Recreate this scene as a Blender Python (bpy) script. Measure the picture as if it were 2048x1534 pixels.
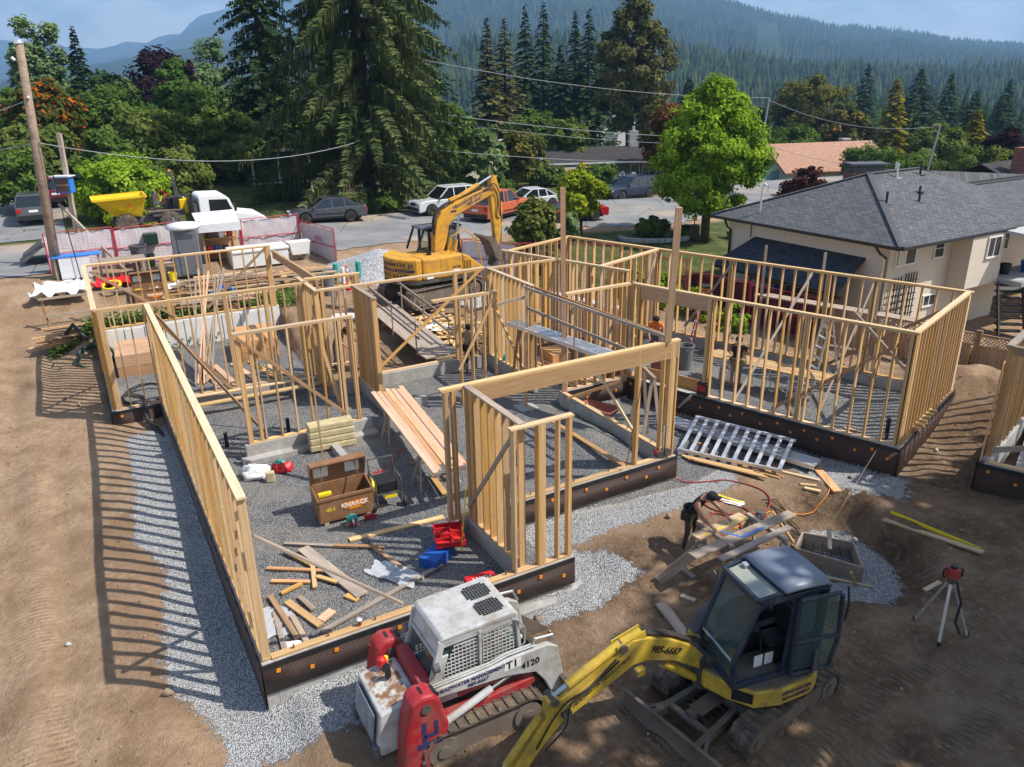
import bpy, bmesh, math, random
import numpy as np
from mathutils import Vector, Matrix, Quaternion
for o in list(bpy.data.objects): bpy.data.objects.remove(o)
scene = bpy.context.scene
COL = scene.collection
R = math.radians
rng = np.random.default_rng(7)
random.seed(7)
CAM_H = 8.81                       # metres above the top of the concrete foundation (z = 0)
cam_data = bpy.data.cameras.new('camera')
cam_data.sensor_width = 36.0
cam_data.lens = 36.0 * 1550 / 2048
cam_data.clip_start = 0.3
cam_data.clip_end = 20000
cam = bpy.data.objects.new('camera', cam_data); COL.objects.link(cam)
PITCH, ROLL = R(21.092), R(0.9696)
fwd = Vector((0, math.cos(PITCH), -math.sin(PITCH))); upv = Vector((0, math.sin(PITCH), math.cos(PITCH))); rtv = Vector((1, 0, 0))
ix = math.cos(ROLL) * rtv - math.sin(ROLL) * upv
iy = -math.sin(ROLL) * rtv - math.cos(ROLL) * upv
cam.matrix_world = Matrix(((ix.x, -iy.x, -fwd.x, 0), (ix.y, -iy.y, -fwd.y, 0), (ix.z, -iy.z, -fwd.z, CAM_H), (0, 0, 0, 1)))
scene.camera = cam
TO_SUN = Vector((0.77, -0.12, 1.0)).normalized()
world = bpy.data.worlds.new('World'); scene.world = world; world.use_nodes = True
wn = world.node_tree.nodes; wl = world.node_tree.links
for n in list(wn): wn.remove(n)
w_out = wn.new('ShaderNodeOutputWorld'); w_bg = wn.new('ShaderNodeBackground'); w_bg.inputs['Strength'].default_value = 0.125
sky = wn.new('ShaderNodeTexSky'); sky.sky_type = 'NISHITA'; sky.sun_disc = False
sky.sun_elevation = math.asin(TO_SUN.z); sky.sun_rotation = math.atan2(TO_SUN.x, TO_SUN.y)
sky.altitude = 120; sky.air_density = 1.2; sky.dust_density = 1.6; sky.ozone_density = 1.2
w_tc = wn.new('ShaderNodeTexCoord'); w_sep = wn.new('ShaderNodeSeparateXYZ'); wl.new(w_tc.outputs['Generated'], w_sep.inputs[0])
w_map = wn.new('ShaderNodeMapping'); w_map.inputs['Scale'].default_value = (8.5, 8.5, 17.0); w_map.inputs['Location'].default_value = (2.1, 0.4, 0.9)
wl.new(w_tc.outputs['Generated'], w_map.inputs[0])
w_no = wn.new('ShaderNodeTexNoise'); w_no.inputs['Scale'].default_value = 1.0; w_no.inputs['Detail'].default_value = 8; w_no.inputs['Roughness'].default_value = 0.58
wl.new(w_map.outputs[0], w_no.inputs['Vector'])
w_r1 = wn.new('ShaderNodeMapRange'); w_r1.inputs[1].default_value = 0.42; w_r1.inputs[2].default_value = 0.58; wl.new(w_no.outputs[0], w_r1.inputs[0])
w_r2 = wn.new('ShaderNodeMapRange'); w_r2.inputs[1].default_value = 0.26; w_r2.inputs[2].default_value = 0.02; wl.new(w_sep.outputs[2], w_r2.inputs[0])
w_mul = wn.new('ShaderNodeMath'); w_mul.operation = 'MULTIPLY'; wl.new(w_r1.outputs[0], w_mul.inputs[0]); wl.new(w_r2.outputs[0], w_mul.inputs[1])
w_mul2 = wn.new('ShaderNodeMath'); w_mul2.operation = 'MULTIPLY'; wl.new(w_mul.outputs[0], w_mul2.inputs[0]); w_mul2.inputs[1].default_value = 0.85
w_mix = wn.new('ShaderNodeMixRGB'); wl.new(w_mul2.outputs[0], w_mix.inputs[0]); wl.new(sky.outputs[0], w_mix.inputs[1]); w_mix.inputs[2].default_value = (8.6, 8.4, 8.4, 1)
wl.new(w_mix.outputs[0], w_bg.inputs[0]); wl.new(w_bg.outputs[0], w_out.inputs[0])
sun_d = bpy.data.lights.new('sun', 'SUN'); sun_d.energy = 4.4; sun_d.angle = R(0.55); sun_d.color = (1.0, 0.95, 0.87)
sun = bpy.data.objects.new('sun', sun_d); COL.objects.link(sun); sun.rotation_euler = TO_SUN.to_track_quat('Z', 'Y').to_euler(); sun.location = (20, -10, 40)
scene.view_settings.view_transform = 'Standard'; scene.view_settings.look = 'None'
scene.view_settings.exposure = 0.55; scene.view_settings.gamma = 1.0
scene.render.engine = 'CYCLES'
cy = scene.cycles
cy.use_denoising = True; cy.denoiser = 'OPENIMAGEDENOISE'
cy.max_bounces = 6; cy.diffuse_bounces = 2; cy.glossy_bounces = 3; cy.transmission_bounces = 4; cy.transparent_max_bounces = 8; cy.volume_bounces = 0
cy.caustics_reflective = False; cy.caustics_refractive = False; cy.use_adaptive_sampling = True; cy.adaptive_threshold = 0.02
cy.sample_clamp_indirect = 6
MATS = {}
class NB:
 def __init__(s, name):
  s.m = bpy.data.materials.new(name); s.m.use_nodes = True; s.t = s.m.node_tree; s.n = s.t.nodes; s.l = s.t.links
  s.b = s.n['Principled BSDF']; s.out = s.n['Material Output']; s.tc = None
  MATS[name] = s.m
 def coord(s, kind='Object', scale=(1, 1, 1), loc=(0, 0, 0)):
  if not s.tc: s.tc = s.n.new('ShaderNodeTexCoord')
  mp = s.n.new('ShaderNodeMapping'); mp.inputs['Scale'].default_value = scale; mp.inputs['Location'].default_value = loc
  s.l.new(s.tc.outputs[kind], mp.inputs[0]); return mp.outputs[0]
 def noise(s, vec, scale, detail=4, rough=0.55, dist=0.0):
  n = s.n.new('ShaderNodeTexNoise'); n.inputs['Scale'].default_value = scale; n.inputs['Detail'].default_value = detail
  n.inputs['Roughness'].default_value = rough; n.inputs['Distortion'].default_value = dist
  if vec is not None: s.l.new(vec, n.inputs['Vector'])
  return n.outputs[0]
 def vor(s, vec, scale, feature='F1', out=0):
  n = s.n.new('ShaderNodeTexVoronoi'); n.inputs['Scale'].default_value = scale; n.feature = feature
  if vec is not None: s.l.new(vec, n.inputs['Vector'])
  return n.outputs[out]
 def ramp(s, fac, stops):
  r = s.n.new('ShaderNodeValToRGB'); e = r.color_ramp.elements
  while len(e) < len(stops): e.new(0.5)
  for i, (p, c) in enumerate(stops):
   e[i].position = p; e[i].color = (*c, 1) if len(c) == 3 else c
  s.l.new(fac, r.inputs[0]); return r.outputs[0]
 def rng(s, v, a, b, c=0.0, d=1.0):
  n = s.n.new('ShaderNodeMapRange'); n.inputs[1].default_value = a; n.inputs[2].default_value = b; n.inputs[3].default_value = c; n.inputs[4].default_value = d
  s.l.new(v, n.inputs[0]); return n.outputs[0]
 def math(s, op, a, b=None):
  n = s.n.new('ShaderNodeMath'); n.operation = op
  for i, v in enumerate((a, b)):
   if v is None: continue
   if isinstance(v, (int, float)): n.inputs[i].default_value = v
   else: s.l.new(v, n.inputs[i])
  return n.outputs[0]
 def mix(s, fac, a, b, mode='MIX'):
  n = s.n.new('ShaderNodeMixRGB'); n.blend_type = mode
  for i, v in enumerate((fac, a, b)):
   if isinstance(v, (int, float)): n.inputs[i].default_value = v
   elif isinstance(v, tuple): n.inputs[i].default_value = (*v, 1) if len(v) == 3 else v
   else: s.l.new(v, n.inputs[i])
  return n.outputs[0]
 def attr(s, name, out='Fac'):
  n = s.n.new('ShaderNodeAttribute'); n.attribute_name = name; return n.outputs[out]
 def orand(s):
  n = s.n.new('ShaderNodeObjectInfo'); return n.outputs['Random']
 def col(s, v):
  if isinstance(v, tuple): s.b.inputs['Base Color'].default_value = (*v, 1)
  else: s.l.new(v, s.b.inputs['Base Color'])
  return s
 def bump(s, h, strength=0.5, dist=0.02):
  n = s.n.new('ShaderNodeBump'); n.inputs['Strength'].default_value = strength; n.inputs['Distance'].default_value = dist
  s.l.new(h, n.inputs['Height']); s.l.new(n.outputs[0], s.b.inputs['Normal']); return s
 def set(s, **kw):
  for k, v in kw.items():
   key = {'rough': 'Roughness', 'metal': 'Metallic', 'spec': 'Specular IOR Level', 'coat': 'Coat Weight', 'alpha': 'Alpha', 'trans': 'Transmission Weight', 'ior': 'IOR', 'sheen': 'Sheen Weight'}[k]
   if isinstance(v, (int, float)): s.b.inputs[key].default_value = v
   else: s.l.new(v, s.b.inputs[key])
  return s
def wood_mat(name, c1, c2, c3=None, rough=0.75, wear=0.0):
 m = NB(name); v = m.coord('Object', (1.2, 26, 26)); rnd = m.orand()
 add = m.n.new('ShaderNodeVectorMath'); add.operation = 'ADD'; m.l.new(v, add.inputs[0])
 cmb = m.n.new('ShaderNodeCombineXYZ'); k = m.math('MULTIPLY', rnd, 37.0)
 m.l.new(k, cmb.inputs[0]); m.l.new(k, cmb.inputs[1]); m.l.new(cmb.outputs[0], add.inputs[1])
 g = m.noise(add.outputs[0], 1.0, 5, 0.6, 0.6)
 v2 = m.coord('Object', (3, 9, 9)); kn = m.vor(v2, 1.3)
 c = m.mix(m.rng(g, 0.32, 0.68), c1, c2)
 c = m.mix(m.rng(kn, 0.10, 0.05), c, tuple(x * 0.45 for x in c1))
 br = m.rng(rnd, 0, 1, 0.78, 1.12); hsv = m.n.new('ShaderNodeHueSaturation'); m.l.new(br, hsv.inputs['Value'])
 sat = m.rng(m.math('FRACT', m.math('MULTIPLY', rnd, 13.7)), 0, 1, 0.82, 1.1); m.l.new(sat, hsv.inputs['Saturation']); m.l.new(c, hsv.inputs['Color'])
 c = hsv.outputs[0]
 if wear:
  st = m.noise(m.coord('Object', (1.5, 4, 4)), 1.0, 4); c = m.mix(m.rng(st, 0.45, 0.7, 0, wear), c, c3 or (0.2, 0.16, 0.12))
 m.col(c).set(rough=rough, spec=0.25).bump(g, 0.25, 0.004)
 return m.m
wood_mat('stud_wood', (0.50, 0.285, 0.105), (0.66, 0.415, 0.18))
wood_mat('pale_wood', (0.60, 0.39, 0.19), (0.75, 0.53, 0.29))
wood_mat('grey_wood', (0.34, 0.26, 0.19), (0.46, 0.37, 0.29), (0.22, 0.18, 0.15), wear=0.6)
wood_mat('brown_wood', (0.30, 0.17, 0.085), (0.42, 0.26, 0.14), (0.2, 0.13, 0.08), wear=0.5)
wood_mat('fir_wood', (0.60, 0.31, 0.16), (0.74, 0.45, 0.27))
wood_mat('beam_wood', (0.42, 0.24, 0.11), (0.58, 0.36, 0.18))
wood_mat('pole_wood', (0.20, 0.145, 0.105), (0.33, 0.25, 0.19), (0.1, 0.075, 0.06), wear=0.6)
wood_mat('fence_wood', (0.36, 0.21, 0.12), (0.47, 0.30, 0.19), (0.25, 0.17, 0.12), wear=0.5)
wood_mat('plywood', (0.55, 0.33, 0.16), (0.64, 0.41, 0.22), (0.42, 0.26, 0.14), wear=0.4)
wood_mat('osb', (0.48, 0.25, 0.11), (0.60, 0.36, 0.18), (0.36, 0.2, 0.1), wear=0.6)
def flat_mat(name, c, rough=0.6, metal=0.0, var=0.15, bump=0.0, dirt=None, damt=0.5, dscale=3.0, coat=0.0, spec=0.4):
 m = NB(name); v = m.coord('Object'); n = m.noise(v, 6, 4)
 a = tuple(x * (1 - var) for x in c); b = tuple(min(1, x * (1 + var)) for x in c)
 cc = m.mix(m.rng(n, 0.3, 0.7), a, b)
 if dirt:
  d = m.noise(v, dscale, 6, 0.65); cc = m.mix(m.rng(d, 0.42, 0.66, 0, damt), cc, dirt)
  m.set(rough=m.rng(d, 0.42, 0.66, rough, min(1, rough + 0.35)))
 else: m.set(rough=rough)
 m.col(cc).set(metal=metal, coat=coat, spec=spec)
 if bump: m.bump(m.noise(v, 40, 3), bump, 0.005)
 return m.m
flat_mat('concrete', (0.40, 0.385, 0.36), 0.85, var=0.18, bump=0.25, dirt=(0.25, 0.22, 0.19), damt=0.55, dscale=1.6)
flat_mat('white_block', (0.72, 0.71, 0.68), 0.8, var=0.06, bump=0.2, dirt=(0.5, 0.48, 0.45), damt=0.4)
flat_mat('steel', (0.55, 0.56, 0.57), 0.38, 1.0, 0.1)
flat_mat('aluminium', (0.74, 0.75, 0.76), 0.36, 0.85, 0.08, dirt=(0.4, 0.39, 0.37), damt=0.3)
flat_mat('dark_steel', (0.085, 0.082, 0.08), 0.6, 0.4, 0.3, dirt=(0.22, 0.17, 0.12), damt=0.6)
flat_mat('muddy_steel', (0.20, 0.165, 0.135), 0.8, 0.25, 0.3, bump=0.3, dirt=(0.13, 0.09, 0.06), damt=0.8)
flat_mat('black_plastic', (0.018, 0.018, 0.02), 0.45, 0, 0.2)
flat_mat('black_rubber', (0.022, 0.021, 0.02), 0.75, 0, 0.3, dirt=(0.13, 0.10, 0.075), damt=0.45)
flat_mat('muddy_rubber', (0.075, 0.062, 0.05), 0.9, 0, 0.3, bump=0.3, dirt=(0.21, 0.155, 0.105), damt=0.9, dscale=5)
flat_mat('yellow_paint', (0.66, 0.33, 0.03), 0.5, 0, 0.06, dirt=(0.30, 0.17, 0.06), damt=0.7, dscale=2.8)
flat_mat('lemon_paint', (0.60, 0.40, 0.045), 0.45, 0, 0.06, dirt=(0.24, 0.16, 0.05), damt=0.75, dscale=3.4)
flat_mat('dumper_yellow', (0.82, 0.52, 0.0), 0.4, 0, 0.04, dirt=(0.5, 0.33, 0.05), damt=0.3)
flat_mat('red_paint', (0.38, 0.022, 0.03), 0.42, 0, 0.1, dirt=(0.20, 0.11, 0.085), damt=0.65, dscale=3)
flat_mat('white_paint', (0.50, 0.50, 0.49), 0.5, 0, 0.07, dirt=(0.27, 0.22, 0.17), damt=0.75, dscale=2.6)
flat_mat('clean_white', (0.80, 0.80, 0.79), 0.5, 0, 0.03)
flat_mat('navy_cab', (0.022, 0.032, 0.055), 0.4, 0, 0.15, dirt=(0.07, 0.068, 0.068), damt=0.5)
flat_mat('roof_blue', (0.17, 0.20, 0.26), 0.4, 0, 0.06, dirt=(0.23, 0.23, 0.24), damt=0.3)
flat_mat('hood_grey', (0.085, 0.085, 0.10), 0.5, 0, 0.1, dirt=(0.16, 0.14, 0.12), damt=0.4)
flat_mat('bright_red', (0.60, 0.02, 0.025), 0.45, 0, 0.08)
flat_mat('fence_red', (0.50, 0.03, 0.05), 0.5, 0, 0.1)
flat_mat('tool_blue', (0.02, 0.10, 0.42), 0.4, 0, 0.1)
flat_mat('pipe_blue', (0.03, 0.19, 0.60), 0.45, 0, 0.1)
flat_mat('pipe_green', (0.012, 0.035, 0.022), 0.45, 0, 0.3)
flat_mat('pipe_teal', (0.04, 0.34, 0.30), 0.5, 0, 0.1)
flat_mat('orange', (0.85, 0.27, 0.02), 0.5, 0, 0.06)
flat_mat('safety_yellow', (0.85, 0.62, 0.02), 0.5, 0, 0.06)
flat_mat('box_brown', (0.235, 0.115, 0.05), 0.5, 0, 0.1, dirt=(0.3, 0.2, 0.13), damt=0.4)
flat_mat('toilet_grey', (0.14, 0.15, 0.165), 0.55, 0, 0.06)
flat_mat('toilet_roof', (0.62, 0.63, 0.64), 0.55, 0, 0.05)
flat_mat('bin_grey', (0.16, 0.165, 0.175), 0.6, 0, 0.1)
flat_mat('insulation', (0.50, 0.42, 0.24), 0.95, 0, 0.18, bump=0.9)
flat_mat('membrane_black', (0.02, 0.02, 0.022), 0.55, 0, 0.2)
flat_mat('bag_white', (0.78, 0.78, 0.77), 0.55, 0, 0.05)
flat_mat('cloth_black', (0.014, 0.014, 0.016), 0.9, 0, 0.25)
flat_mat('cloth_tan', (0.24, 0.19, 0.10), 0.9, 0, 0.2)
flat_mat('cloth_brown', (0.10, 0.075, 0.05), 0.9, 0, 0.25)
flat_mat('cloth_orange', (0.78, 0.20, 0.03), 0.85, 0, 0.1)
flat_mat('cloth_grey', (0.12, 0.12, 0.125), 0.9, 0, 0.2)
flat_mat('skin', (0.36, 0.18, 0.115), 0.6, 0, 0.1)
flat_mat('hair_dark', (0.02, 0.014, 0.011), 0.8, 0, 0.2)
flat_mat('tarp_white', (0.66, 0.66, 0.67), 0.5, 0, 0.06)
flat_mat('poly_sheet', (0.62, 0.63, 0.64), 0.25, 0, 0.06)
flat_mat('rust', (0.24, 0.11, 0.05), 0.9, 0, 0.4)
flat_mat('decal_navy', (0.03, 0.035, 0.11), 0.6, 0, 0.05)
flat_mat('decal_black', (0.012, 0.012, 0.012), 0.6, 0, 0.05)
flat_mat('decal_white', (0.8, 0.8, 0.78), 0.6, 0, 0.03)
flat_mat('pink_wrap', (0.62, 0.52, 0.56), 0.6, 0, 0.05)
flat_mat('wire_grey', (0.30, 0.30, 0.31), 0.6, 0, 0.05)
def glass_mat(name, c, rough=0.06, alpha=0.55):
 m = NB(name); m.col(c).set(rough=rough, spec=0.7, coat=0.3)
 mx = m.n.new('ShaderNodeMixShader'); tr = m.n.new('ShaderNodeBsdfTransparent'); tr.inputs[0].default_value = (0.72, 0.82, 0.80, 1)
 mx.inputs[0].default_value = alpha; m.l.new(tr.outputs[0], mx.inputs[1]); m.l.new(m.b.outputs[0], mx.inputs[2]); m.l.new(mx.outputs[0], m.out.inputs[0])
 return m.m
glass_mat('cab_glass', (0.10, 0.16, 0.16), alpha=0.38)
glass_mat('car_glass', (0.012, 0.016, 0.018), alpha=0.93)
glass_mat('house_glass', (0.03, 0.04, 0.05), alpha=0.95)
glass_mat('clear_sheet', (0.75, 0.76, 0.78), 0.25, 0.6)
def new_mesh(name, verts, faces, mat=None, smooth=False):
 me = bpy.data.meshes.new(name); me.from_pydata([tuple(v) for v in verts], [], faces); me.update()
 if mat: me.materials.append(MATS[mat])
 if smooth: me.polygons.foreach_set('use_smooth', [True] * len(me.polygons))
 return me
def np_mesh(name, V, F, mat=None, smooth=False):
 V = np.ascontiguousarray(V, dtype=np.float32); F = np.ascontiguousarray(F, dtype=np.int32); k = F.shape[1]
 me = bpy.data.meshes.new(name); me.vertices.add(len(V)); me.vertices.foreach_set('co', V.ravel())
 me.loops.add(F.size); me.loops.foreach_set('vertex_index', F.ravel())
 me.polygons.add(len(F)); me.polygons.foreach_set('loop_start', np.arange(0, F.size, k, dtype=np.int32))
 if smooth: me.polygons.foreach_set('use_smooth', np.ones(len(F), dtype=bool))
 me.update(calc_edges=True)
 if mat: me.materials.append(MATS[mat])
 return me
def obj(name, me, parent=None, loc=(0, 0, 0), rot=None):
 o = bpy.data.objects.new(name, me); COL.objects.link(o)
 if parent is not None: o.parent = parent
 o.location = loc
 if rot is not None: o.rotation_euler = rot
 return o
def tag(o, label=None, cat=None, group=None, kind=None):
 if label: o['label'] = label
 if cat: o['category'] = cat
 if group: o['group'] = group
 if kind: o['kind'] = kind
 return o
def thing(name, label, cat, loc=(0, 0, 0), rz=0.0, group=None):
 e = bpy.data.objects.new(name, None); COL.objects.link(e); e.location = loc; e.rotation_euler = (0, 0, rz); e.empty_display_size = 0.2
 return tag(e, label, cat, group)
def axis_frame(d, up=Vector((0, 0, 1))):
 x = Vector(d).normalized(); u = Vector(up)
 if abs(x.dot(u)) > 0.985: u = Vector((0, 1, 0)) if abs(x.y) < 0.9 else Vector((1, 0, 0))
 y = u.cross(x).normalized(); z = x.cross(y).normalized()
 return x, y, z
class MB:
 def __init__(s): s.v = []; s.f = []
 def add(s, vs, fs):
  b = len(s.v); s.v += [tuple(v) for v in vs]; s.f += [tuple(b + i for i in f) for f in fs]; return s
 def box(s, c, sz, rz=0.0, taper=None):
  hx, hy, hz = sz[0] / 2, sz[1] / 2, sz[2] / 2; ca, sa = math.cos(rz), math.sin(rz); vs = []
  for z in (-1, 1):
   for x, y in ((-1, -1), (1, -1), (1, 1), (-1, 1)):
    t = (taper if (taper and z > 0) else (1, 1)); px, py = x * hx * t[0], y * hy * t[1]
    vs.append((c[0] + px * ca - py * sa, c[1] + px * sa + py * ca, c[2] + z * hz))
  return s.add(vs, [(3, 2, 1, 0), (4, 5, 6, 7), (0, 1, 5, 4), (1, 2, 6, 5), (2, 3, 7, 6), (3, 0, 4, 7)])
 def bar(s, p, q, w, h, up=(0, 0, 1)):
  p, q = Vector(p), Vector(q); x, y, z = axis_frame(q - p, up); vs = []
  for e in (p, q):
   for a, b in ((-1, -1), (1, -1), (1, 1), (-1, 1)): vs.append(e + y * (a * w / 2) + z * (b * h / 2))
  return s.add(vs, [(0, 1, 2, 3), (7, 6, 5, 4), (0, 4, 5, 1), (1, 5, 6, 2), (2, 6, 7, 3), (3, 7, 4, 0)])
 def tube(s, pts, r, n=8, caps=True):
  pts = [Vector(p) for p in pts]; rs = r if isinstance(r, (list, tuple)) else [r] * len(pts); rings = []
  prev = None
  for i, p in enumerate(pts):
   d = (pts[min(i + 1, len(pts) - 1)] - pts[max(i - 1, 0)])
   if d.length < 1e-6: d = Vector((0, 0, 1))
   x = d.normalized()
   if prev is None: _, y, z = axis_frame(d)
   else:
    y = prev - x * prev.dot(x)
    y = y.normalized() if y.length > 1e-5 else axis_frame(d)[1]
    z = x.cross(y)
   prev = y
   rings.append([p + (y * math.cos(2 * math.pi * k / n) + z * math.sin(2 * math.pi * k / n)) * rs[i] for k in range(n)])
  b = len(s.v)
  for rg in rings: s.v += [tuple(v) for v in rg]
  for i in range(len(rings) - 1):
   for k in range(n): s.f.append((b + i * n + k, b + i * n + (k + 1) % n, b + (i + 1) * n + (k + 1) % n, b + (i + 1) * n + k))
  if caps:
   s.f.append(tuple(b + k for k in reversed(range(n)))); e = b + (len(rings) - 1) * n; s.f.append(tuple(e + k for k in range(n)))
  return s
 def cyl(s, p, q, r, n=16, r2=None): return s.tube([p, q], [r, r if r2 is None else r2], n)
 def prism(s, poly, a, b, axis='y'):
  n = len(poly)
  def mk(p, t): return {'y': (p[0], t, p[1]), 'x': (t, p[0], p[1]), 'z': (p[0], p[1], t)}[axis]
  vs = [mk(p, a) for p in poly] + [mk(p, b) for p in poly]
  area = sum(poly[i][0] * poly[(i + 1) % n][1] - poly[(i + 1) % n][0] * poly[i][1] for i in range(n))
  fl = (area > 0) ^ (axis == 'y') ^ (b < a)
  A = tuple(range(n)); Bf = tuple(range(n, 2 * n))
  fs = [tuple(reversed(A)) if fl else A, Bf if fl else tuple(reversed(Bf))]
  for i in range(n):
   j = (i + 1) % n; q = (i, j, n + j, n + i); fs.append(q if fl else tuple(reversed(q)))
  return s.add(vs, fs)
 def lathe(s, prof, n=20, c=(0, 0, 0), axis='z'):
  b = len(s.v)
  for r, z in prof:
   for k in range(n):
    a = 2 * math.pi * k / n; x, y = r * math.cos(a), r * math.sin(a)
    s.v.append({'z': (c[0] + x, c[1] + y, c[2] + z), 'y': (c[0] + x, c[1] + z, c[2] - y), 'x': (c[0] + z, c[1] + x, c[2] + y)}[axis])
  for i in range(len(prof) - 1):
   for k in range(n): s.f.append((b + i * n + k, b + i * n + (k + 1) % n, b + (i + 1) * n + (k + 1) % n, b + (i + 1) * n + k))
  s.f.append(tuple(b + k for k in reversed(range(n)))); e = b + (len(prof) - 1) * n; s.f.append(tuple(e + k for k in range(n)))
  return s
 def quad(s, *p): return s.add(p, [tuple(range(len(p)))])
 def build(s, name, mat, parent=None, loc=(0, 0, 0), rot=None, smooth=False, bevel=0.0, auto=None):
  me = new_mesh(name, s.v, s.f, mat, smooth or auto is not None)
  o = obj(name, me, parent, loc, rot)
  if auto is not None:
   try: me.set_sharp_from_angle(angle=R(auto))
   except Exception: pass
  if bevel:
   md = o.modifiers.new('bevel', 'BEVEL'); md.width = bevel; md.segments = 2; md.limit_method = 'ANGLE'; md.angle_limit = R(35)
  return o
_lum = {}
def lumber(name, p, q, w, h, mat, parent=None, up=(0, 0, 1), base=(0, 0, 0)):
 p, q = Vector(p), Vector(q); L = (q - p).length; key = (round(L, 2), round(w, 3), round(h, 3), mat)
 if key not in _lum:
  L = key[0]; m = MB().box((0, 0, 0), (L, w, h)); _lum[key] = new_mesh('lumber', m.v, m.f, mat)
 x, y, z = axis_frame(q - p, Vector(up)); M = Matrix((x, y, z)).transposed().to_4x4(); M.translation = (p + q) / 2 - Vector(base)
 o = bpy.data.objects.new(name, _lum[key]); COL.objects.link(o); o.matrix_basis = M
 if parent is not None: o.parent = parent
 return o
def text_obj(name, body, size, mat, parent, M, extrude=0.002, bold=False, shear=0.0):
 cu = bpy.data.curves.new(name, 'FONT'); cu.body = body; cu.size = size; cu.extrude = extrude; cu.align_x = 'CENTER'; cu.align_y = 'CENTER'; cu.shear = shear
 if bold: cu.offset = size * 0.018
 cu.resolution_u = 2
 cu.materials.append(MATS[mat]); o = bpy.data.objects.new(name, cu); COL.objects.link(o); o.parent = parent; o.matrix_basis = M
 return o
def face_matrix(o, xd, yd):
 x = Vector(xd).normalized(); y = Vector(yd); y = (y - x * y.dot(x)).normalized(); z = x.cross(y)
 M = Matrix((x, y, z)).transposed().to_4x4(); M.translation = Vector(o); return M
TB, TC = R(29.2), R(-42.0)
def UV(u, v, z=0.0): return Vector((u * math.cos(TB) - v * math.sin(TB), u * math.sin(TB) + v * math.cos(TB), z))
def PQ(p, q, z=0.0): return Vector((p * math.cos(TC) - q * math.sin(TC), p * math.sin(TC) + q * math.cos(TC), z))
# ================================================================ LAND
def sstep(a, b, x):
 t = np.clip((np.asarray(x, float) - a) / (b - a), 0, 1); return t * t * (3 - 2 * t)
def vnoise(x, y, s, seed=0):
 x = np.asarray(x, float) / s + seed * 17.3; y = np.asarray(y, float) / s - seed * 9.1
 xi = np.floor(x).astype(np.int64); yi = np.floor(y).astype(np.int64); fx = x - xi; fy = y - yi
 fx = fx * fx * (3 - 2 * fx); fy = fy * fy * (3 - 2 * fy)
 def hsh(a, b):
  n = (a * 374761393 + b * 668265263 + seed * 1442695) & 0xFFFFFFFF
  n = ((n ^ (n >> 13)) * 1274126177) & 0xFFFFFFFF
  return ((n ^ (n >> 16)) & 0xFFFF) / 65535.0
 return (hsh(xi, yi) * (1 - fx) + hsh(xi + 1, yi) * fx) * (1 - fy) + (hsh(xi, yi + 1) * (1 - fx) + hsh(xi + 1, yi + 1) * fx) * fy
def fbm(x, y, s, seed=0, oct=4):
 r = 0; a = 0.5
 for k in range(oct): r = r + a * (vnoise(x, y, s / 2 ** k, seed + k) - 0.5); a *= 0.5
 return r
def sdist(px, py, poly):
 px = np.asarray(px, float); py = np.asarray(py, float); d = np.full(px.shape, 1e18); ins = np.zeros(px.shape, bool); n = len(poly)
 for i in range(n):
  ax, ay = poly[i]; bx, by = poly[(i + 1) % n]; ex, ey = bx - ax, by - ay; L = ex * ex + ey * ey + 1e-12
  t = np.clip(((px - ax) * ex + (py - ay) * ey) / L, 0, 1); d = np.minimum(d, (px - ax - t * ex) ** 2 + (py - ay - t * ey) ** 2)
  c = ((ay > py) != (by > py)) & (px < (bx - ax) * (py - ay) / ((by - ay) if by != ay else 1e-12) + ax); ins ^= c
 d = np.sqrt(d); return np.where(ins, d, -d)
def rd(x): return np.clip(0.8 - 0.03 * (np.asarray(x, float) + 5), -0.3, 1.25)      # level of the street
MAIN = [(1.44, 11.1), (7.4, 11.1), (7.4, 13.5), (12.14, 13.5), (12.14, 18.6), (14.8, 18.6), (14.8, 23.0), (6.2, 23.2), (6.2, 25.0), (6.6, 31.4), (0.08, 31.4), (0.08, 24.35), (1.44, 24.35)]
WING = [(-12.95, 19.95), (-4.7, 19.95), (-4.7, 25.0), (-19.4, 25.0), (-19.4, 21.3), (-13.5, 21.3)]
PIT = [(6.4, 16.5), (7.2, 17.1), (8.5, 17.0), (9.2, 14.9), (8.8, 13.5), (7.5, 12.6), (6.4, 12.9), (6.1, 14.6)]
ROAD = [(-60, 40.0), (-2, 39.9), (12, 39.2), (19, 40.6), (26, 40.6), (32.4, 38.6), (37, 39.2), (45, 42), (90, 50), (90, 60), (55, 54), (41, 49.5), (33, 50.2), (25, 51.0), (17, 50.4), (8, 48.8), (-60, 49.8)]
def frames(x, y):
 x = np.asarray(x, float); y = np.asarray(y, float)
 u = x * math.cos(TB) + y * math.sin(TB); v = -x * math.sin(TB) + y * math.cos(TB)
 p = x * math.cos(TC) + y * math.sin(TC); q = -x * math.sin(TC) + y * math.cos(TC)
 return u, v, p, q
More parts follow.
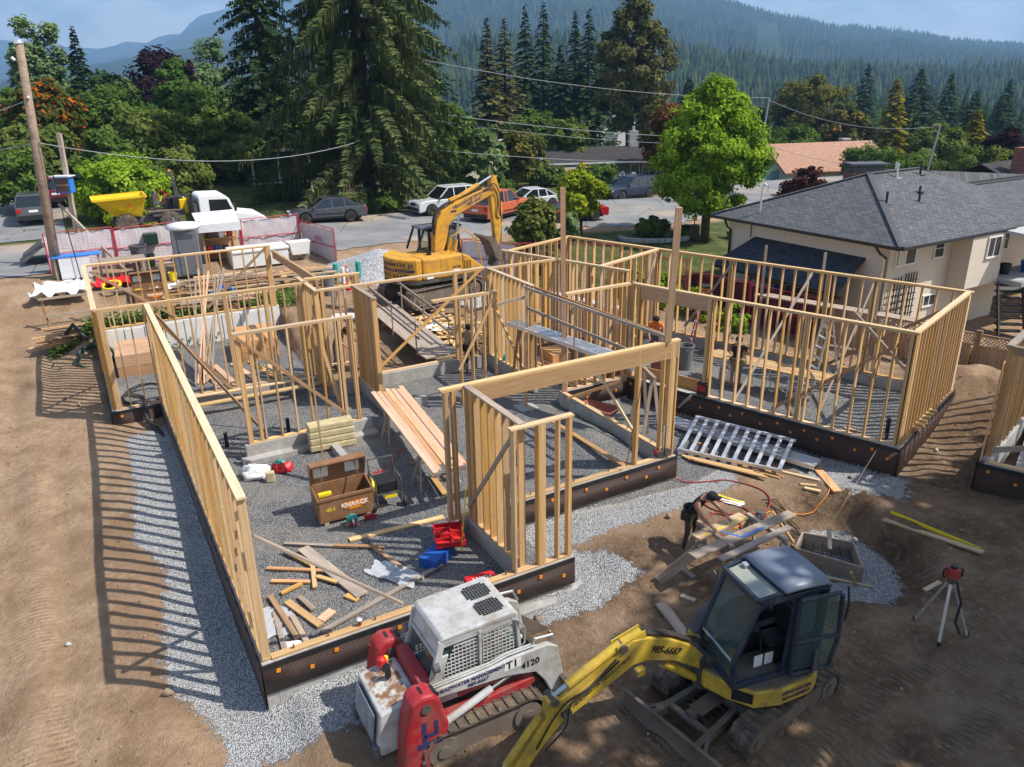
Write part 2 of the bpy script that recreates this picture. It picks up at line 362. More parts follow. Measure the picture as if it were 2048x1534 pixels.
def H(x, y):
 x = np.asarray(x, float); y = np.asarray(y, float); u, v, p, q = frames(x, y)
 left = -0.85 + 0.45 * sstep(12, 20, y); sl = sstep(3, -6, x)
 site = -0.82 + (left + 0.82) * sl
 site = site - 0.25 * sstep(26.5, 31, q) * sstep(0, 8, x)                        # neighbour's yard lies a little lower
 site = site + fbm(x, y, 2.6, 1) * 0.22 + fbm(x, y, 0.7, 5, 3) * 0.07
 tr = sstep(-0.5, 0.5, v - 9.5) * sstep(24.6, 23.6, v) * sstep(-0.35, 0.9, u) * sstep(1.9, 1.5, u); site = site - 0.16 * tr
 hm = sstep(-0.9, -1.8, u) * sstep(6, 9, y) * sstep(30, 26, y); site = site + hm * 0.05 * np.sin(u * 5.2) * (0.5 + vnoise(x, y, 3, 9))
 site = site + 0.35 * np.exp(-((u + 5.2) / 1.5) ** 2) * sstep(20, 24, v) * sstep(40, 34, v)
 fm = sstep(13.5, 11.0, v) * sstep(0.5, 5, u) * sstep(3, 6, y); site = site + fm * (0.34 * np.abs(fbm(x, y, 1.3, 21)) + 0.09 * fbm(x, y, 0.35, 23, 2))
 site = site + 0.22 * np.exp(-(((u - 9.4) / 1.1) ** 2 + ((v - 11.2) / 0.8) ** 2))
 site = site + 1.25 * np.exp(-(((x - 14.9) / 2.0) ** 2 + ((y - 22.6) / 2.4) ** 2)) * (0.85 + fbm(x, y, 0.8, 31) * 0.5)
 site = site + 0.45 * np.exp(-(((p + 11) / 6.0) ** 2 + ((q - 26.4) / 0.8) ** 2))
 ram = sstep(31.8, 39.0, v + 0.6 * fbm(x, y, 4, 3)); trench = sstep(6.0, 7.0, u) * sstep(13.5, 12.5, u)
 ram = np.maximum(ram, sstep(24.6, 31.0, v) * 0.62 * trench)
 ram = np.maximum(ram, 0.5 * sstep(31.4, 31.9, v) * sstep(-1.5, 0.2, u) * sstep(13, 7, u))
 h = site + (rd(x) - site) * ram
 lw = sstep(25.3, 28.5, q) * sstep(15, 19, u); h = h + (np.minimum(rd(x), 0.35) - 0.25 - h) * lw * sstep(22, 30, v) * 0.8
 dm = sdist(u, v, MAIN); inm = sstep(-0.12, 0.05, dm)
 fl = -0.47 + fbm(x, y, 1.6, 41) * 0.16 + fbm(x, y, 0.5, 43, 2) * 0.05
 fl = fl + 0.30 * np.exp(-(((u - 11.2) / 0.9) ** 2 + ((v - 16.0) / 1.6) ** 2))
 h = h + (fl - h) * inm
 dw = sdist(p, q, WING); inw = sstep(-0.12, 0.05, dw)
 fl2 = -0.42 + fbm(x, y, 1.8, 51) * 0.3 + fbm(x, y, 0.5, 53, 2) * 0.06; h = h + (fl2 - h) * inw
 dp = sdist(x, y, PIT) + 0.25 * fbm(x, y, 0.9, 61); h = h - 0.75 * sstep(-0.25, 0.45, dp)
 far = sstep(52, 70, v); h = h + far * (0.9 * sstep(0, -30, x)); dst = np.sqrt(x * x + y * y)
 h = h - 0.10 * np.clip(dst - 78, 0, 340) * sstep(70, 100, dst) + sstep(420, 900, dst) * 6.0
 h = h + fbm(x, y, 60, 71) * 4 * sstep(90, 200, dst)
 on = sstep(-0.6, 0.8, sdist(u, v, ROAD)); h = h + (rd(x) - 0.03 - h) * on * sstep(140, 60, dst)
 return h
def G(x, y): return float(H(np.array([x]), np.array([y]))[0])
def gline(a, b, fine, lo, hi, grow=1.25, first=0.3):
 mid = np.arange(a, b + 1e-6, fine); up_ = [b]; st = first
 while up_[-1] < hi: up_.append(min(hi, up_[-1] + st)); st *= grow
 dn = [a]; st = first
 while dn[-1] > lo: dn.append(max(lo, dn[-1] - st)); st *= grow
 return np.concatenate([np.array(dn[1:])[::-1], mid, np.array(up_[1:])])
gx = gline(-17, 17.5, 0.105, -4200, 4200, 1.13, 0.2); gy = gline(4.5, 36.5, 0.105, -60, 7000, 1.1, 0.2)
GX, GY = np.meshgrid(gx, gy); hx, hy = GX.ravel(), GY.ravel(); hz = H(hx, hy)
nx_, ny_ = len(gx), len(gy); I = np.arange(nx_ * ny_).reshape(ny_, nx_)
F = np.stack([I[:-1, :-1], I[:-1, 1:], I[1:, 1:], I[1:, :-1]], -1).reshape(-1, 4)
gm = np_mesh('ground', np.stack([hx, hy, hz], 1), F, None, True)
u_, v_, p_, q_ = frames(hx, hy)
def set_attr(me, name, val):
 a = me.attributes.new(name, 'FLOAT', 'POINT'); a.data.foreach_set('value', np.ascontiguousarray(val, dtype=np.float32))
def soft(d, w=0.6): return np.clip(0.5 + d / (2 * w), 0, 1)
dM = sdist(u_, v_, MAIN); dW = sdist(p_, q_, WING); dP = sdist(hx, hy, PIT)
grey = np.maximum(soft(dM, 0.12), soft(dW, 0.12))
porch = [(7.4, 13.6), (12.2, 13.6), (12.2, 18.6), (14.8, 18.6), (15.2, 16.6), (17.5, 13.2), (16.4, 12.2), (14.3, 13.4), (12.3, 13.0)]
grey = np.maximum(grey, soft(sdist(u_, v_, porch), 0.5))
white = soft(sdist(u_, v_, [(1.6, 24.0), (0.2, 23.2), (0.1, 19.5), (-0.15, 17.5), (0.35, 16.2), (0.05, 14.2), (-0.1, 12.4), (0.5, 10.9), (0.5, 9.9), (2.6, 9.8), (5.6, 10.35), (7.6, 10.2), (8.9, 10.5), (8.7, 11.6), (8.1, 12.2), (9.6, 12.3), (12.2, 12.2), (13.6, 12.5), (14.2, 13.3), (12.2, 13.8), (6, 13.8), (6, 11.3), (1.6, 11.3)]), 0.42)
white = np.maximum(white, soft(dP - 0.55, 0.4)); white = np.maximum(white, 0.9 * soft(sdist(p_, q_, [(-6.5, 19.9), (-4.2, 19.9), (-3.9, 18.6), (-5.6, 18.2), (-7.5, 18.6)]), 0.5))
wet = sstep(13.5, 10.5, v_) * sstep(-1.0, 4.5, u_) + sstep(-0.3, 0.3, dP) * 0.8
wet = np.clip(wet + 0.75 * np.exp(-((u_ - 9.3) / 6) ** 2 - ((v_ - 25.6) / 1.6) ** 2), 0, 1)
lawn = soft(sdist(u_, v_, [(18.5, 31), (22, 27), (30, 20), (60, 20), (60, 40), (44, 40), (37, 38.6), (32.4, 38.0), (26, 40.0), (21, 39.6), (19.5, 36)]), 0.8)
lawn = np.maximum(lawn, soft(-sdist(u_, v_, ROAD) - 0.3, 0.5) * sstep(45, 50, v_)); lawn = np.maximum(lawn, sstep(90, 110, np.hypot(hx, hy)))
lawn = lawn * (1 - soft(dM, .2)) * (1 - soft(dW, .2)); lawn = np.maximum(lawn, 0.62 * soft(sdist(u_, v_, [(-1.0, 31.7), (9, 31.7), (9, 33.2), (-1.2, 33.4)]), 0.5))
track = sum(np.exp(-((u_ - c0 - 0.25 * np.sin(v_ * 0.35 + c0)) / 0.2) ** 2) for c0 in (-1.9, -2.5, -3.5, -4.1, -5.4, -6.0)) * sstep(6, 9, hy) * sstep(33, 30, hy) * sstep(-0.25, 0.1, fbm(hx, hy, 3.5, 83))
A36 = hx * math.sin(R(36)) - hy * math.cos(R(36)); A8 = hx * math.sin(R(8)) - hy * math.cos(R(8)); rut = (sum(np.exp(-((A36 - c0) / 0.2) ** 2) for c0 in (-6.2, -4.6, -3.4, -1.9, -0.3)) + sum(np.exp(-((A8 - c0) / 0.2) ** 2) for c0 in (-9.6, -8.2, -7.0))) * sstep(11.5, 9.5, v_) * sstep(3.0, 6.0, u_)
for nm, val in (('grey', grey), ('white', white), ('wet', wet), ('lawn', lawn), ('track', track), ('rut', rut)): set_attr(gm, nm, val)
m = NB('ground_mat'); v = m.coord('Object')
n1 = m.noise(v, 0.9, 6, 0.62); n2 = m.noise(v, 7.0, 5, 0.65); n3 = m.noise(v, 38, 3, 0.6)
dirt = m.ramp(n1, [(0.28, (0.21, 0.13, 0.073)), (0.45, (0.345, 0.228, 0.139)), (0.58, (0.44, 0.305, 0.196)), (0.75, (0.32, 0.205, 0.122))])
n0 = m.noise(v, 0.22, 4, 0.6); dirt = m.mix(m.rng(n0, 0.48, 0.62, 0, 0.7), dirt, (0.255, 0.16, 0.095)); dirt = m.mix(m.rng(n2, 0.40, 0.70, 0, 0.65), dirt, (0.25, 0.158, 0.095)); dirt = m.mix(m.rng(n3, 0.55, 0.75, 0, 0.45), dirt, (0.46, 0.36, 0.26))
dark = m.ramp(n1, [(0.3, (0.10, 0.064, 0.038)), (0.5, (0.20, 0.13, 0.08)), (0.7, (0.31, 0.215, 0.14))]); dark = m.mix(m.rng(n2, 0.5, 0.75, 0, 0.7), dark, (0.38, 0.275, 0.185))
def thr(name, amt=0.55, a=0.42, b=0.58, nn=None):
 return m.rng(m.math('ADD', m.attr(name), m.math('MULTIPLY', m.math('SUBTRACT', nn if nn is not None else n2, 0.5), amt)), a, b)
fwet = thr('wet', 0.9, 0.3, 0.8, n1)
c = m.mix(fwet, dirt, dark)
vg = m.vor(v, 38, 'F1', 1); vd = m.vor(v, 38, 'F1', 0); sep = m.n.new('ShaderNodeSeparateColor'); m.l.new(vg, sep.inputs[0])
gcol = m.ramp(sep.outputs[0], [(0.0, (0.17, 0.17, 0.175)), (0.35, (0.30, 0.30, 0.30)), (0.7, (0.40, 0.395, 0.385)), (1.0, (0.58, 0.565, 0.54))])
wcol = m.ramp(sep.outputs[0], [(0.0, (0.40, 0.405, 0.42)), (0.4, (0.66, 0.66, 0.655)), (1.0, (0.84, 0.83, 0.80))])
dd = m.rng(vd, 0.25, 0.65, 1.0, 0.35); gcol = m.mix(1.0, gcol, dd, 'MULTIPLY'); wcol = m.mix(1.0, wcol, dd, 'MULTIPLY')
gcol = m.mix(m.rng(n1, 0.46, 0.68, 0, 0.55), gcol, (0.36, 0.325, 0.28))
fgrey = m.rng(m.attr('grey'), 0.45, 0.6); fwhite = thr('white', 0.9, 0.46, 0.56, n2)
c = m.mix(fgrey, c, gcol); fw2 = m.math('MULTIPLY', fwhite, m.math('SUBTRACT', 1.0, fgrey)); c = m.mix(fw2, c, wcol)
grass = m.ramp(n1, [(0.3, (0.055, 0.075, 0.022)), (0.5, (0.095, 0.12, 0.035)), (0.68, (0.22, 0.185, 0.085))]); grass = m.mix(m.rng(n3, 0.4, 0.7, 0, 0.5), grass, (0.05, 0.07, 0.02))
c = m.mix(thr('lawn', 0.8, 0.4, 0.6, n1), c, grass)
m.col(c).set(rough=0.95, spec=0.12)
fg = m.math('MAXIMUM', fgrey, fw2)
hd = m.math('ADD', m.math('MULTIPLY', n2, 1.0), m.math('MULTIPLY', n3, 0.6))
wv = m.n.new('ShaderNodeTexWave'); wv.inputs['Scale'].default_value = 2.4; wv.inputs['Distortion'].default_value = 1.2; wv.inputs['Detail'].default_value = 3; wv.inputs['Detail Scale'].default_value = 2.0
m.l.new(m.coord('Object'), wv.inputs['Vector']); rot = wv.inputs['Vector'].links[0].from_node; rot.inputs['Rotation'].default_value = (0, 0, R(-36))
wv2 = m.n.new('ShaderNodeTexWave'); wv2.inputs['Scale'].default_value = 2.6; wv2.inputs['Distortion'].default_value = 1.0; m.l.new(m.coord('Object'), wv2.inputs['Vector']); wv2.inputs['Vector'].links[0].from_node.inputs['Rotation'].default_value = (0, 0, R(61))
hd = m.math('ADD', hd, m.math('MULTIPLY', m.math('MULTIPLY', wv.outputs['Fac'], m.attr('rut')), m.rng(n1, 0.35, 0.6, 0.25, 1.0)))
hd = m.math('ADD', hd, m.math('MULTIPLY', m.math('MULTIPLY', wv2.outputs['Fac'], m.attr('track')), m.rng(n1, 0.42, 0.62, 0.0, 0.55)))
hg = m.math('MULTIPLY', m.math('SUBTRACT', 1.0, vd), 0.55)
hm_ = m.n.new('ShaderNodeMix'); m.l.new(fg, hm_.inputs[0]); m.l.new(hd, hm_.inputs[2]); m.l.new(hg, hm_.inputs[3])
m.bump(hm_.outputs[0], 0.9, 0.09)
gm.materials.append(m.m)
ground = obj('ground', gm); tag(ground, 'bare earth, gravel and lawn of the building site and the land round it', None, kind='structure')
def sheet(name, poly_uv, mat, lift, step=0.35, label=None):
 us = [p[0] for p in poly_uv]; vs = [p[1] for p in poly_uv]; gu = np.arange(min(us), max(us) + step, step); gv = np.arange(min(vs), max(vs) + step, step)
 A, B = np.meshgrid(gu, gv); ok = sdist(A.ravel(), B.ravel(), poly_uv).reshape(A.shape); X = A * math.cos(TB) - B * math.sin(TB); Y = A * math.sin(TB) + B * math.cos(TB)
 Z = H(X.ravel(), Y.ravel()).reshape(X.shape) + lift; idx = np.arange(A.size).reshape(A.shape); q4 = np.stack([idx[:-1, :-1], idx[:-1, 1:], idx[1:, 1:], idx[1:, :-1]], -1).reshape(-1, 4)
 keep = (ok.ravel()[q4] > -0.02).all(1)
 return obj(name, np_mesh(name, np.stack([X.ravel(), Y.ravel(), Z.ravel()], 1), q4[keep], mat, True))
m = NB('asphalt'); v = m.coord('Object'); a = m.noise(v, 0.5, 6); b = m.noise(v, 30, 3); d = m.noise(v, 0.16, 4)
c = m.mix(m.rng(a, 0.35, 0.65), (0.185, 0.183, 0.18), (0.26, 0.255, 0.25)); c = m.mix(m.rng(b, 0.5, 0.8, 0, 0.4), c, (0.11, 0.11, 0.11)); c = m.mix(m.rng(d, 0.52, 0.64, 0, 0.75), c, (0.40, 0.31, 0.22))
cr = m.vor(v, 0.22, 'DISTANCE_TO_EDGE', 0); c = m.mix(m.rng(cr, 0.006, 0.002), c, (0.05, 0.05, 0.05)); m.col(c).set(rough=0.9, spec=0.2).bump(b, 0.3, 0.01)
road = sheet('road', ROAD, 'asphalt', 0.035); tag(road, 'grey asphalt street behind the building site', None, kind='structure')
flat_mat('drive_concrete', (0.36, 0.33, 0.29), 0.9, var=0.15, bump=0.2)
dv = sheet('driveway', [(-4.2, 49.9), (-0.3, 49.9), (0.4, 66), (-4.4, 66)], 'asphalt', 0.045, 0.4); tag(dv, 'asphalt driveway with the parked grey and red cars', None, kind='structure')
dv = sheet('driveway', [(25.6, 50.6), (33.5, 50.0), (35.5, 53.5), (33.5, 61), (29.5, 62), (28.0, 56)], 'drive_concrete', 0.045, 0.4); tag(dv, 'pale concrete driveway leading to the brown house', None, kind='structure')
def mountain(name, prof, Y, foot, label, mat, seed, rough=0.035, nsec=26):
 px = np.array([a for a, b in prof], float); pz = np.array([b for a, b in prof], float); X = np.linspace(px[0], px[-1], 260); Z = np.interp(X, px, pz)
 Z = Z + fbm(X, X * 0, (px[-1] - px[0]) / 26, seed) * (pz.max() - pz.min()) * rough * 2
 V = []; t = np.linspace(0, 1, nsec)
 for k in t:
  yy = Y * foot + (Y - Y * foot) * k; sc = yy / Y
  zz = -34 + (Z + 34) * (k ** 1.15); xx = X * (0.35 + 0.65 * sc)
  zz = zz + fbm(xx, np.full_like(xx, yy), Y * 0.09, seed + 5) * (Z + 60) * 0.55 * k * (1 - k) * 2.2
  V.append(np.stack([xx, np.full_like(xx, yy), zz], 1))
 back = V[-1].copy(); back[:, 1] += Y * 0.25; back[:, 2] = -60; V.append(back)
 V = np.array(V); n, w = V.shape[:2]; I = np.arange(n * w).reshape(n, w); F = np.stack([I[:-1, :-1], I[:-1, 1:], I[1:, 1:], I[1:, :-1]], -1).reshape(-1, 4)
 o = obj(name, np_mesh(name, V.reshape(-1, 3), F, mat, True)); tag(o, label, None, kind='structure'); return V
for nm, c1, c2, sc in (('forest_slope', (0.018, 0.032, 0.014), (0.045, 0.066, 0.028), 0.035), ('far_slope', (0.02, 0.034, 0.018), (0.04, 0.058, 0.03), 0.02)):
 m = NB(nm); v = m.coord('Object'); a = m.noise(v, sc * 2.2, 4); b = m.noise(v, sc * 0.12, 4); c = m.mix(m.rng(a, 0.35, 0.65), c1, c2)
 c = m.mix(m.rng(b, 0.62, 0.68, 0, 0.6), c, (0.09, 0.10, 0.05)); m.col(c).set(rough=1.0, spec=0.0).bump(a, 1.0, 12)
P_RIGHT = [(-1500, 60), (-900, 140), (-471, 227), (-316, 279), (-165, 310), (-15, 328), (134, 328), (284, 310), (435, 274), (535, 239), (665, 221), (836, 180), (962, 153), (1001, 146), (1131, 144), (1289, 124), (1448, 97), (1603, 81), (2006, 34), (2487, 0), (3300, -20)]
P_LOW = [(-260, 20), (-53, 40), (41, 41), (113, 39), (160, 33), (223, 23), (257, 16), (306, 12), (378, 9), (498, 7), (668, 5), (900, 3)]
P_LEFT = [(-6000, 180), (-5252, 241), (-4251, 315), (-3276, 330), (-2785, 278), (-2658, 267), (-2541, 283), (-2471, 309), (-2390, 304), (-2310, 300), (-2272, 329), (-2155, 351), (-2108, 347), (-2032, 414), (-1961, 456), (-1862, 472), (-1697, 510), (-1438, 535), (-1177, 588), (-803, 497), (-360, 403), (-40, 280), (600, 160)]
V_right = mountain('mountain', P_RIGHT, 2600, 0.33, 'long forested mountain ridge under blue haze behind the trees at right', 'forest_slope', 3)
V_low = mountain('hill', P_LOW, 800, 0.4, 'low dark forested hill in front of the mountain ridge', 'forest_slope', 8, 0.06)
V_left = mountain('mountain', P_LEFT, 5500, 0.45, 'distant pale blue mountains over the trees at left', 'far_slope', 14, 0.03)
def conifer_mass(name, P, hts, mat, label, seed, spread=0.17):
 r = np.random.default_rng(seed); n = len(P); k = 6; V = []; F = []; tier = ((0.05, 1.0, 0.55), (0.32, 0.72, 0.82), (0.60, 0.44, 1.05))
 ang = np.linspace(0, 2 * np.pi, k, endpoint=False); off = 0
 for zb, rr, zt in tier:
  a = ang[None, :] + r.random((n, 1)) * 6; rad = hts[:, None] * spread * rr * (0.7 + 0.6 * r.random((n, k)))
  ring = np.stack([P[:, 0:1] + rad * np.cos(a), P[:, 1:2] + rad * np.sin(a), P[:, 2:3] + hts[:, None] * zb + 0 * a], -1)
  apex = np.stack([P[:, 0], P[:, 1], P[:, 2] + hts * min(zt, 1.0)], -1)[:, None, :]
  vv = np.concatenate([ring, apex], 1); V.append(vv.reshape(-1, 3)); base = off + np.arange(n)[:, None] * (k + 1)
  idx = np.arange(k)[None, :]; F.append(np.stack([base + idx, base + (idx + 1) % k, base + k + 0 * idx], -1).reshape(-1, 3)); off += n * (k + 1)
 me = np_mesh(name, np.concatenate(V), np.concatenate(F), mat); t = np.repeat(r.random(n), k + 1); set_attr(me, 'tint', np.concatenate([t, t, t]))
 return tag(obj(name, me), label, None, kind='stuff')
m = NB('far_conifer'); t = m.attr('tint'); c = m.ramp(t, [(0.0, (0.014, 0.026, 0.013)), (0.5, (0.026, 0.045, 0.02)), (0.85, (0.042, 0.065, 0.024)), (1.0, (0.075, 0.085, 0.03))]); m.col(c).set(rough=1.0, spec=0.05)
def on_surface(V, n, seed, k0=0.0, k1=1.0, x0=-1e9, x1=1e9):
 r = np.random.default_rng(seed); rows, w = V.shape[0] - 2, V.shape[1] - 1; out = []
 while sum(len(a) for a in out) < n:
  m_ = n * 3; kk = r.uniform(k0, k1, m_) * rows; jj = r.random(m_) * w; i0 = np.minimum(kk.astype(int), rows - 1); j0 = jj.astype(int); a = (kk - i0)[:, None]; b = (jj - j0)[:, None]
  P = (V[i0, j0] * (1 - a) + V[i0 + 1, j0] * a) * (1 - b) + (V[i0, j0 + 1] * (1 - a) + V[i0 + 1, j0 + 1] * a) * b
  s = P[:, 0] / P[:, 1]; P = P[(s > -0.42) & (s < 0.80) & (P[:, 0] > x0) & (P[:, 0] < x1)]; out.append(P)
 return np.concatenate(out)[:n]
rr_ = np.random.default_rng(5)
P1 = on_surface(V_right, 21000, 1, 0.0, 1.0, -200); cut = (np.abs((P1[:, 0] - 470) - (P1[:, 1] - 1500) * 0.30) > 26) | (P1[:, 2] < 5) | (P1[:, 2] > 150) | (P1[:, 1] > 2300); P1 = P1[cut]
conifer_mass('mountain_forest', P1, rr_.uniform(15, 27, len(P1)), 'far_conifer', 'dense conifer forest covering the hazy mountain ridge', 2)
P2 = on_surface(V_low, 5200, 3, 0.0, 1.0, -40); conifer_mass('hill_forest', P2, rr_.uniform(12, 21, len(P2)), 'far_conifer', 'dark conifer forest covering the low hill', 4)
xs = rr_.uniform(-140, 460, 3000); ys = rr_.uniform(215, 480, 3000); s = xs / ys; ok = (s > 0.02) & (s < 0.85); xs, ys = xs[ok], ys[ok]
conifer_mass('valley_forest', np.stack([xs, ys, H(xs, ys)], 1), rr_.uniform(15, 25, len(xs)), 'far_conifer', 'dark conifer wood filling the valley behind the houses', 6)
xs = rr_.uniform(-260, 0, 500); ys = rr_.uniform(150, 330, 500); s = xs / ys; ok = (s < -0.15) & (s > -0.8); xs, ys = xs[ok], ys[ok]
conifer_mass('valley_forest', np.stack([xs, ys, H(xs, ys)], 1), rr_.uniform(13, 20, len(xs)), 'far_conifer', 'hazy conifer wood in the gap under the distant mountains at left', 7)
HZ = NB('haze_mat'); HZ.n.remove(HZ.b); pv = HZ.n.new('ShaderNodeVolumePrincipled'); pv.inputs['Color'].default_value = (0.36, 0.63, 1.0, 1); pv.inputs['Density'].default_value = 0.00026; pv.inputs['Anisotropy'].default_value = 0.1
HZ.l.new(pv.outputs[0], HZ.out.inputs['Volume'])
hb = MB().box((-800, 3400, 240), (9600, 7000, 760)).build('haze', 'haze_mat'); tag(hb, 'thin blue summer haze over the whole valley', None, kind='stuff')
# ================================================================ FOUNDATION AND STUD FRAME
m = NB('membrane'); v = m.coord('Object', (1, 1, 1)); sx = m.n.new('ShaderNodeSeparateXYZ'); m.l.new(v, sx.inputs[0])
sa = m.math('SINE', m.math('MULTIPLY', sx.outputs[0], 6.283 / 0.045)); sb = m.math('SINE', m.math('MULTIPLY', sx.outputs[2], 6.283 / 0.045)); dm_ = m.math('MULTIPLY', sa, sb)
n = m.noise(v, 1.5, 5); c = m.mix(m.rng(n, 0.35, 0.65), (0.045, 0.022, 0.018), (0.085, 0.045, 0.035)); c = m.mix(m.rng(dm_, 0.2, 0.9, 0, 0.55), c, (0.13, 0.075, 0.055)); m.col(c).set(rough=0.42, spec=0.5).bump(dm_, 0.8, 0.012)
CLIP = MB().box((0, 0, 0), (0.07, 0.014, 0.07)); CLIPM = new_mesh('clip', CLIP.v, CLIP.f, 'orange')
def conc(parent, base, P, Q, t, z0, z1, mat='concrete', name='concrete_wall'):
 P, Q = Vector(P), Vector(Q); L = (Q - P).length; d = (Q - P).normalized(); a = math.atan2(d.y, d.x)
 me = MB().box((0, 0, (z0 + z1) / 2), (L, t, z1 - z0)); o = me.build(name, mat, parent, (P + Q) / 2 - Vector(base), (0, 0, a), bevel=0.012); return o
def membrane(parent, base, P, Q, z0, z1, n_out, clips=True, strip=True, seed=0):
 P, Q = Vector(P), Vector(Q); L = (Q - P).length; d = (Q - P).normalized(); a = math.atan2(d.y, d.x); r = random.Random(seed); k = max(2, int(L / 0.5)); mb = MB(); sgn = 1 if Vector((-d.y, d.x, 0)).dot(n_out) > 0 else -1
 for i in range(k + 1):
  x = -L / 2 + L * i / k; wob = 0.004 + 0.012 * r.random(); low = z0 - 0.02
  mb.v += [(x, sgn * wob, z1), (x, sgn * (wob + 0.006 + 0.012 * r.random()), (z0 + z1) / 2), (x, sgn * (wob + 0.02 * r.random()), low)]
  if i: b = 3 * (i - 1); mb.f += [(b, b + 3, b + 4, b + 1), (b + 1, b + 4, b + 5, b + 2)]
 o = mb.build('drain_sheet', 'membrane', parent, (P + Q) / 2 - Vector(base), (0, 0, a), smooth=True)
 sol = o.modifiers.new('thick', 'SOLIDIFY'); sol.thickness = 0.006
 if strip:
  s = MB().box((0, sgn * 0.024, z1 - 0.05), (L, 0.01, 0.10)); s.build('flashing_strip', 'membrane_black', parent, (P + Q) / 2 - Vector(base), (0, 0, a))
 if clips:
  x = 0.25; j = 0
  while x < L - 0.1:
   z = z1 - (0.17 if j % 2 == 0 else 0.33); w = P + d * x + n_out * 0.042; o = bpy.data.objects.new('clip', CLIPM); COL.objects.link(o); o.parent = parent; o.location = Vector((w.x, w.y, z)) - Vector((base[0], base[1], 0)) - Vector((0, 0, base[2])); o.rotation_euler = (0, r.uniform(-.2, .2), a); x += r.uniform(0.34, 0.62); j += 1
UD, VD, PD, QD = UV(1, 0), UV(0, 1), PQ(1, 0), PQ(0, 1)
b0 = UV(1.44, 11.1, -0.9)
fd = thing('house_foundation', 'poured concrete foundation wrapped in brown dimpled drain sheet under the left part of the frame', 'foundation', b0); fd['kind'] = 'thing'
CT = -0.042
for (a, b, z0, z1, mt) in [((1.44, 11.0), (1.44, 24.25), -1.15, CT, 'concrete'), ((1.54, 11.1), (7.5, 11.1), -1.15, CT, 'concrete'), ((6.44, 11.2), (6.44, 13.43), -1.0, CT, 'concrete'), ((6.2, 13.53), (12.24, 13.53), -1.0, CT, 'concrete'),
  ((12.14, 13.63), (12.14, 18.56), -1.0, CT, 'concrete'), ((12.14, 18.66), (14.9, 18.66), -1.0, CT, 'concrete'), ((-0.02, 24.35), (6.2, 24.35), -1.1, CT, 'concrete'), ((0.08, 24.45), (0.08, 31.3), -1.1, CT, 'concrete'),
  ((-0.02, 31.4), (6.7, 31.4), -1.1, 0.60, 'white_block'), ((6.3, 23.15), (14.9, 23.05), -1.1, CT, 'concrete'), ((11.98, 19.9), (11.98, 23.05), -1.0, CT, 'concrete'), ((2.9, 19.85), (6.45, 19.85), -1.0, CT, 'concrete'), ((7.29, 20.7), (7.29, 23.05), -1.0, CT, 'concrete'), ((8.2, 20.9), (8.6, 20.9), -1.0, -0.2, 'concrete'), ((5.1, 15.9 + 2.2), (5.1, 18.1 + 1.0), -1.0, -0.25, 'concrete')]:
 conc(fd, b0, UV(*a), UV(*b), 0.20, z0, z1, mt)
for a, b in (((5.3, 10.95), (7.75, 10.95)),): conc(fd, b0, UV(*a), UV(*b), 0.36, -1.2, -0.78, 'concrete', 'footing')
conc(fd, b0, UV(2.75, 19.62), UV(6.5, 19.62), 0.30, -1.0, -0.36, 'concrete', 'footing')
for i in range(9):
 conc(fd, b0, UV(0.25 + i * 0.7, 31.275), UV(0.25 + i * 0.7 + 0.66, 31.275), 0.03, -0.9, 0.56 - 0.03 * (i % 2), 'white_block', 'insulation_board')
for i in range(4): conc(fd, b0, UV(0.205, 24.7 + i * 0.72), UV(0.205, 24.7 + i * 0.72 + 0.68), 0.03, -0.9, -0.06, 'white_block', 'insulation_board')
membrane(fd, b0, UV(1.325, 10.98), UV(1.325, 24.3), -0.95, CT, -UD, clips=False, seed=1)
membrane(fd, b0, UV(1.33, 10.985), UV(7.5, 10.985), -0.62, CT, -VD, seed=2)
membrane(fd, b0, UV(6.6, 13.415), UV(12.26, 13.415), -0.62, CT, -VD, seed=3)
membrane(fd, b0, UV(12.255, 13.41), UV(12.255, 14.0), -0.6, CT, UD, clips=False, seed=4)
membrane(fd, b0, UV(-0.03, 24.24), UV(1.3, 24.24), -0.75, CT, -VD, seed=5)
membrane(fd, b0, UV(-0.035, 24.24), UV(-0.035, 31.5), -0.6, CT, -UD, clips=False, seed=6)
b1 = PQ(-12.95, 19.96, -0.9)
fw = thing('house_foundation', 'concrete foundation with black drain sheet and orange clips under the turned right wing', 'foundation', b1); fw['kind'] = 'thing'
for a, b in [((-12.95, 19.96), (-4.6, 19.96)), ((-4.7, 20.06), (-4.7, 25.0)), ((-19.4, 25.0), (-4.8, 25.0)), ((-19.3, 21.4), (-19.3, 24.9)), ((-19.4, 21.3), (-13.2, 21.3)), ((-12.95, 20.06), (-13.2, 21.2))]:
 conc(fw, b1, PQ(*a), PQ(*b), 0.20, -1.2, CT)
membrane(fw, b1, PQ(-12.95, 19.845), PQ(-4.585, 19.845), -0.98, CT, -QD, seed=11)
membrane(fw, b1, PQ(-4.585, 19.845), PQ(-4.585, 25.1), -0.98, CT, PD, clips=False, seed=12)
membrane(fw, b1, UV(12.2, 18.545), UV(14.8, 18.545), -0.62, CT, -VD, seed=13)
BOLT = MB().cyl((0, 0, 0), (0, 0, 0.085), 0.011, 8).cyl((0, 0, 0.03), (0, 0, 0.05), 0.02, 6); BOLTM = new_mesh('anchor_bolt', BOLT.v, BOLT.f, 'rust')
for (u, vv) in [(1.9, 11.1), (2.5, 11.1), (3.35, 11.1), (4.3, 11.1), (5.25, 11.1), (6.0, 11.1), (8.0, 13.53), (9.2, 13.53), (10.2, 13.53), (12.14, 14.3), (12.14, 15.3), (12.14, 16.3), (12.14, 17.3)]:
 o = bpy.data.objects.new('anchor_bolt', BOLTM); COL.objects.link(o); o.parent = fd; o.location = UV(u, vv, 0.0) - b0
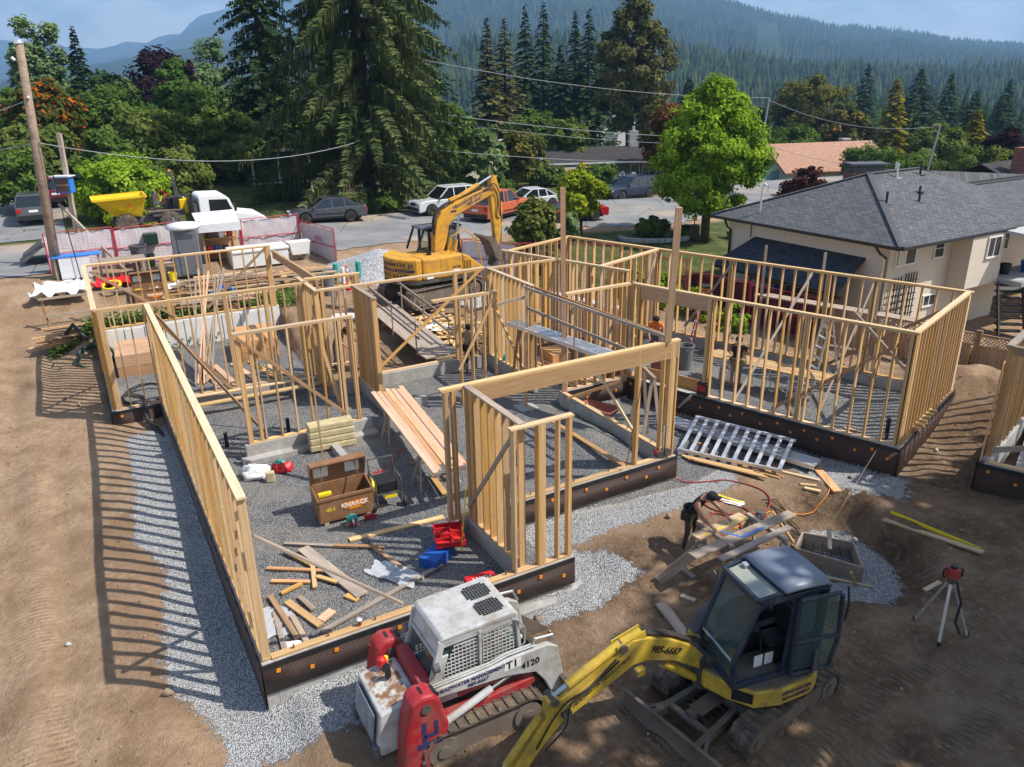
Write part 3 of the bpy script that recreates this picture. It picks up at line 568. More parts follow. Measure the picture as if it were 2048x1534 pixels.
for (a, b, mt) in [((1.52, 11.1), (4.0, 11.1), 'stud_wood'), ((4.0, 11.1), (6.15, 11.1), 'pale_wood'), ((6.62, 13.53), (11.0, 13.53), 'pale_wood'), ((12.14, 13.7), (12.14, 18.5), 'pale_wood'), ((7.7, 23.15), (10.6, 23.15), 'pale_wood'), ((2.0, 24.2), (6.0, 23.9), 'pale_wood')]:
 lumber('sill_plate', UV(*a, -0.021), UV(*b, -0.021), 0.14, 0.038, mt, fd, (0, 0, 1), b0)
WH = 3.05; PT = 0.038; SD = 0.14
def wall(name, label, P, Q, z0=-0.04, z1=WH, spacing=0.406, clusters=(), gaps=(), double=True, bottom=True, off=0.02, depth=SD, header=None, braces=(), dens=None, plate='stud_wood', jit=0.012, sills=()):
 P, Q = Vector((P[0], P[1], 0)), Vector((Q[0], Q[1], 0)); d = (Q - P).normalized(); L = (Q - P).length; nrm = Vector((-d.y, d.x, 0)); base = Vector((P.x, P.y, z0))
 t = thing(name, label, 'stud wall', base, 0, 'stud walls of the house frame'); t['kind'] = 'thing'; r = random.Random(label)
 def lum(nm, a, b, w, h, mat, up): return lumber(nm, a, b, w, h, mat, t, up, base)
 if bottom:
  segs = []; x = 0.0
  for g0, g1, keep in [(g[0], g[1], len(g) > 2) for g in gaps]:
   if not keep: segs.append((x, g0)); x = g1
  segs.append((x, L))
  for a, b in segs:
   if b - a > 0.1: lum('bottom_plate', P + d * a + Vector((0, 0, z0 + PT / 2)), P + d * b + Vector((0, 0, z0 + PT / 2)), depth, PT, 'pale_wood' if r.random() < .5 else 'stud_wood', (0, 0, 1))
 top = z1; ns = 2 if double else 1
 for k in range(ns):
  zc = top - PT * (k + 0.5); a = 0.0 if k else -0.03; b = L if k else L + 0.03
  lum('top_plate', P + d * a + Vector((0, 0, zc)), P + d * b + Vector((0, 0, zc)), depth + (0.004 if k == 0 else 0), PT - 0.001, 'pale_wood' if (k == 0 and plate == 'stud_wood') else plate, (0, 0, 1))
 zt = top - PT * ns; zb = z0 + (PT if bottom else 0); xs = []; x = off + PT / 2
 while x < L - PT: xs.append((x, 'stud_wood', 0)); x += spacing
 xs.append((L - PT / 2 - 0.002, 'stud_wood', 0))
 for c0, n in clusters:
  for i in range(n): xs.append((c0 + (i - (n - 1) / 2) * (PT + 0.003), 'stud_wood', 1))
 done = []
 for x, mt, forced in sorted(xs, key=lambda a: -a[2]):
  if any(g[0] + 0.01 < x < g[1] - 0.01 for g in gaps) and not forced: continue
  if any(abs(x - q) < PT * 0.95 for q in done): continue
  done.append(x); j = r.uniform(-jit, jit) if not forced else 0
  lo = zb
  for s0, s1, sz in sills:
   if s0 < x < s1: lo = sz
  lum('stud', P + d * x + Vector((0, 0, lo)), P + d * (x + j) + Vector((0, 0, zt)), PT, depth - 0.004 * r.random(), mt if r.random() > 0.12 else 'pale_wood', nrm)
 if header:
  h0, h1, dep = header; lum('header_beam', P + d * h0 + Vector((0, 0, zt - dep / 2)), P + d * h1 + Vector((0, 0, zt - dep / 2)), depth * 0.98, dep - 0.002, 'beam_wood', (0, 0, 1))
 for s0, s1, sz in sills: lum('sill_plate', P + d * s0 + Vector((0, 0, sz - PT / 2)), P + d * s1 + Vector((0, 0, sz - PT / 2)), depth, PT, 'pale_wood', (0, 0, 1))
 for (x0, h0, x1, h1, side, mt) in braces:
  o = nrm * (side * (depth / 2 + 0.022)); lum('brace', P + d * x0 + o + Vector((0, 0, h0)), P + d * x1 + o + Vector((0, 0, h1)), 0.038, 0.089, mt, (0, 0, 1))
 return t
S = 'grey_wood'; B_ = 'brown_wood'; ST = 'stud_wood'
wall('framed_wall', 'long left side wall of tall studs that casts the ladder of shadows on the dirt', UV(1.44, 11.06), UV(1.44, 24.28), clusters=((0.06, 2), (13.1, 2), (6.5, 2)), spacing=0.43, braces=((2.0, 0.5, 0.25, 2.85, -1, B_),))
wall('framed_wall', 'short left wall of the back room beside the black pipe coil', UV(0.08, 24.42), UV(0.08, 31.3), clusters=((0.08, 4), (6.6, 3)), spacing=0.33, braces=((0.5, 2.7, 3.2, 0.2, 1, ST),))
wall('framed_wall', 'front wall of the back left room joining the long left wall', UV(0.08, 24.35), UV(6.1, 24.35), clusters=((0.12, 4), (1.38, 4), (3.55, 3), (4.75, 3), (5.9, 3)), braces=((1.55, 2.5, 3.35, -0.02, -1, B_),))
wall('framed_wall', 'rear wall on the tall white concrete nearest the portable toilet', UV(0.08, 31.36), UV(6.64, 31.36), z0=0.62, clusters=((0.06, 2), (2.55, 4), (6.45, 5)), spacing=0.42, braces=((0.15, 2.8, 2.75, 0.72, -1, B_), (6.4, 3.0, 3.9, 0.9, -1, B_)))
wall('framed_wall', 'short wall with doubled studs in the middle of the back left room', UV(6.1, 23.06), UV(6.1, 25.15), spacing=0.2, clusters=((0.1, 3), (1.9, 3)), double=False, braces=((1.9, 2.9, 0.3, 0.6, -1, 'pale_wood'),))
wall('framed_wall', 'stub wall at the end of the sloping beam by the red tool bench', UV(6.25, 24.85), UV(8.0, 24.7), spacing=0.5, clusters=((1.65, 3),))
wall('framed_wall', 'wide back opening under a bare top plate in front of the big yellow excavator', UV(6.18, 23.15), UV(11.9, 23.12), gaps=((1.45, 4.55),), clusters=((0.1, 3), (1.35, 2), (4.62, 3), (5.0, 2)), spacing=0.38, braces=((5.55, 3.0, 1.6, 0.1, -1, ST),))
wall('framed_wall', 'short solid wall of packed wide studs left of the wide opening', UV(7.29, 21.25), UV(7.29, 23.04), spacing=0.115, clusters=((0.06, 3),), double=False, plate='grey_wood', jit=0.004)
wall('framed_wall', 'inner wall of wide studs right of the wide opening, above the teal bottle', UV(11.98, 20.05), UV(11.98, 23.03), spacing=0.27, clusters=((0.05, 2), (2.9, 2)), double=False, braces=((2.5, 1.95, 0.35, 0.1, 1, 'pale_wood'), (2.9, 3.0, 2.2, 1.4, -1, ST)))
wall('framed_wall', 'back wall right of the inner wall, in front of the raised excavator bucket', UV(12.1, 22.95), UV(14.78, 22.9), spacing=0.33, clusters=((2.3, 3),))
wall('framed_wall', 'freestanding partition on a concrete stub behind the yellow insulation bundle', UV(3.02, 19.85), UV(6.14, 19.85), spacing=0.43, clusters=((0.06, 3), (0.35, 2), (2.72, 2)), gaps=((2.3, 2.5),), braces=((0.05, 2.93, 2.65, 0.3, -1, B_), (2.12, 2.98, 2.62, 0.35, 1, 'pale_wood')))
wall('framed_wall', 'partition of few studs with a loose plate end beside the worker in tan', UV(8.62, 20.05), UV(10.7, 20.05), spacing=0.40, double=True, gaps=((0.0, 0.52, 1),), bottom=False, braces=((2.05, 2.99, 0.72, 0.8, -1, ST),), z0=-0.4)
wall('framed_wall', 'front wall with the long deep beam across the open gravel room', UV(5.89, 13.53), UV(12.16, 13.53), gaps=((0.62, 5.05, 1),), clusters=((0.09, 2), (0.26, 2), (0.6, 2), (5.1, 2), (5.85, 1), (6.12, 3)), spacing=6.0, header=(0.72, 6.27, 0.37))
wall('framed_wall', 'short inner wall with a dark top plate beside the open red tool case', UV(6.44, 11.18), UV(6.44, 13.44), spacing=0.30, clusters=((1.98, 4),), plate='grey_wood', double=False, braces=((0.15, 2.8, 2.2, 0.25, 1, 'grey_wood'),), jit=0.004)
wall('framed_wall', 'narrow front wall of few studs at the drain rock corner', UV(6.16, 11.1), UV(7.46, 11.1), spacing=2.0, clusters=((0.62, 4), (1.0, 1), (1.24, 1), (0.04, 1)), double=False)
wall('framed_wall', 'low window wall behind the tall reddish post', UV(12.3, 18.66), UV(14.82, 18.66), spacing=0.36, clusters=((2.4, 3),), braces=((2.0, 2.0, 0.9, 0.3, 1, S),))
wall('framed_wall', 'front wall of the right wing above the black drain sheet', PQ(-12.95, 19.96), PQ(-4.64, 19.96), clusters=((0.10, 4), (0.35, 2), (2.75, 3), (5.6, 3), (8.2, 2)), gaps=((0.45, 2.6),), header=(0.42, 2.82, 0.38), spacing=0.41, braces=((8.1, 2.8, 4.85, 0.07, 1, B_),))
wall('framed_wall', 'right end wall of the wing with tightly spaced studs by the dirt heap', PQ(-4.7, 20.04), PQ(-4.7, 24.92), spacing=0.30, clusters=((0.06, 4), (4.8, 3)))
wall('framed_wall', 'long rear wall of the right wing along the lawn and the red fence', PQ(-19.32, 25.0), PQ(-4.62, 25.0), clusters=((0.08, 3), (4.25, 3), (7.2, 2), (10.6, 3), (12.0, 2)), spacing=0.43, double=True, braces=((7.3, 2.9, 5.6, 0.3, -1, S),))
wall('framed_wall', 'far end wall of the wing beside the raised excavator bucket', PQ(-19.3, 21.38), PQ(-19.3, 24.92), spacing=0.40, clusters=((3.4, 2),))
wall('framed_wall', 'inner wall of the wing in front of the pink sheet bundles', PQ(-19.55, 21.3), PQ(-13.95, 21.3), spacing=0.41, clusters=((0.05, 2), (4.0, 3), (5.5, 1)))
wall('framed_wall', 'cross wall inside the wing with a white wrapped stud at its end', PQ(-15.06, 21.4), PQ(-15.06, 24.9), spacing=0.40, clusters=((3.3, 2),), braces=((3.3, 2.9, 2.0, 0.5, -1, S),))
def prop(label, a, b, mat='grey_wood', w=0.038, h=0.089, name='brace_board', cat='board'):
 return tag(lumber(name, a, b, w, h, mat), label, cat)
prop('long dark board propped from the front left stud down to the front plate', UV(1.56, 11.3, 2.2), UV(3.92, 11.22, 0.05), 'grey_wood', 0.09, 0.038)
prop('pale prop leaning from the rear wing wall to its front plate, left one', PQ(-9.23, 24.9, 2.94), PQ(-9.25, 20.1, 0.05), 'grey_wood')
prop('pale prop leaning from the rear wing wall to its front plate, right one', PQ(-7.3, 24.9, 2.88), PQ(-6.85, 20.1, 0.02), 'grey_wood')
prop('long brown prop from the end wall of the wing down to the gravel', PQ(-4.8, 22.83, 2.95), PQ(-8.6, 24.2, -0.1), 'brown_wood')
prop('short grey prop crossing the plank scaffold in the wing', PQ(-7.0, 22.4, 2.6), PQ(-5.1, 21.8, 1.3), 'grey_wood')
prop('brace board from the concrete wall up over the wheelbarrow', UV(11.95, 18.0, -0.02), UV(13.96, 17.72, 0.30), 'brown_wood')
prop('thin board sloping from under the deep beam to the concrete wall', UV(12.1, 16.75, 1.27), UV(12.1, 14.9, -0.02), 'pale_wood')
prop('tall grey board standing in front of the insulation bundle', UV(4.35, 17.5, -0.4), UV(4.5, 18.3, 2.7), 'brown_wood', 0.038, 0.14)
prop('brown sloping board from the left wall top down into the left room', UV(1.6, 23.9, 2.8), UV(3.6, 21.6, -0.3), 'brown_wood')
lb = lumber('laminated_beam', UV(6.72, 31.2, 2.7), UV(6.75, 25.3, 2.78), 0.09, 0.30, 'beam_wood'); tag(lb, 'sloping laminated beam running from the rear wall to the stub wall', 'beam')
tag(lumber('timber_post', (1.60, 22.10, -0.05), (1.52, 22.30, 6.08), 0.14, 0.14, 'fir_wood', None, (1, 0, 0)), 'tall reddish timber post in the middle of the frame', 'post')
tag(lumber('timber_post', (3.72, 17.52, 3.05), (3.82, 17.63, 6.18), 0.14, 0.14, 'beam_wood', None, (1, 0, 0)), 'tall brown timber post standing on the end of the deep beam', 'post')
tag(lumber('timber_post', UV(11.07, 18.95, -0.42), UV(11.07, 18.95, 2.0), 0.09, 0.09, 'fir_wood', None, (1, 0, 0)), 'slim post on a square footing pad in the gravel room', 'post')
tag(MB().box((0, 0, 0.02), (0.6, 0.6, 0.05)).build('footing_pad', 'concrete', None, UV(11.07, 18.95, -0.46), (0, 0, TB), bevel=0.01), 'square plywood pad under the slim post', 'pad')
# ================================================================ MACHINES
def xf(mb, M):
 mb.v = [tuple(M @ Vector(v)) for v in mb.v]; return mb
def rotz(a, o=(0, 0, 0)):
 M = Matrix.Rotation(a, 4, 'Z'); M.translation = Vector(o); return M
def track_parts(t, M, y, L, Hh, w, tag_side, lugs=34, mat='muddy_rubber', rd=None):
 r = Hh / 2; half = L / 2 - r; per = 4 * half + 2 * math.pi * r
 def at_s(s, rr):
  s %= per
  if s < 2 * half: return (half - s, -1 * 0 + r + rr, 0)
  s -= 2 * half
  if s < math.pi * r: a = math.pi / 2 + s / r; return (-half + (r + rr) * math.cos(a), (r + rr) * math.sin(a), s / r)
  s -= math.pi * r
  if s < 2 * half: return (-half + s, -(r + rr), math.pi)
  s -= 2 * half; a = -math.pi / 2 + s / r; return (half + (r + rr) * math.cos(a), (r + rr) * math.sin(a), math.pi + s / r)
 mb = MB(); n = 56; pts = [at_s(per * i / n, 0) for i in range(n)]; inn = [at_s(per * i / n, -0.03) for i in range(n)]; b = 0
 for i in range(n):
  mb.v += [(pts[i][0], y - w / 2, r + pts[i][1]), (pts[i][0], y + w / 2, r + pts[i][1]), (inn[i][0], y + w / 2, r + inn[i][1]), (inn[i][0], y - w / 2, r + inn[i][1])]
 for i in range(n):
  a, c2 = 4 * i, 4 * ((i + 1) % n)
  for k in range(4): mb.f.append((a + k, a + (k + 1) % 4, c2 + (k + 1) % 4, c2 + k))
 belt = xf(mb, M).build('track_belt', mat, t, smooth=False)
 lg = MB()
 for i in range(lugs):
  s = per * i / lugs; p0 = at_s(s - per / lugs * 0.22, 0.0); p1 = at_s(s + per / lugs * 0.22, 0.0); q0 = at_s(s - per / lugs * 0.16, 0.028); q1 = at_s(s + per / lugs * 0.16, 0.028)
  for ys in ((y - w / 2, y - 0.012), (y + 0.012, y + w / 2)):
   vs = [(p0[0], ys[0], r + p0[1]), (p1[0], ys[0], r + p1[1]), (p1[0], ys[1], r + p1[1]), (p0[0], ys[1], r + p0[1]), (q0[0], ys[0], r + q0[1]), (q1[0], ys[0], r + q1[1]), (q1[0], ys[1], r + q1[1]), (q0[0], ys[1], r + q0[1])]
   lg.add(vs, [(4, 5, 6, 7), (0, 1, 5, 4), (1, 2, 6, 5), (2, 3, 7, 6), (3, 0, 4, 7)])
 lb = xf(lg, M).build('lug', mat, belt); lb['kind'] = 'stuff'
 fr = MB().prism([(-half, 0.12), (half, 0.12), (half + 0.05, Hh * 0.5), (half - 0.1, Hh - 0.1), (-half + 0.1, Hh - 0.1), (-half - 0.05, Hh * 0.5)], y - w * 0.36, y + w * 0.36, 'y'); xf(fr, M).build('track_frame', 'muddy_steel', t)
 for nm, xx, zz, rr in [('sprocket', -half, r, r * 0.74), ('idler', half, r, r * 0.72)] + [('roller', -half + (2 * half) * (k + 0.5) / 5, 0.115, 0.085) for k in range(5)]:
  c = MB(); c.cyl((xx, y - w * 0.44, zz), (xx, y + w * 0.44, zz), rr, 20); c.cyl((xx, y - w * 0.5, zz), (xx, y + w * 0.5, zz), rr * 0.42, 12); xf(c, M).build(nm, 'muddy_steel', t)
def plate_arm(mb, pts, w, y0=0.0):
 mb.prism(pts, y0 - w / 2, y0 + w / 2, 'y'); return mb
def hyd(t, M, a, b, r, mat, frac=0.55, name='cylinder'):
 a, b = Vector(a), Vector(b); m_ = a.lerp(b, frac); c = xf(MB().cyl(a, m_, r, 14), M).build(name, mat, t, smooth=False); xf(MB().cyl(m_, b, r * 0.55, 12), M).build('piston_rod', 'steel', c); return c
def hose(t, M, pts, r=0.014, mat='black_rubber', name='hose'):
 P = [Vector(p) for p in pts]; out = []
 for i in range(len(P) - 1):
  p0 = P[max(i - 1, 0)]; p1 = P[i]; p2 = P[i + 1]; p3 = P[min(i + 2, len(P) - 1)]
  for k in range(6):
   s = k / 6; out.append(0.5 * ((2 * p1) + (-p0 + p2) * s + (2 * p0 - 5 * p1 + 4 * p2 - p3) * s * s + (-p0 + 3 * p1 - 3 * p2 + p3) * s ** 3))
 out.append(P[-1]); return xf(MB().tube(out, r, 6), M).build(name, mat, t, smooth=True)
def mtext(t, body, size, mat, M, o, xd, yd, bold=False, name='lettering', shear=0.0):
 return text_obj(name, body, size, mat, t, M @ face_matrix(o, xd, yd), bold=bold, shear=shear)
t = thing('mini_excavator', 'yellow mini excavator with a dark blue cab and open door, parked in front', 'excavator', (3.84, 10.32, -0.87))
MT = rotz(R(216.5)); MH = rotz(R(200)); MBm = rotz(R(208), (2.95 - 3.84, 10.04 - 10.32, 0))
for s in (-1, 1): track_parts(t, MT, s * 0.79, 2.45, 0.56, 0.38, s)
u = MB().box((0, 0, 0.42), (1.5, 1.2, 0.22)).cyl((0, 0, 0.5), (0, 0, 0.64), 0.45, 24); xf(u, MT).build('undercarriage', 'dark_steel', t)
bl = MB().prism([(1.80, 0.02), (1.90, 0.0), (1.86, 0.16), (1.87, 0.34), (1.94, 0.50), (1.88, 0.51), (1.80, 0.36), (1.79, 0.16)], -0.99, 0.99, 'y'); xf(bl, MT).build('dozer_blade', 'muddy_steel', t, bevel=0.008)
ba = MB()
for s in (-1, 1): ba.bar((0.55, s * 0.34, 0.34), (1.80, s * 0.44, 0.26), 0.10, 0.14); ba.bar((1.45, s * 0.42, 0.30), (1.80, s * 0.62, 0.24), 0.06, 0.12)
ba.cyl((1.42, -0.42, 0.30), (1.42, 0.42, 0.30), 0.065, 14).box((1.36, 0.0, 0.36), (0.14, 0.14, 0.14)); xf(ba, MT).build('blade_arm', 'muddy_steel', t)
xf(MB().box((1.0, 0.03, 0.43), (0.62, 0.26, 0.03)), MT).build('cylinder_guard', 'muddy_steel', t)
def arc(cx, cy, r, a0, a1, n): return [(cx + r * math.cos(a0 + (a1 - a0) * i / n), cy + r * math.sin(a0 + (a1 - a0) * i / n)) for i in range(n + 1)]
rear = arc(-0.12, 0, 0.98, R(112), R(248), 18)
skirt = [(0.62, -0.78), (0.86, -0.55), (0.98, -0.25), (0.98, 0.18), (0.80, 0.52), (0.52, 0.86), (0.1, 0.95)] + rear + [(0.1, -0.95)]
sk = MB().prism(skirt, 0.62, 0.93, 'z'); xf(sk, MH).build('body_skirt', 'lemon_paint', t, bevel=0.03)
dk = MB().prism([(x * 0.95, y * 0.95) for x, y in skirt], 0.93, 0.965, 'z'); xf(dk, MH).build('deck', 'muddy_steel', t)
cw = MB().prism([(x, y) for x, y in rear] + [(-0.62, -0.72), (-0.62, 0.72)], 0.965, 1.36, 'z'); xf(cw, MH).build('counterweight', 'hood_grey', t, bevel=0.04)
hd_ = MB(); n1_, n2_ = 10, 8
for i in range(n1_ + 1):
 a = math.pi * i / n1_ ;
 for j in range(n2_ + 1):
  b = math.pi / 2 * j / n2_; hd_.v.append((0.02 - 0.80 * math.cos(a) * (0.55 + 0.45 * math.cos(b)), -0.36 - 0.55 * math.cos(b) * (0.25 + 0.75 * math.sin(a) ** 0.6), 0.96 + 0.78 * math.sin(b) * (0.35 + 0.65 * math.sin(a) ** 0.5)))
for i in range(n1_):
 for j in range(n2_): k = i * (n2_ + 1) + j; hd_.f.append((k, k + 1, k + n2_ + 2, k + n2_ + 1))
xf(hd_, MH).build('engine_hood', 'hood_grey', t, smooth=True)
xf(MB().prism([(0.62, -0.78), (0.86, -0.55), (0.92, -0.32), (0.55, -0.36), (0.45, -0.75)], 0.965, 1.12, 'z'), MH).build('tool_cover', 'lemon_paint', t, bevel=0.02)
fr_, br_, fl_, bl_ = (0.74, -0.24), (-0.66, -0.24), (0.80, 0.68), (-0.66, 0.70)
zt_, zb_ = 2.50, 0.97; top = {'fr': (0.44, -0.24), 'br': (-0.70, -0.22), 'fl': (0.47, 0.68), 'bl': (-0.70, 0.69)}
cf = MB(); mid = {'fr': (0.80, -0.24, 1.45), 'fl': (0.85, 0.68, 1.45)}
for k, lo in (('fr', fr_), ('fl', fl_)):
 cf.tube([(lo[0], lo[1], zb_), mid[k], (top[k][0], top[k][1], zt_ - 0.06)], 0.048, 8)
for k, lo in (('br', br_), ('bl', bl_)): cf.bar((lo[0], lo[1], zb_), (top[k][0], top[k][1], zt_ - 0.05), 0.13, 0.10)
for a, b in (('fr', 'br'), ('br', 'bl'), ('bl', 'fl'), ('fl', 'fr')): cf.bar((*top[a], zt_ - 0.06), (*top[b], zt_ - 0.06), 0.09, 0.10)
for a, b in ((fr_, br_), (br_, bl_), (fl_, fr_), (bl_, fl_)): cf.bar((*a, zb_ + 0.03), (*b, zb_ + 0.03), 0.08, 0.10)
cf.bar((-0.10, 0.70, zb_), (-0.20, 0.69, zt_ - 0.06), 0.09, 0.06); cf.bar((-0.66, 0.70, 1.62), (-0.12, 0.70, 1.62), 0.05, 0.07); cf.box((-0.38, 0.70, 1.28), (0.5, 0.03, 0.62))
cab = xf(cf, MH).build('cab_frame', 'navy_cab', t, bevel=0.012)
rf_ = MB(); prof = [(-0.74, 0.0), (-0.70, 0.07), (-0.2, 0.10), (0.08, 0.095)]
vs = [];
for (x, z) in prof: vs += [(x, -0.30, zt_ + z - 0.05), (x, -0.22, zt_ + z), (x, 0.22, zt_ + z + 0.025), (x, 0.66, zt_ + z), (x, 0.75, zt_ + z - 0.05)]
rf_.v = vs
for i in range(3):
 for j in range(4): k = i * 5 + j; rf_.f.append((k, k + 1, k + 6, k + 5))
rf_.f += [(0, 1, 2, 3, 4)[::-1], (15, 16, 17, 18, 19)]
ro = xf(rf_, MH).build('cab_roof', 'roof_blue', cab, smooth=True); sm = ro.modifiers.new('t', 'SOLIDIFY'); sm.thickness = 0.05
xf(MB().bar((0.02, -0.1, zt_ + 0.125), (0.02, 0.52, zt_ + 0.125), 0.02, 0.012), MH).build('roof_groove', 'navy_cab', ro)
for (bx, by) in ((-0.6, -0.15), (-0.6, 0.6), (0.0, 0.62), (0.02, -0.2)): xf(MB().cyl((bx, by, zt_ + 0.05), (bx, by, zt_ + 0.115), 0.022, 8), MH).build('roof_bolt', 'dark_steel', ro)
fr2 = MB();
for a, b in (((0.10, -0.26), (0.10, 0.70)), ((0.47, -0.24), (0.50, 0.68)), ((0.10, -0.26), (0.47, -0.24)), ((0.10, 0.70), (0.50, 0.68))): fr2.bar((*a, zt_ + 0.03 if a[0] < 0.3 else zt_ - 0.02), (*b, zt_ + 0.03 if b[0] < 0.3 else zt_ - 0.02), 0.06, 0.06)
xf(fr2, MH).build('roof_window_frame', 'navy_cab', cab)
flat_mat('roof_pane', (0.33, 0.34, 0.27), 0.25, 0, 0.06, spec=0.6)
xf(MB().add([(0.13, -0.2, zt_ + 0.035), (0.46, -0.18, zt_ - 0.012), (0.47, 0.62, zt_ - 0.012), (0.13, 0.64, zt_ + 0.035)], [(0, 1, 2, 3)]), MH).build('roof_window', 'roof_pane', cab)
xf(MB().box((0.18, -0.10, zt_ + 0.06), (0.08, 0.10, 0.05)), MH).build('roof_lamp', 'aluminium', cab)
def pane(name, pts, parent, mat='cab_glass'): return xf(MB().add(pts, [tuple(range(len(pts)))]), MH).build(name, mat, parent)
pane('windshield', [(0.795, -0.2, 1.47), (0.845, 0.64, 1.47), (0.48, 0.64, zt_ - 0.1), (0.45, -0.2, zt_ - 0.1)], cab); pane('windshield', [(0.74, -0.2, zb_ + 0.06), (0.80, 0.64, zb_ + 0.06), (0.84, 0.64, 1.44), (0.79, -0.2, 1.44)], cab)
xf(MB().bar((0.80, -0.22, 1.455), (0.85, 0.66, 1.455), 0.03, 0.03), MH).build('window_rail', 'aluminium', cab)
pane('side_window', [(0.68, -0.245, zb_ + 0.1), (0.74, -0.245, 1.45), (0.42, -0.245, zt_ - 0.12), (-0.62, -0.235, zt_ - 0.12), (-0.6, -0.245, zb_ + 0.5)], cab); pane('rear_window', [(-0.69, -0.16, 1.4), (-0.69, 0.62, 1.4), (-0.70, 0.62, zt_ - 0.12), (-0.70, -0.16, zt_ - 0.12)], cab)
pane('side_window', [(-0.60, 0.70, 1.68), (-0.16, 0.70, 1.68), (-0.22, 0.69, zt_ - 0.12), (-0.64, 0.69, zt_ - 0.12)], cab)
dr = MB(); DX0, DX1, DY = -0.95, -0.16, 0.80
for a, b in (((DX1, DY, 1.02), (DX1, DY, 2.40)), ((DX0 + 0.08, DY + .05, 2.40), (DX1, DY, 2.40)), ((DX0, DY + .06, 1.55), (DX0 + 0.05, DY + .06, 2.36)), ((DX0 + 0.02, DY + .05, 1.02), (DX1, DY, 1.02)), ((DX0, DY + .06, 1.58), (DX0 + 0.1, DY + .05, 1.05)), ((DX0, DY + .06, 1.62), (DX1, DY, 1.62))): dr.tube([a, b], 0.035, 8)
door = xf(dr, MH).build('door', 'navy_cab', t)
pane('door_pane', [(DX0 + 0.05, DY + .055, 1.66), (DX1 - 0.03, DY, 1.66), (DX1 - 0.03, DY, 2.36), (DX0 + 0.1, DY + .05, 2.36)], door); pane('door_pane', [(DX0 + 0.1, DY + .05, 1.08), (DX1 - 0.04, DY, 1.08), (DX1 - 0.04, DY, 1.58), (DX0 + 0.05, DY + .055, 1.58)], door)
xf(MB().tube([(DX0 - .02, DY + .08, 2.5), (DX0 - .04, DY + .12, 2.2), (DX0 - .03, DY + .1, 1.9)], 0.016, 6), MH).build('handle', 'black_plastic', door)
seat = MB().box((-0.25, 0.22, 1.30), (0.46, 0.46, 0.16)).box((-0.50, 0.22, 1.62), (0.16, 0.46, 0.62)); xf(seat, MH).build('seat', 'black_plastic', t, bevel=0.06)
con = MB().box((-0.15, 0.02, 1.18), (0.9, 0.20, 0.40)).box((-0.2, 0.44, 1.14), (0.42, 0.03, 0.34)).cyl((0.18, 0.05, 1.35), (0.22, 0.05, 1.62), 0.018, 8).cyl((0.15, 0.45, 1.3), (0.2, 0.45, 1.55), 0.018, 8); xf(con, MH).build('console', 'black_plastic', t)
xf(MB().box((0.2, 0.463, 1.13), (0.16, 0.004, 0.22)).box((-0.0, 0.463, 1.13), (0.16, 0.004, 0.22)), MH).build('warning_sticker', 'decal_white', t)
xf(MB().box((0.32, 0.24, 0.985), (0.86, 0.82, 0.02)), MH).build('cab_floor', 'muddy_steel', t)
mir = MB().tube([(0.44, -0.28, 2.1), (0.52, -0.40, 2.05), (0.52, -0.42, 2.2)], 0.012, 6).lathe([(0.005, 0), (0.085, 0.01), (0.095, 0.04), (0.01, 0.06)], 14, (0.50, -0.42, 2.24), 'x'); xf(mir, MH).build('mirror', 'dark_steel', t)
xf(MB().box((0.66, 0.735, 0.80), (0.32, 0.03, 0.17), -0.75), MH).build('step_recess', 'black_plastic', t)
mtext(t, 'HEADWATER', 0.095, 'decal_navy', MH, (-0.2, 0.945, 0.84), (-1, -0.07, 0), (0, 0, 1), True); mtext(t, 'MANAGEMENT', 0.08, 'decal_navy', MH, (-0.2, 0.945, 0.74), (-1, -0.07, 0), (0, 0, 1), True)
zz = 0.87
sp = MB().box((-0.12, 0, zz + 0.0), (0.42, 0.30, 0.46)).cyl((-0.05, -0.22, zz + 0.2), (-0.05, 0.22, zz + 0.2), 0.10, 14).cyl((-0.05, 0, 0.45), (-0.05, 0, 1.15), 0.12, 14); xf(sp, MBm).build('swing_post', 'dark_steel', t, bevel=0.015)
boom = [(-0.10, zz + 0.14), (0.05, zz + 0.02), (0.62, zz + 0.42), (1.16, zz + 0.66), (1.42, zz + 0.68), (2.05, zz + 0.42), (2.55, zz + 0.22), (2.68, zz + 0.30), (2.66, zz + 0.44), (2.1, zz + 0.74), (1.66, zz + 1.02), (1.45, zz + 1.14), (1.16, zz + 1.08), (0.7, zz + 0.86), (0.25, zz + 0.56)]
bm = xf(plate_arm(MB(), boom, 0.21), MBm).build('boom', 'lemon_paint', t, bevel=0.018)
xf(MB().bar((1.24, 0.0, zz + 1.16), (1.74, 0.0, zz + 1.03), 0.10, 0.10).bar((1.2, 0.08, zz + 1.14), (1.7, 0.08, zz + 1.03), 0.02, 0.18).bar((1.2, -0.08, zz + 1.14), (1.7, -0.08, zz + 1.03), 0.02, 0.18), MBm).build('cylinder_bracket', 'lemon_paint', bm)
hyd(t, MBm, (1.62, 0, zz + 1.08), (2.78, 0, zz + 0.62), 0.072, 'lemon_paint', 0.78, 'stick_cylinder'); hyd(t, MBm, (0.06, 0, zz - 0.22), (1.05, 0, zz + 0.62), 0.07, 'lemon_paint', 0.72, 'boom_cylinder')
stick = [(2.40, zz + 0.20), (2.64, zz + 0.10), (3.2, zz - 0.42), (3.70, zz - 0.95), (3.62, zz - 1.08), (3.45, zz - 0.98), (2.95, zz - 0.34), (2.62, zz - 0.02), (2.62, zz + 0.55), (2.82, zz + 0.72), (2.92, zz + 0.60), (2.85, zz + 0.20)]
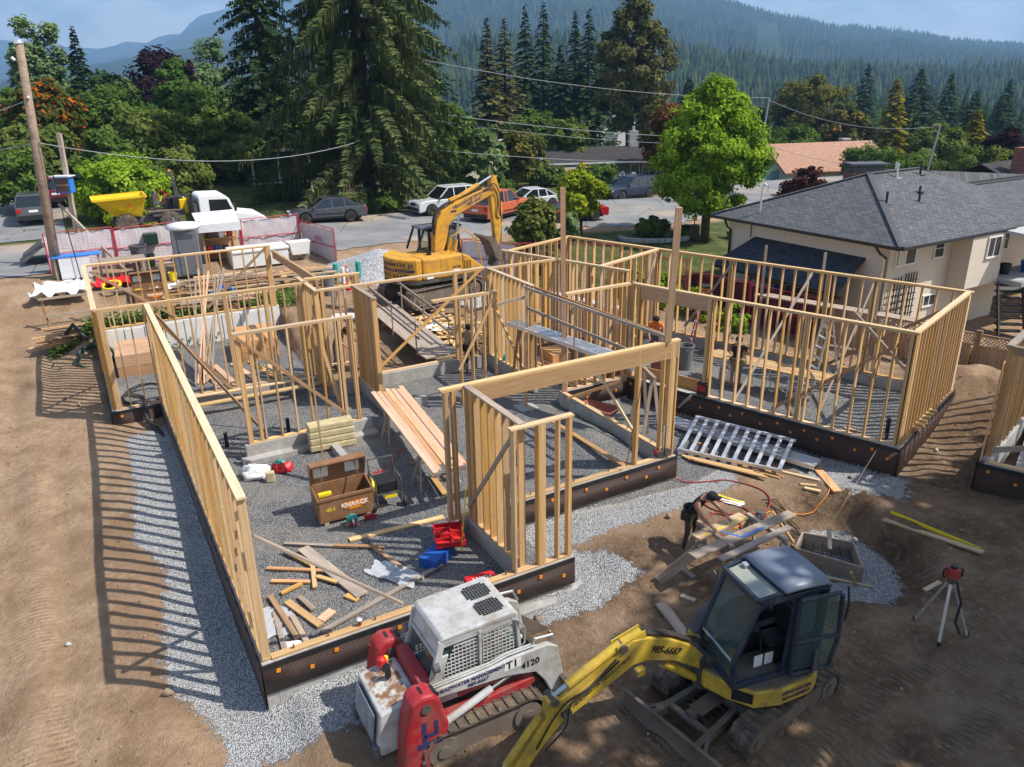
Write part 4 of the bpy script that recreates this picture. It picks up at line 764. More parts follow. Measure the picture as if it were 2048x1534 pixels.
stick = [(2.52, zz + 0.34), (2.74, zz + 0.66), (2.88, zz + 0.62), (2.92, zz + 0.34), (3.30, zz - 0.12), (3.86, zz - 0.88), (3.80, zz - 1.00), (3.68, zz - 1.00), (3.12, zz - 0.28), (2.66, zz + 0.16), (2.54, zz + 0.20)]
sk_ = xf(plate_arm(MB(), stick, 0.17), MBm).build('stick', 'lemon_paint', t, bevel=0.015)
hyd(t, MBm, (2.98, 0, zz + 0.38), (3.80, 0, zz - 0.55), 0.055, 'lemon_paint', 0.7, 'bucket_cylinder')
xf(MB().prism([(3.66, zz - 0.9), (3.98, zz - 0.82), (4.12, zz - 1.2), (4.0, zz - 1.58), (3.6, zz - 1.70), (3.3, zz - 1.55), (3.62, zz - 1.42), (3.72, zz - 1.2)], -0.28, 0.28, 'y'), MBm).build('bucket', 'muddy_steel', t, bevel=0.01)
for k in range(5): hose(t, MBm, [(1.2, -0.06 + 0.03 * k, zz + 1.14), (0.7, -0.06 + 0.03 * k, zz + 0.92), (0.3, -0.06 + 0.03 * k, zz + 0.66), (0.02, -0.07 + 0.035 * k, zz + 0.50), (-0.12, -0.08 + 0.04 * k, zz + 0.2)], 0.015)
hose(t, MBm, [(1.75, 0.12, zz + 0.95), (2.2, 0.13, zz + 0.66), (2.6, 0.13, zz + 0.55), (2.85, 0.12, zz + 0.3), (3.1, 0.11, zz - 0.1)], 0.014); hose(t, MBm, [(1.7, 0.125, zz + 0.9), (2.25, 0.125, zz + 0.58), (2.55, 0.14, zz + 0.48), (2.62, 0.13, zz + 0.1), (2.95, 0.1, zz - 0.2)], 0.014)
lm = xf(MB().box((1.34, 0.16, zz + 0.58), (0.15, 0.10, 0.13)), MBm).build('work_lamp', 'lemon_paint', t, bevel=0.015); xf(MB().box((1.42, 0.16, zz + 0.58), (0.02, 0.11, 0.11)), MBm).build('lens', 'steel', lm)
mtext(bm, '985-6667', 0.17, 'decal_black', MBm, (0.82, 0.109, zz + 0.71), (-1, 0, -0.52), (-0.5, 0, 1), True, shear=0.2); mtext(bm, 'HEADWATER MANAGEMENT', 0.085, 'decal_black', MBm, (1.98, 0.109, zz + 0.64), (-1, 0, 0.48), (0.5, 0, 1))
for px, pz, rr in ((0.02, zz + 0.2, 0.085), (1.62, zz + 1.06, 0.07), (2.60, zz + 0.32, 0.085), (2.79, zz + 0.60, 0.06), (3.76, zz - 0.93, 0.06)): xf(MB().cyl((px, -0.135, pz), (px, 0.135, pz), rr, 14), MBm).build('pin', 'dark_steel', t)
t = thing('track_loader', 'red and white compact track loader with a caged cab, parked by the front foundation', 'loader', (-0.90, 10.10, -0.95), R(28.5)); M0 = Matrix.Identity(4)
for s in (-1, 1): track_parts(t, M0, s * 0.72, 2.15, 0.68, 0.42, s, lugs=30)
ch = MB().box((-0.05, 0, 0.52), (2.0, 1.04, 0.52)); ch.build('chassis', 'dark_steel', t, bevel=0.02)
for s in (-1, 1):
 f_ = MB().prism([(-1.16, 0.60), (0.85, 0.66), (1.0, 0.74), (0.98, 0.84), (0.2, 0.80), (-0.6, 0.78), (-1.16, 0.86)], s * 0.50, s * 0.68, 'y'); f_.build('track_fender', 'red_paint', t, bevel=0.02)
 tw = MB().prism([(-1.40, 0.10), (-0.98, 0.10), (-0.86, 0.42), (-0.66, 0.66), (-0.62, 0.84), (-0.74, 1.32), (-0.84, 1.47), (-1.06, 1.50), (-1.20, 1.42), (-1.32, 0.9)], s * 0.54, s * 0.90, 'y'); o = tw.build('rear_tower', 'red_paint', t, bevel=0.05)
 MB().cyl((-0.98, s * 0.50, 1.28), (-0.98, s * 0.925, 1.28), 0.075, 16).build('pivot_pin', 'dark_steel', o)
 MB().prism([(-1.02, 1.50), (-0.78, 1.44), (-0.72, 1.34), (-0.95, 1.42)], s * 0.64, s * 0.80, 'y').build('hose_slot', 'black_plastic', o)
 arm = [(-1.02, 1.24), (-1.0, 1.36), (0.25, 1.38), (0.62, 1.42), (1.22, 1.40), (1.40, 1.30), (1.52, 0.62), (1.46, 0.42), (1.28, 0.42), (1.16, 0.70), (0.98, 0.96), (0.70, 1.04), (0.46, 1.10), (-0.2, 1.16)]
 am = MB().prism(arm, s * 0.60, s * 0.72, 'y').build('lift_arm', 'white_paint', t, bevel=0.015)
 for k in range(2): MB().tube([(-0.8, s * (0.63 + 0.05 * k), 1.40), (0.2, s * (0.63 + 0.05 * k), 1.415), (0.5, s * (0.63 + .05 * k), 1.47), (1.0, s * (.63 + .05 * k), 1.46)], 0.016, 6).build('hydraulic_line', 'white_paint', am)
 MB().tube([(0.95, s * 0.66, 1.42), (1.0, s * 0.66, 1.56), (1.32, s * 0.66, 1.52), (1.42, s * 0.66, 1.30)], 0.022, 8).build('hose_guard', 'aluminium', am)
 hyd(t, M0, (-0.72, s * 0.76, 0.72), (0.55, s * 0.66, 1.06), 0.062, 'white_paint', 0.72, 'lift_cylinder'); MB().bar((-0.35, s * 0.62, 1.06), (0.62, s * 0.62, 1.08), 0.05, 0.10).build('control_link', 'red_paint', t)
 hyd(t, M0, (1.05, s * 0.42, 1.0), (1.52, s * 0.42, 0.5), 0.05, 'white_paint', 0.6, 'tilt_cylinder')
mtext(t, 'HEADWATER MANAGEMENT', 0.088, 'decal_navy', M0, (-0.14, -0.724, 1.318), (1, 0, 0.015), (0, 0, 1), True); mtext(t, '985-6667', 0.095, 'decal_navy', M0, (-0.05, -0.724, 1.225), (1, 0, 0.015), (0, 0, 1), True, shear=0.2)
MB().box((0.56, -0.722, 1.30), (0.30, 0.003, 0.17)).build('sticker', 'decal_white', t); mtext(t, 'T1', 0.20, 'decal_black', M0, (0.55, -0.726, 1.30), (1, 0, 0.02), (0, 0, 1), True); mtext(t, '4120', 0.17, 'decal_black', M0, (0.88, -0.724, 1.18), (1, 0, 0.04), (0, 0, 1), True)
mk = MB().box((-1.03, -0.905, 0.86), (0.07, 0.004, 0.36)).box((-0.93, -0.905, 0.78), (0.24, 0.004, 0.07)).box((-0.84, -0.905, 0.9), (0.06, 0.004, 0.22)).box((-0.95, -0.905, 0.62), (0.40, 0.004, 0.10), 0); mk.build('sprayed_mark', 'decal_navy', t)
eb = MB().prism([(-1.60, 0.34), (-1.64, 0.52), (-1.56, 1.10), (-0.95, 1.20), (-0.8, 1.0), (-0.8, 0.34)], -0.52, 0.52, 'y'); eb.build('engine_cover', 'white_paint', t, bevel=0.03)
m = NB('rusty_patch'); v_ = m.coord('Object'); n_ = m.noise(v_, 5, 6, 0.7); m.col(m.mix(m.rng(n_, 0.42, 0.55), (0.55, 0.54, 0.5), (0.23, 0.11, 0.055))).set(rough=0.9)
MB().add([(-1.50, -0.44, 1.112), (-1.02, -0.44, 1.193), (-1.02, 0.44, 1.193), (-1.50, 0.44, 1.112)], [(0, 1, 2, 3)]).build('worn_panel', 'rusty_patch', t)
gr_ = MB().add([(-1.672, -0.42, 0.54), (-1.672, 0.42, 0.54), (-1.606, 0.42, 1.06), (-1.606, -0.42, 1.06)], [(0, 1, 2, 3)]).build('grille', 'black_plastic', t)
gs = MB()
for k in range(15): z = 0.56 + k * 0.034; x = -1.675 + (z - 0.54) / 0.52 * 0.066; gs.bar((x - .004, -0.41, z), (x - .004, 0.41, z), 0.012, 0.010)
gs.build('slat', 'aluminium', gr_)
for s in (-1, 1): MB().box((-1.66, s * 0.46, 0.44), (0.10, 0.14, 0.24)).build('bumper_pad', 'hood_grey', t, bevel=0.02)
MB().cyl((-1.2, 0.1, 1.2), (-1.2, 0.1, 1.36), 0.05, 12).cyl((-1.2, 0.1, 1.36), (-1.24, 0.1, 1.40), 0.07, 12).build('exhaust', 'black_plastic', t); MB().box((-0.82, 0, 1.27), (0.20, 1.0, 0.26)).build('rear_crossbar', 'red_paint', t, bevel=0.02)
MB().cyl((-1.12, 0.42, 1.25), (-1.12, 0.42, 1.31), 0.045, 12).build('filler_cap', 'safety_yellow', t); MB().lathe([(0.01, 0), (0.09, 0.02), (0.07, 0.12), (0.02, 0.15)], 12, (-1.2, 0.38, 1.22)).build('reservoir', 'bright_red', t)
CY = 0.50; cb = MB()
side = [(-0.86, 0.92), (-0.66, 1.50), (-0.52, 2.02), (0.66, 2.05), (0.74, 1.96), (0.80, 1.3), (0.86, 0.84)]
for s in (-1, 1):
 for a, b in zip(side[:-1], side[1:]): cb.bar((a[0], s * CY, a[1]), (b[0], s * CY, b[1]), 0.06, 0.11)
 cb.bar((0.10, s * CY, 0.9), (0.10, s * CY, 2.0), 0.05, 0.09); cb.bar((-0.84, s * CY, 0.98), (0.84, s * CY, 0.95), 0.05, 0.16); cb.bar((-0.5, s * CY, 1.97), (0.66, s * CY, 1.99), 0.05, 0.14)
 cb.prism([(-0.86, 0.92), (-0.66, 1.5), (-0.60, 1.75), (-0.42, 1.75), (-0.62, 1.1), (-0.62, 0.92)], s * (CY - 0.02), s * (CY + 0.02), 'y')
for x, z in ((-0.52, 2.0), (0.68, 2.0), (-0.84, 0.96), (-0.6, 1.72)): cb.bar((x, -CY, z), (x, CY, z), 0.06, 0.08)
cab = cb.build('cab_cage', 'white_paint', t, bevel=0.012)
rfp = MB().prism([(-0.56, 2.03), (-0.50, 2.09), (0.70, 2.12), (0.78, 2.06), (0.76, 2.02)], -CY - 0.04, CY + 0.04, 'y'); ro = rfp.build('cab_roof', 'white_paint', t, bevel=0.02)
MB().add([(-0.60, -CY, 1.78), (-0.52, -CY, 2.04), (-0.52, CY, 2.04), (-0.60, CY, 1.78)], [(0, 1, 2, 3)]).build('roof_lip', 'white_paint', ro)
for s, ww in ((-1, 0), (1, 0)):
 g2 = MB()
 for i in range(9):
  for j in range(8):
   if (i in (0, 8) and j in (0, 7)): continue
   x = 0.22 + i * 0.048; y = s * 0.22 + (j - 3.5) * 0.045; z = 2.099 + (x + 0.5) * 0.025; g2.box((x, y, z + 0.004), (0.034, 0.031, 0.006))
 g2.build('vent_opening', 'black_plastic', ro)
for s in (-1, 1):
 for (x0, x1, z0, z1, cutc) in ((-0.58, 0.06, 1.06, 1.86, True), (0.16, 0.76, 1.04, 1.90, False)):
  g3 = MB(); n = int((x1 - x0) / 0.062)
  for i in range(n + 1):
   x = x0 + (x1 - x0) * i / n; zt2 = z1 if not cutc else min(z1, 1.20 + (x - x0) * 2.2 + 0.12); g3.bar((x, s * (CY + .012), z0), (x, s * (CY + .012), zt2), 0.012, 0.015, (1, 0, 0))
  k = int((z1 - z0) / 0.062)
  for j in range(k + 1):
   z = z0 + (z1 - z0) * j / k; xa = x0 if not cutc else max(x0, x0 + (z - 1.32) / 2.2); g3.bar((xa, s * (CY + .012), z), (x1, s * (CY + .012), z), 0.015, 0.012)
  g3.build('window_guard', 'white_paint', cab)
 MB().add([(-0.60, s * (CY - 0.03), 1.0), (0.80, s * (CY - 0.03), 1.0), (0.72, s * (CY - 0.03), 1.95), (-0.50, s * (CY - 0.03), 1.95)], [(0, 1, 2, 3)]).build('side_window', 'cab_glass', cab)
MB().add([(-0.80, -0.44, 1.06), (-0.62, -0.44, 1.70), (-0.62, 0.44, 1.70), (-0.80, 0.44, 1.06)], [(0, 1, 2, 3)]).build('rear_window', 'cab_glass', cab)
MB().lathe([(0.01, 0), (0.07, 0.0), (0.08, 0.09), (0.02, 0.11)], 12, (-0.70, -0.55, 1.62), 'x').build('work_lamp', 'hood_grey', t); MB().lathe([(0.01, 0), (0.07, 0.0), (0.08, 0.09), (0.02, 0.11)], 12, (-0.70, 0.55, 1.62), 'x').build('work_lamp', 'hood_grey', t)
MB().box((-0.1, 0, 1.12), (0.5, 0.5, 0.14)).box((-0.36, 0, 1.42), (0.14, 0.48, 0.56)).build('seat', 'black_plastic', t, bevel=0.05); MB().box((0.25, -0.3, 1.1), (0.4, 0.1, 0.3)).cyl((0.4, -0.3, 1.2), (0.45, -0.3, 1.5), 0.02, 8).cyl((0.4, 0.3, 1.1), (0.45, 0.3, 1.5), 0.02, 8).build('console', 'black_plastic', t)
MB().tube([(0.72, -0.56, 1.98), (0.86, -0.58, 1.8), (0.86, -0.58, 1.5), (0.74, -0.54, 1.36)], 0.014, 6).build('grab_rail', 'aluminium', t)
bk = MB().prism([(1.42, 0.70), (1.48, 0.74), (1.60, 0.20), (1.72, 0.06), (2.35, 0.03), (2.38, 0.0), (1.66, 0.0), (1.52, 0.14)], -0.98, 0.98, 'y')
for s in (-1, 1): bk.prism([(1.46, 0.72), (1.60, 0.74), (2.36, 0.06), (2.36, 0.0), (1.66, 0.0), (1.54, 0.14)], s * 0.96, s * 0.985, 'y')
bk.build('bucket', 'muddy_steel', t, bevel=0.006); MB().prism([(1.36, 0.22), (1.46, 0.22), (1.50, 0.66), (1.40, 0.70)], -0.55, 0.55, 'y').build('coupler_plate', 'dark_steel', t)
gz = 0.33
t = thing('tracked_excavator', 'large yellow excavator with raised boom behind the house frame', 'excavator', (-3.4, 32.3, gz)); MT = rotz(R(41)); MH = rotz(R(33))
for s in (-1, 1): track_parts(t, MT, s * 1.0, 3.7, 0.80, 0.52, s, lugs=44, mat='muddy_steel')
xf(MB().box((0, 0, 0.62), (1.7, 1.5, 0.4)).cyl((0, 0, 0.8), (0, 0, 1.0), 0.6, 24), MT).build('undercarriage', 'dark_steel', t)
body = arc(-0.55, 0, 1.40, R(118), R(242), 16) + [(-0.1, -1.24), (1.5, -1.24), (1.9, -1.0), (1.9, 1.0), (1.5, 1.24), (-0.1, 1.24)]
xf(MB().prism(body, 0.98, 1.12, 'z'), MH).build('body_floor', 'dark_steel', t)
rear = arc(-0.55, 0, 1.40, R(118), R(242), 16) + [(-0.95, -1.24), (-0.95, 1.24)]
xf(MB().prism(rear, 1.12, 2.02, 'z'), MH).build('counterweight', 'yellow_paint', t, bevel=0.08)
xf(MB().box((0.0, -0.72, 1.56), (1.86, 1.04, 0.88)), MH).build('engine_cover', 'yellow_paint', t, bevel=0.07); xf(MB().box((-0.2, 0.35, 1.52), (1.4, 1.1, 0.80)), MH).build('tank', 'yellow_paint', t, bevel=0.06)
xf(MB().prism([(0.95, 1.12), (1.95, 1.12), (1.9, 1.35), (1.2, 1.90), (0.95, 1.98)], -1.22, -0.42, 'y'), MH).build('tool_box', 'yellow_paint', t, bevel=0.05)
for (x, z, w, h) in ((-0.5, 1.55, 0.62, 0.72), (0.3, 1.55, 0.8, 0.74)): xf(MB().box((x, -1.246, z), (w, 0.012, h)), MH).build('side_door', 'yellow_paint', t, bevel=0.01)
for k in range(5): xf(MB().box((1.02 + k * 0.07, -1.226, 1.5), (0.02, 0.012, 0.42)), MH).build('vent_slot', 'decal_black', t)
xf(MB().box((0.62, -1.255, 1.36), (0.30, 0.01, 0.12)), MH).build('sticker', 'decal_white', t); mtext(t, 'EX120', 0.14, 'decal_black', MH, (0.62, -1.256, 1.5), (1, 0, 0), (0, 0, 1), True)
xf(MB().box((-0.62, -1.26, 1.22), (0.30, 0.01, 0.11)), MH).build('sticker', 'decal_white', t)
def onrear(a): return (-0.55 + 1.415 * math.cos(a), 1.415 * math.sin(a))
for body_, z, sz in (('HEADWATER', 1.78, 0.20), ('MANAGEMENT', 1.56, 0.19), ('985-6667', 1.32, 0.24)):
 n = len(body_)
 for i, ch in enumerate(body_):
  a = R(197) + (i - (n - 1) / 2) * sz * 0.75 / 1.415; x, y = onrear(a); mtext(t, ch, sz, 'decal_navy', MH, (x, y, z), (-math.sin(a), math.cos(a), 0), (0, 0, 1), True)
a = R(232); x, y = onrear(a); mtext(t, 'H', 0.30, 'decal_navy', MH, (x, y, 1.74), (-math.sin(a), math.cos(a), 0), (0, 0, 1), True); o = xf(MB().box((0, 0, 0), (0.34, 0.012, 0.10)), MH @ face_matrix((x, y, 1.54), (-math.sin(a), math.cos(a), 0), (math.cos(a), math.sin(a), 0))).build('emblem_bar', 'decal_navy', t)
cf = MB(); CX0, CX1, CY0, CY1 = 0.2, 1.75, 0.28, 1.20
for x in (CX0, CX1):
 for y in (CY0, CY1): cf.bar((x, y, 1.12), (x - (0.22 if x > 1 else 0), y, 2.82), 0.09, 0.09)
for z, dx in ((1.9, -0.1), (2.80, -0.22)):
 for a_, b_ in (((CX0, CY0), (CX1 + dx, CY0)), ((CX1 + dx, CY0), (CX1 + dx, CY1)), ((CX1 + dx, CY1), (CX0, CY1)), ((CX0, CY1), (CX0, CY0))): cf.bar((*a_, z), (*b_, z), 0.08, 0.08)
cf.bar((0.95, CY0, 1.2), (0.95, CY0, 2.8), 0.07, 0.07)
cab = xf(cf, MH).build('cab_frame', 'black_plastic', t); xf(MB().box((0.85, 0.74, 1.45), (1.5, 0.9, 0.7)), MH).build('cab_base', 'yellow_paint', t, bevel=0.03)
xf(MB().box((0.80, 0.74, 2.88), (1.75, 1.12, 0.07)), MH).build('cab_roof', 'hood_grey', t, bevel=0.03); xf(MB().bar((-0.42, 0.2, 2.0), (-0.05, 0.25, 2.88), 0.07, 0.07).bar((-0.42, 1.2, 2.0), (-0.05, 1.2, 2.88), 0.07, 0.07).bar((-0.08, 0.15, 2.9), (1.7, 0.15, 2.92), 0.06, 0.06).bar((-0.08, 1.3, 2.9), (1.7, 1.3, 2.92), 0.06, 0.06).bar((1.68, 0.15, 2.92), (1.68, 1.3, 2.92), 0.06, 0.06), MH).build('roof_guard', 'black_plastic', t)
for pts in ([(CX0 + .05, CY0, 1.95), (0.9, CY0, 1.95), (0.9, CY0, 2.75), (CX0 + .05, CY0, 2.75)], [(1.0, CY0, 1.95), (CX1 - .15, CY0, 1.95), (CX1 - .25, CY0, 2.75), (1.0, CY0, 2.75)], [(CX0, CY0 + .05, 1.95), (CX0, CY1 - .05, 1.95), (CX0, CY1 - .05, 2.75), (CX0, CY0 + .05, 2.75)], [(CX1 - .12, CY0 + .05, 1.95), (CX1 - .12, CY1 - .05, 1.95), (CX1 - .23, CY1 - .05, 2.75), (CX1 - .23, CY0 + .05, 2.75)]): xf(MB().add(pts, [(0, 1, 2, 3)]), MH).build('cab_window', 'cab_glass', cab)
xf(MB().box((0.7, 0.74, 2.05), (0.2, 0.5, 0.7)), MH).build('seat', 'black_plastic', t)
bm_ = MB(); bo = [(0.15, 1.62), (0.42, 1.55), (0.72, 2.4), (0.86, 3.02), (1.15, 3.36), (2.05, 3.78), (2.86, 4.12), (2.92, 4.32), (2.80, 4.44), (2.0, 4.24), (1.1, 3.90), (0.55, 3.62), (0.34, 3.26), (0.22, 2.6)]
bo = [(x * 1.1, z) for x, z in bo]; boom = xf(plate_arm(bm_, bo, 0.36), MH).build('boom', 'yellow_paint', t, bevel=0.03)
st_ = [(2.72, 4.20), (2.78, 4.72), (2.92, 4.92), (3.05, 4.84), (3.22, 4.3), (3.30, 3.5), (3.22, 2.4), (3.12, 1.85), (2.98, 1.85), (2.90, 2.6), (2.78, 3.6)]
st_ = [(x + 0.29, z) for x, z in st_]; stick = xf(plate_arm(MB(), st_, 0.28), MH).build('stick', 'yellow_paint', t, bevel=0.025)
hyd(t, MH, (1.26, 0, 3.98), (3.15, 0, 4.84), 0.105, 'yellow_paint', 0.66, 'stick_cylinder'); hyd(t, MH, (3.61, 0, 3.75), (3.59, 0, 2.0), 0.075, 'yellow_paint', 0.62, 'bucket_cylinder')
for s in (-1, 1): hyd(t, MH, (0.95, s * 0.30, 1.35), (1.4, s * 0.26, 3.5), 0.09, 'yellow_paint', 0.5, 'boom_cylinder')
xf(MB().bar((1.1, 0, 4.0), (1.48, 0, 4.12), 0.16, 0.16), MH).build('cylinder_bracket', 'yellow_paint', boom)
for k in range(4): hose(t, MH, [(0.3 + .02 * k, -0.12 + 0.05 * k, 2.2), (0.26, -0.12 + 0.05 * k, 3.2), (0.6, -0.1 + 0.05 * k, 3.74), (1.4, -0.1 + 0.05 * k, 4.06), (2.75, -0.1 + 0.05 * k, 4.46)], 0.024)
hose(t, MH, [(2.75, -0.16, 4.42), (3.2, -0.2, 4.55), (3.45, -0.2, 4.1), (3.5, -0.18, 3.4), (3.6, -0.1, 2.9)], 0.022); hose(t, MH, [(2.65, -0.2, 4.3), (3.15, -0.22, 4.35), (3.35, -0.2, 3.9), (3.3, -0.18, 3.2), (3.55, -0.1, 3.0)], 0.022)
xf(MB().prism([(x + .29, z) for x, z in [(2.96, 1.95), (3.12, 1.75), (2.98, 1.30), (2.76, 1.42), (2.62, 1.85), (2.44, 2.18), (2.12, 2.42), (2.20, 2.46), (2.55, 2.36), (2.80, 2.22)]], -0.42, 0.42, 'y'), MH).build('bucket', 'muddy_steel', t, bevel=0.012); xf(MB().bar((3.15, 0, 1.0), (3.29, 0, 1.6), 0.3, 0.4), MH).build('bucket_linkage', 'dark_steel', t)
mtext(boom, 'HEADWATER MANAGEMENT', 0.155, 'decal_navy', MH, (2.2, -0.183, 4.10), (1, 0, 0.40), (-0.4, 0, 1), True); mtext(boom, '985-6667', 0.22, 'decal_navy', MH, (2.2, -0.183, 3.92), (1, 0, 0.40), (-0.4, 0, 1), True, shear=0.2)
mtext(boom, 'H', 0.24, 'decal_navy', MH, (1.23, -0.183, 3.74), (1, 0, 0.40), (-0.4, 0, 1), True); xf(MB().box((1.18, -0.183, 3.58), (0.26, 0.004, 0.08)), MH).build('emblem_bar', 'decal_navy', boom)
hr = MB().tube([(0.55, -0.95, 1.98), (0.6, -0.95, 2.7), (1.2, -0.95, 2.95), (1.75, -0.98, 2.5), (1.95, -1.0, 1.6), (1.95, -1.0, 1.15)], 0.03, 8); xf(hr, MH).build('hand_rail', 'yellow_paint', t); xf(MB().cyl((-0.3, -0.6, 2.0), (-0.3, -0.6, 2.14), 0.1, 12), MH).build('exhaust', 'black_plastic', t)
# ================================================================ HOUSES
def shingle_mat(name, c1, c2, sx=0.30, sz=0.14):
 m = NB(name); v = m.coord('Object'); b = m.n.new('ShaderNodeTexBrick'); b.inputs['Scale'].default_value = 1.0; b.inputs['Mortar Size'].default_value = 0.012; b.inputs['Mortar Smooth'].default_value = 0.3
 b.inputs['Brick Width'].default_value = sx; b.inputs['Row Height'].default_value = sz; b.inputs['Color1'].default_value = (*c1, 1); b.inputs['Color2'].default_value = (*c2, 1); b.inputs['Mortar'].default_value = (*[x * 0.35 for x in c1], 1)
 m.l.new(m.attr('ruv', 'Vector'), b.inputs['Vector']); n = m.noise(v, 2.2, 4); c = m.mix(m.rng(n, 0.35, 0.65, 0, 0.35), b.outputs[0], tuple(x * 0.62 for x in c1)); m.col(c).set(rough=0.92, spec=0.15)
 h = m.math('SUBTRACT', 1.0, b.outputs['Fac']); m.bump(h, 0.8, 0.02); return m.m
shingle_mat('shingle_grey', (0.105, 0.107, 0.115), (0.165, 0.165, 0.175)); shingle_mat('shingle_navy', (0.045, 0.052, 0.066), (0.07, 0.08, 0.10)); shingle_mat('shingle_salmon', (0.44, 0.245, 0.165), (0.56, 0.33, 0.235)); shingle_mat('shingle_dark', (0.05, 0.046, 0.045), (0.085, 0.078, 0.075)); shingle_mat('shingle_brown', (0.21, 0.135, 0.105), (0.28, 0.19, 0.15))
flat_mat('stucco', (0.62, 0.545, 0.455), 0.95, 0, 0.05, bump=0.5, spec=0.1); flat_mat('stucco_shade', (0.60, 0.53, 0.45), 0.95, 0, 0.05, bump=0.5, spec=0.1)
flat_mat('siding_cream', (0.62, 0.57, 0.47), 0.8, 0, 0.06); flat_mat('siding_white', (0.70, 0.69, 0.66), 0.8, 0, 0.05); flat_mat('siding_brown', (0.17, 0.125, 0.085), 0.85, 0, 0.15); flat_mat('siding_teal', (0.20, 0.36, 0.36), 0.8, 0, 0.05); flat_mat('brick_red', (0.24, 0.10, 0.08), 0.9, 0, 0.3); flat_mat('trim_dark', (0.025, 0.02, 0.018), 0.5); flat_mat('trim_white', (0.74, 0.74, 0.72), 0.5, 0, 0.04); flat_mat('beige_wall', (0.42, 0.36, 0.27), 0.9, 0, 0.08)
flat_mat('cap_grey', (0.085, 0.086, 0.093), 0.95); flat_mat('garage_blue', (0.03, 0.045, 0.08), 0.6, 0, 0.1); flat_mat('dark_wood_stair', (0.03, 0.028, 0.03), 0.6, 0, 0.1); flat_mat('deck_grey', (0.42, 0.42, 0.41), 0.7, 0, 0.08); flat_mat('planter_brown', (0.12, 0.08, 0.06), 0.9, 0, 0.2)
def roof_plane(name, pts, mat, parent, thick=0.07):
 P = [Vector(p) for p in pts]; ex = (P[1] - P[0]).normalized(); nrm = (P[1] - P[0]).cross(P[2] - P[0]).normalized()
 if nrm.z < 0: nrm = -nrm
 ey = nrm.cross(ex); me = new_mesh(name, P, [tuple(range(len(P)))], mat); a = me.attributes.new('ruv', 'FLOAT_VECTOR', 'POINT')
 for i, p in enumerate(P): q = p - P[0]; a.data[i].vector = (q.dot(ex), q.dot(ey), 0)
 if me.polygons[0].normal.z < 0: me.flip_normals()
 o = obj(name, me, parent); s = o.modifiers.new('t', 'SOLIDIFY'); s.thickness = thick; s.offset = -1; return o
def window(parent, c, w, h, ax, mat='house_glass', frame='trim_white', mull=1, bars=0, name='window', out=None):
 cx, cy, cz = c; f = MB(); t = 0.05
 def B(dx, dz, ww, hh, d=0.07): f.box((cx + dx, cy, cz + dz), (ww, d, hh)) if ax == 'x' else f.box((cx, cy + dx, cz + dz), (d, ww, hh))
 B(0, h / 2, w + 2 * t, t); B(0, -h / 2, w + 2 * t, t * 1.3, 0.11)
 for s in (-1, 1): B(s * w / 2, 0, t, h)
 for k in range(mull): B(-w / 2 + w * (k + 1) / (mull + 1), 0, t * 0.8, h, 0.05)
 for k in range(bars): B(0, -h / 2 + h * (k + 1) / (bars + 1), w, t * 0.5, 0.045)
 fo = f.build(name, frame, parent); g = MB(); g.box((cx, cy, cz), (w, 0.02, h)) if ax == 'x' else g.box((cx, cy, cz), (0.02, w, h)); g.build('pane', mat, fo); return fo
def hipcap(parent, a, b, mat, n):
 a, b = Vector(a), Vector(b)
 for i in range(n):
  p = a.lerp(b, i / n); q = a.lerp(b, (i + 1.25) / n) + Vector((0, 0, 0.02)); lumber('ridge_cap', p + Vector((0, 0, 0.03)), q + Vector((0, 0, 0.015)), 0.22, 0.03, 'cap_grey', parent)
GZ = -1.15
t = thing('house', 'cream stucco house with a grey hipped shingle roof right of the site', 'house', (14.526, 28.865, 0), R(30.6))
w_ = MB().box((4.0, 4.35, (GZ - 0.4 + 2.95) / 2), (8.0, 8.2, 2.95 - GZ + 0.4)).box((11.5, 5.2, (GZ - 0.4 + 2.2) / 2 + 0.4), (7.2, 6.5, 2.6 - GZ)); w_.build('wall', 'stucco', t)
MB().box((5.25, -0.05, 1.86), (2.35, 1.0, 2.12)).build('bay_wall', 'stucco', t)
E0, Y0, Y1, ez, pz = -0.5, -0.5, 9.2, 3.0, 4.95; px, rx = 3.9, 7.4
roof_plane('roof_slope', [(E0, Y1, ez), (E0, Y0, ez), (px, 4.35, pz)], 'shingle_grey', t); roof_plane('roof_slope', [(E0, Y0, ez), (7.0, Y0, ez), (11.2, 4.35 - 0.9, 3.95), (rx, 4.35, pz), (px, 4.35, pz)], 'shingle_grey', t)
roof_plane('roof_slope', [(11.2, Y1, ez), (E0, Y1, ez), (px, 4.35, pz), (rx, 4.35, pz)], 'shingle_grey', t); roof_plane('roof_slope', [(7.0, Y0, ez), (19, Y0, ez - 0.0), (19, 4.0, 3.95), (11.0, 4.0, 3.95)], 'shingle_grey', t); roof_plane('roof_slope', [(19, 9.2, ez), (7.0, 9.2, ez), (rx, 4.35, pz), (11.0, 4.0, 3.95), (19, 4.0, 3.95)], 'shingle_grey', t)
hipcap(t, (E0, Y0, ez), (px, 4.35, pz), 'shingle_dark', 26); hipcap(t, (E0, Y1, ez), (px, 4.35, pz), 'shingle_dark', 24); hipcap(t, (px, 4.35, pz), (rx, 4.35, pz), 'shingle_dark', 14); hipcap(t, (rx, 4.35, pz), (11.0, 4.0, 3.95), 'shingle_dark', 12); hipcap(t, (11.0, 4.0, 3.95), (19, 4.0, 3.95), 'shingle_dark', 18)
g = MB().bar((E0 - .05, Y0, ez - .05), (E0 - .05, Y1, ez - .05), 0.12, 0.12).bar((E0, Y0 - .05, ez - .05), (7.0, Y0 - .05, ez - .05), 0.12, 0.10); g.build('gutter', 'trim_dark', t); MB().box((3.3, 4.3, 2.93), (7.4, 9.4, 0.06)).build('soffit', 'trim_white', t)
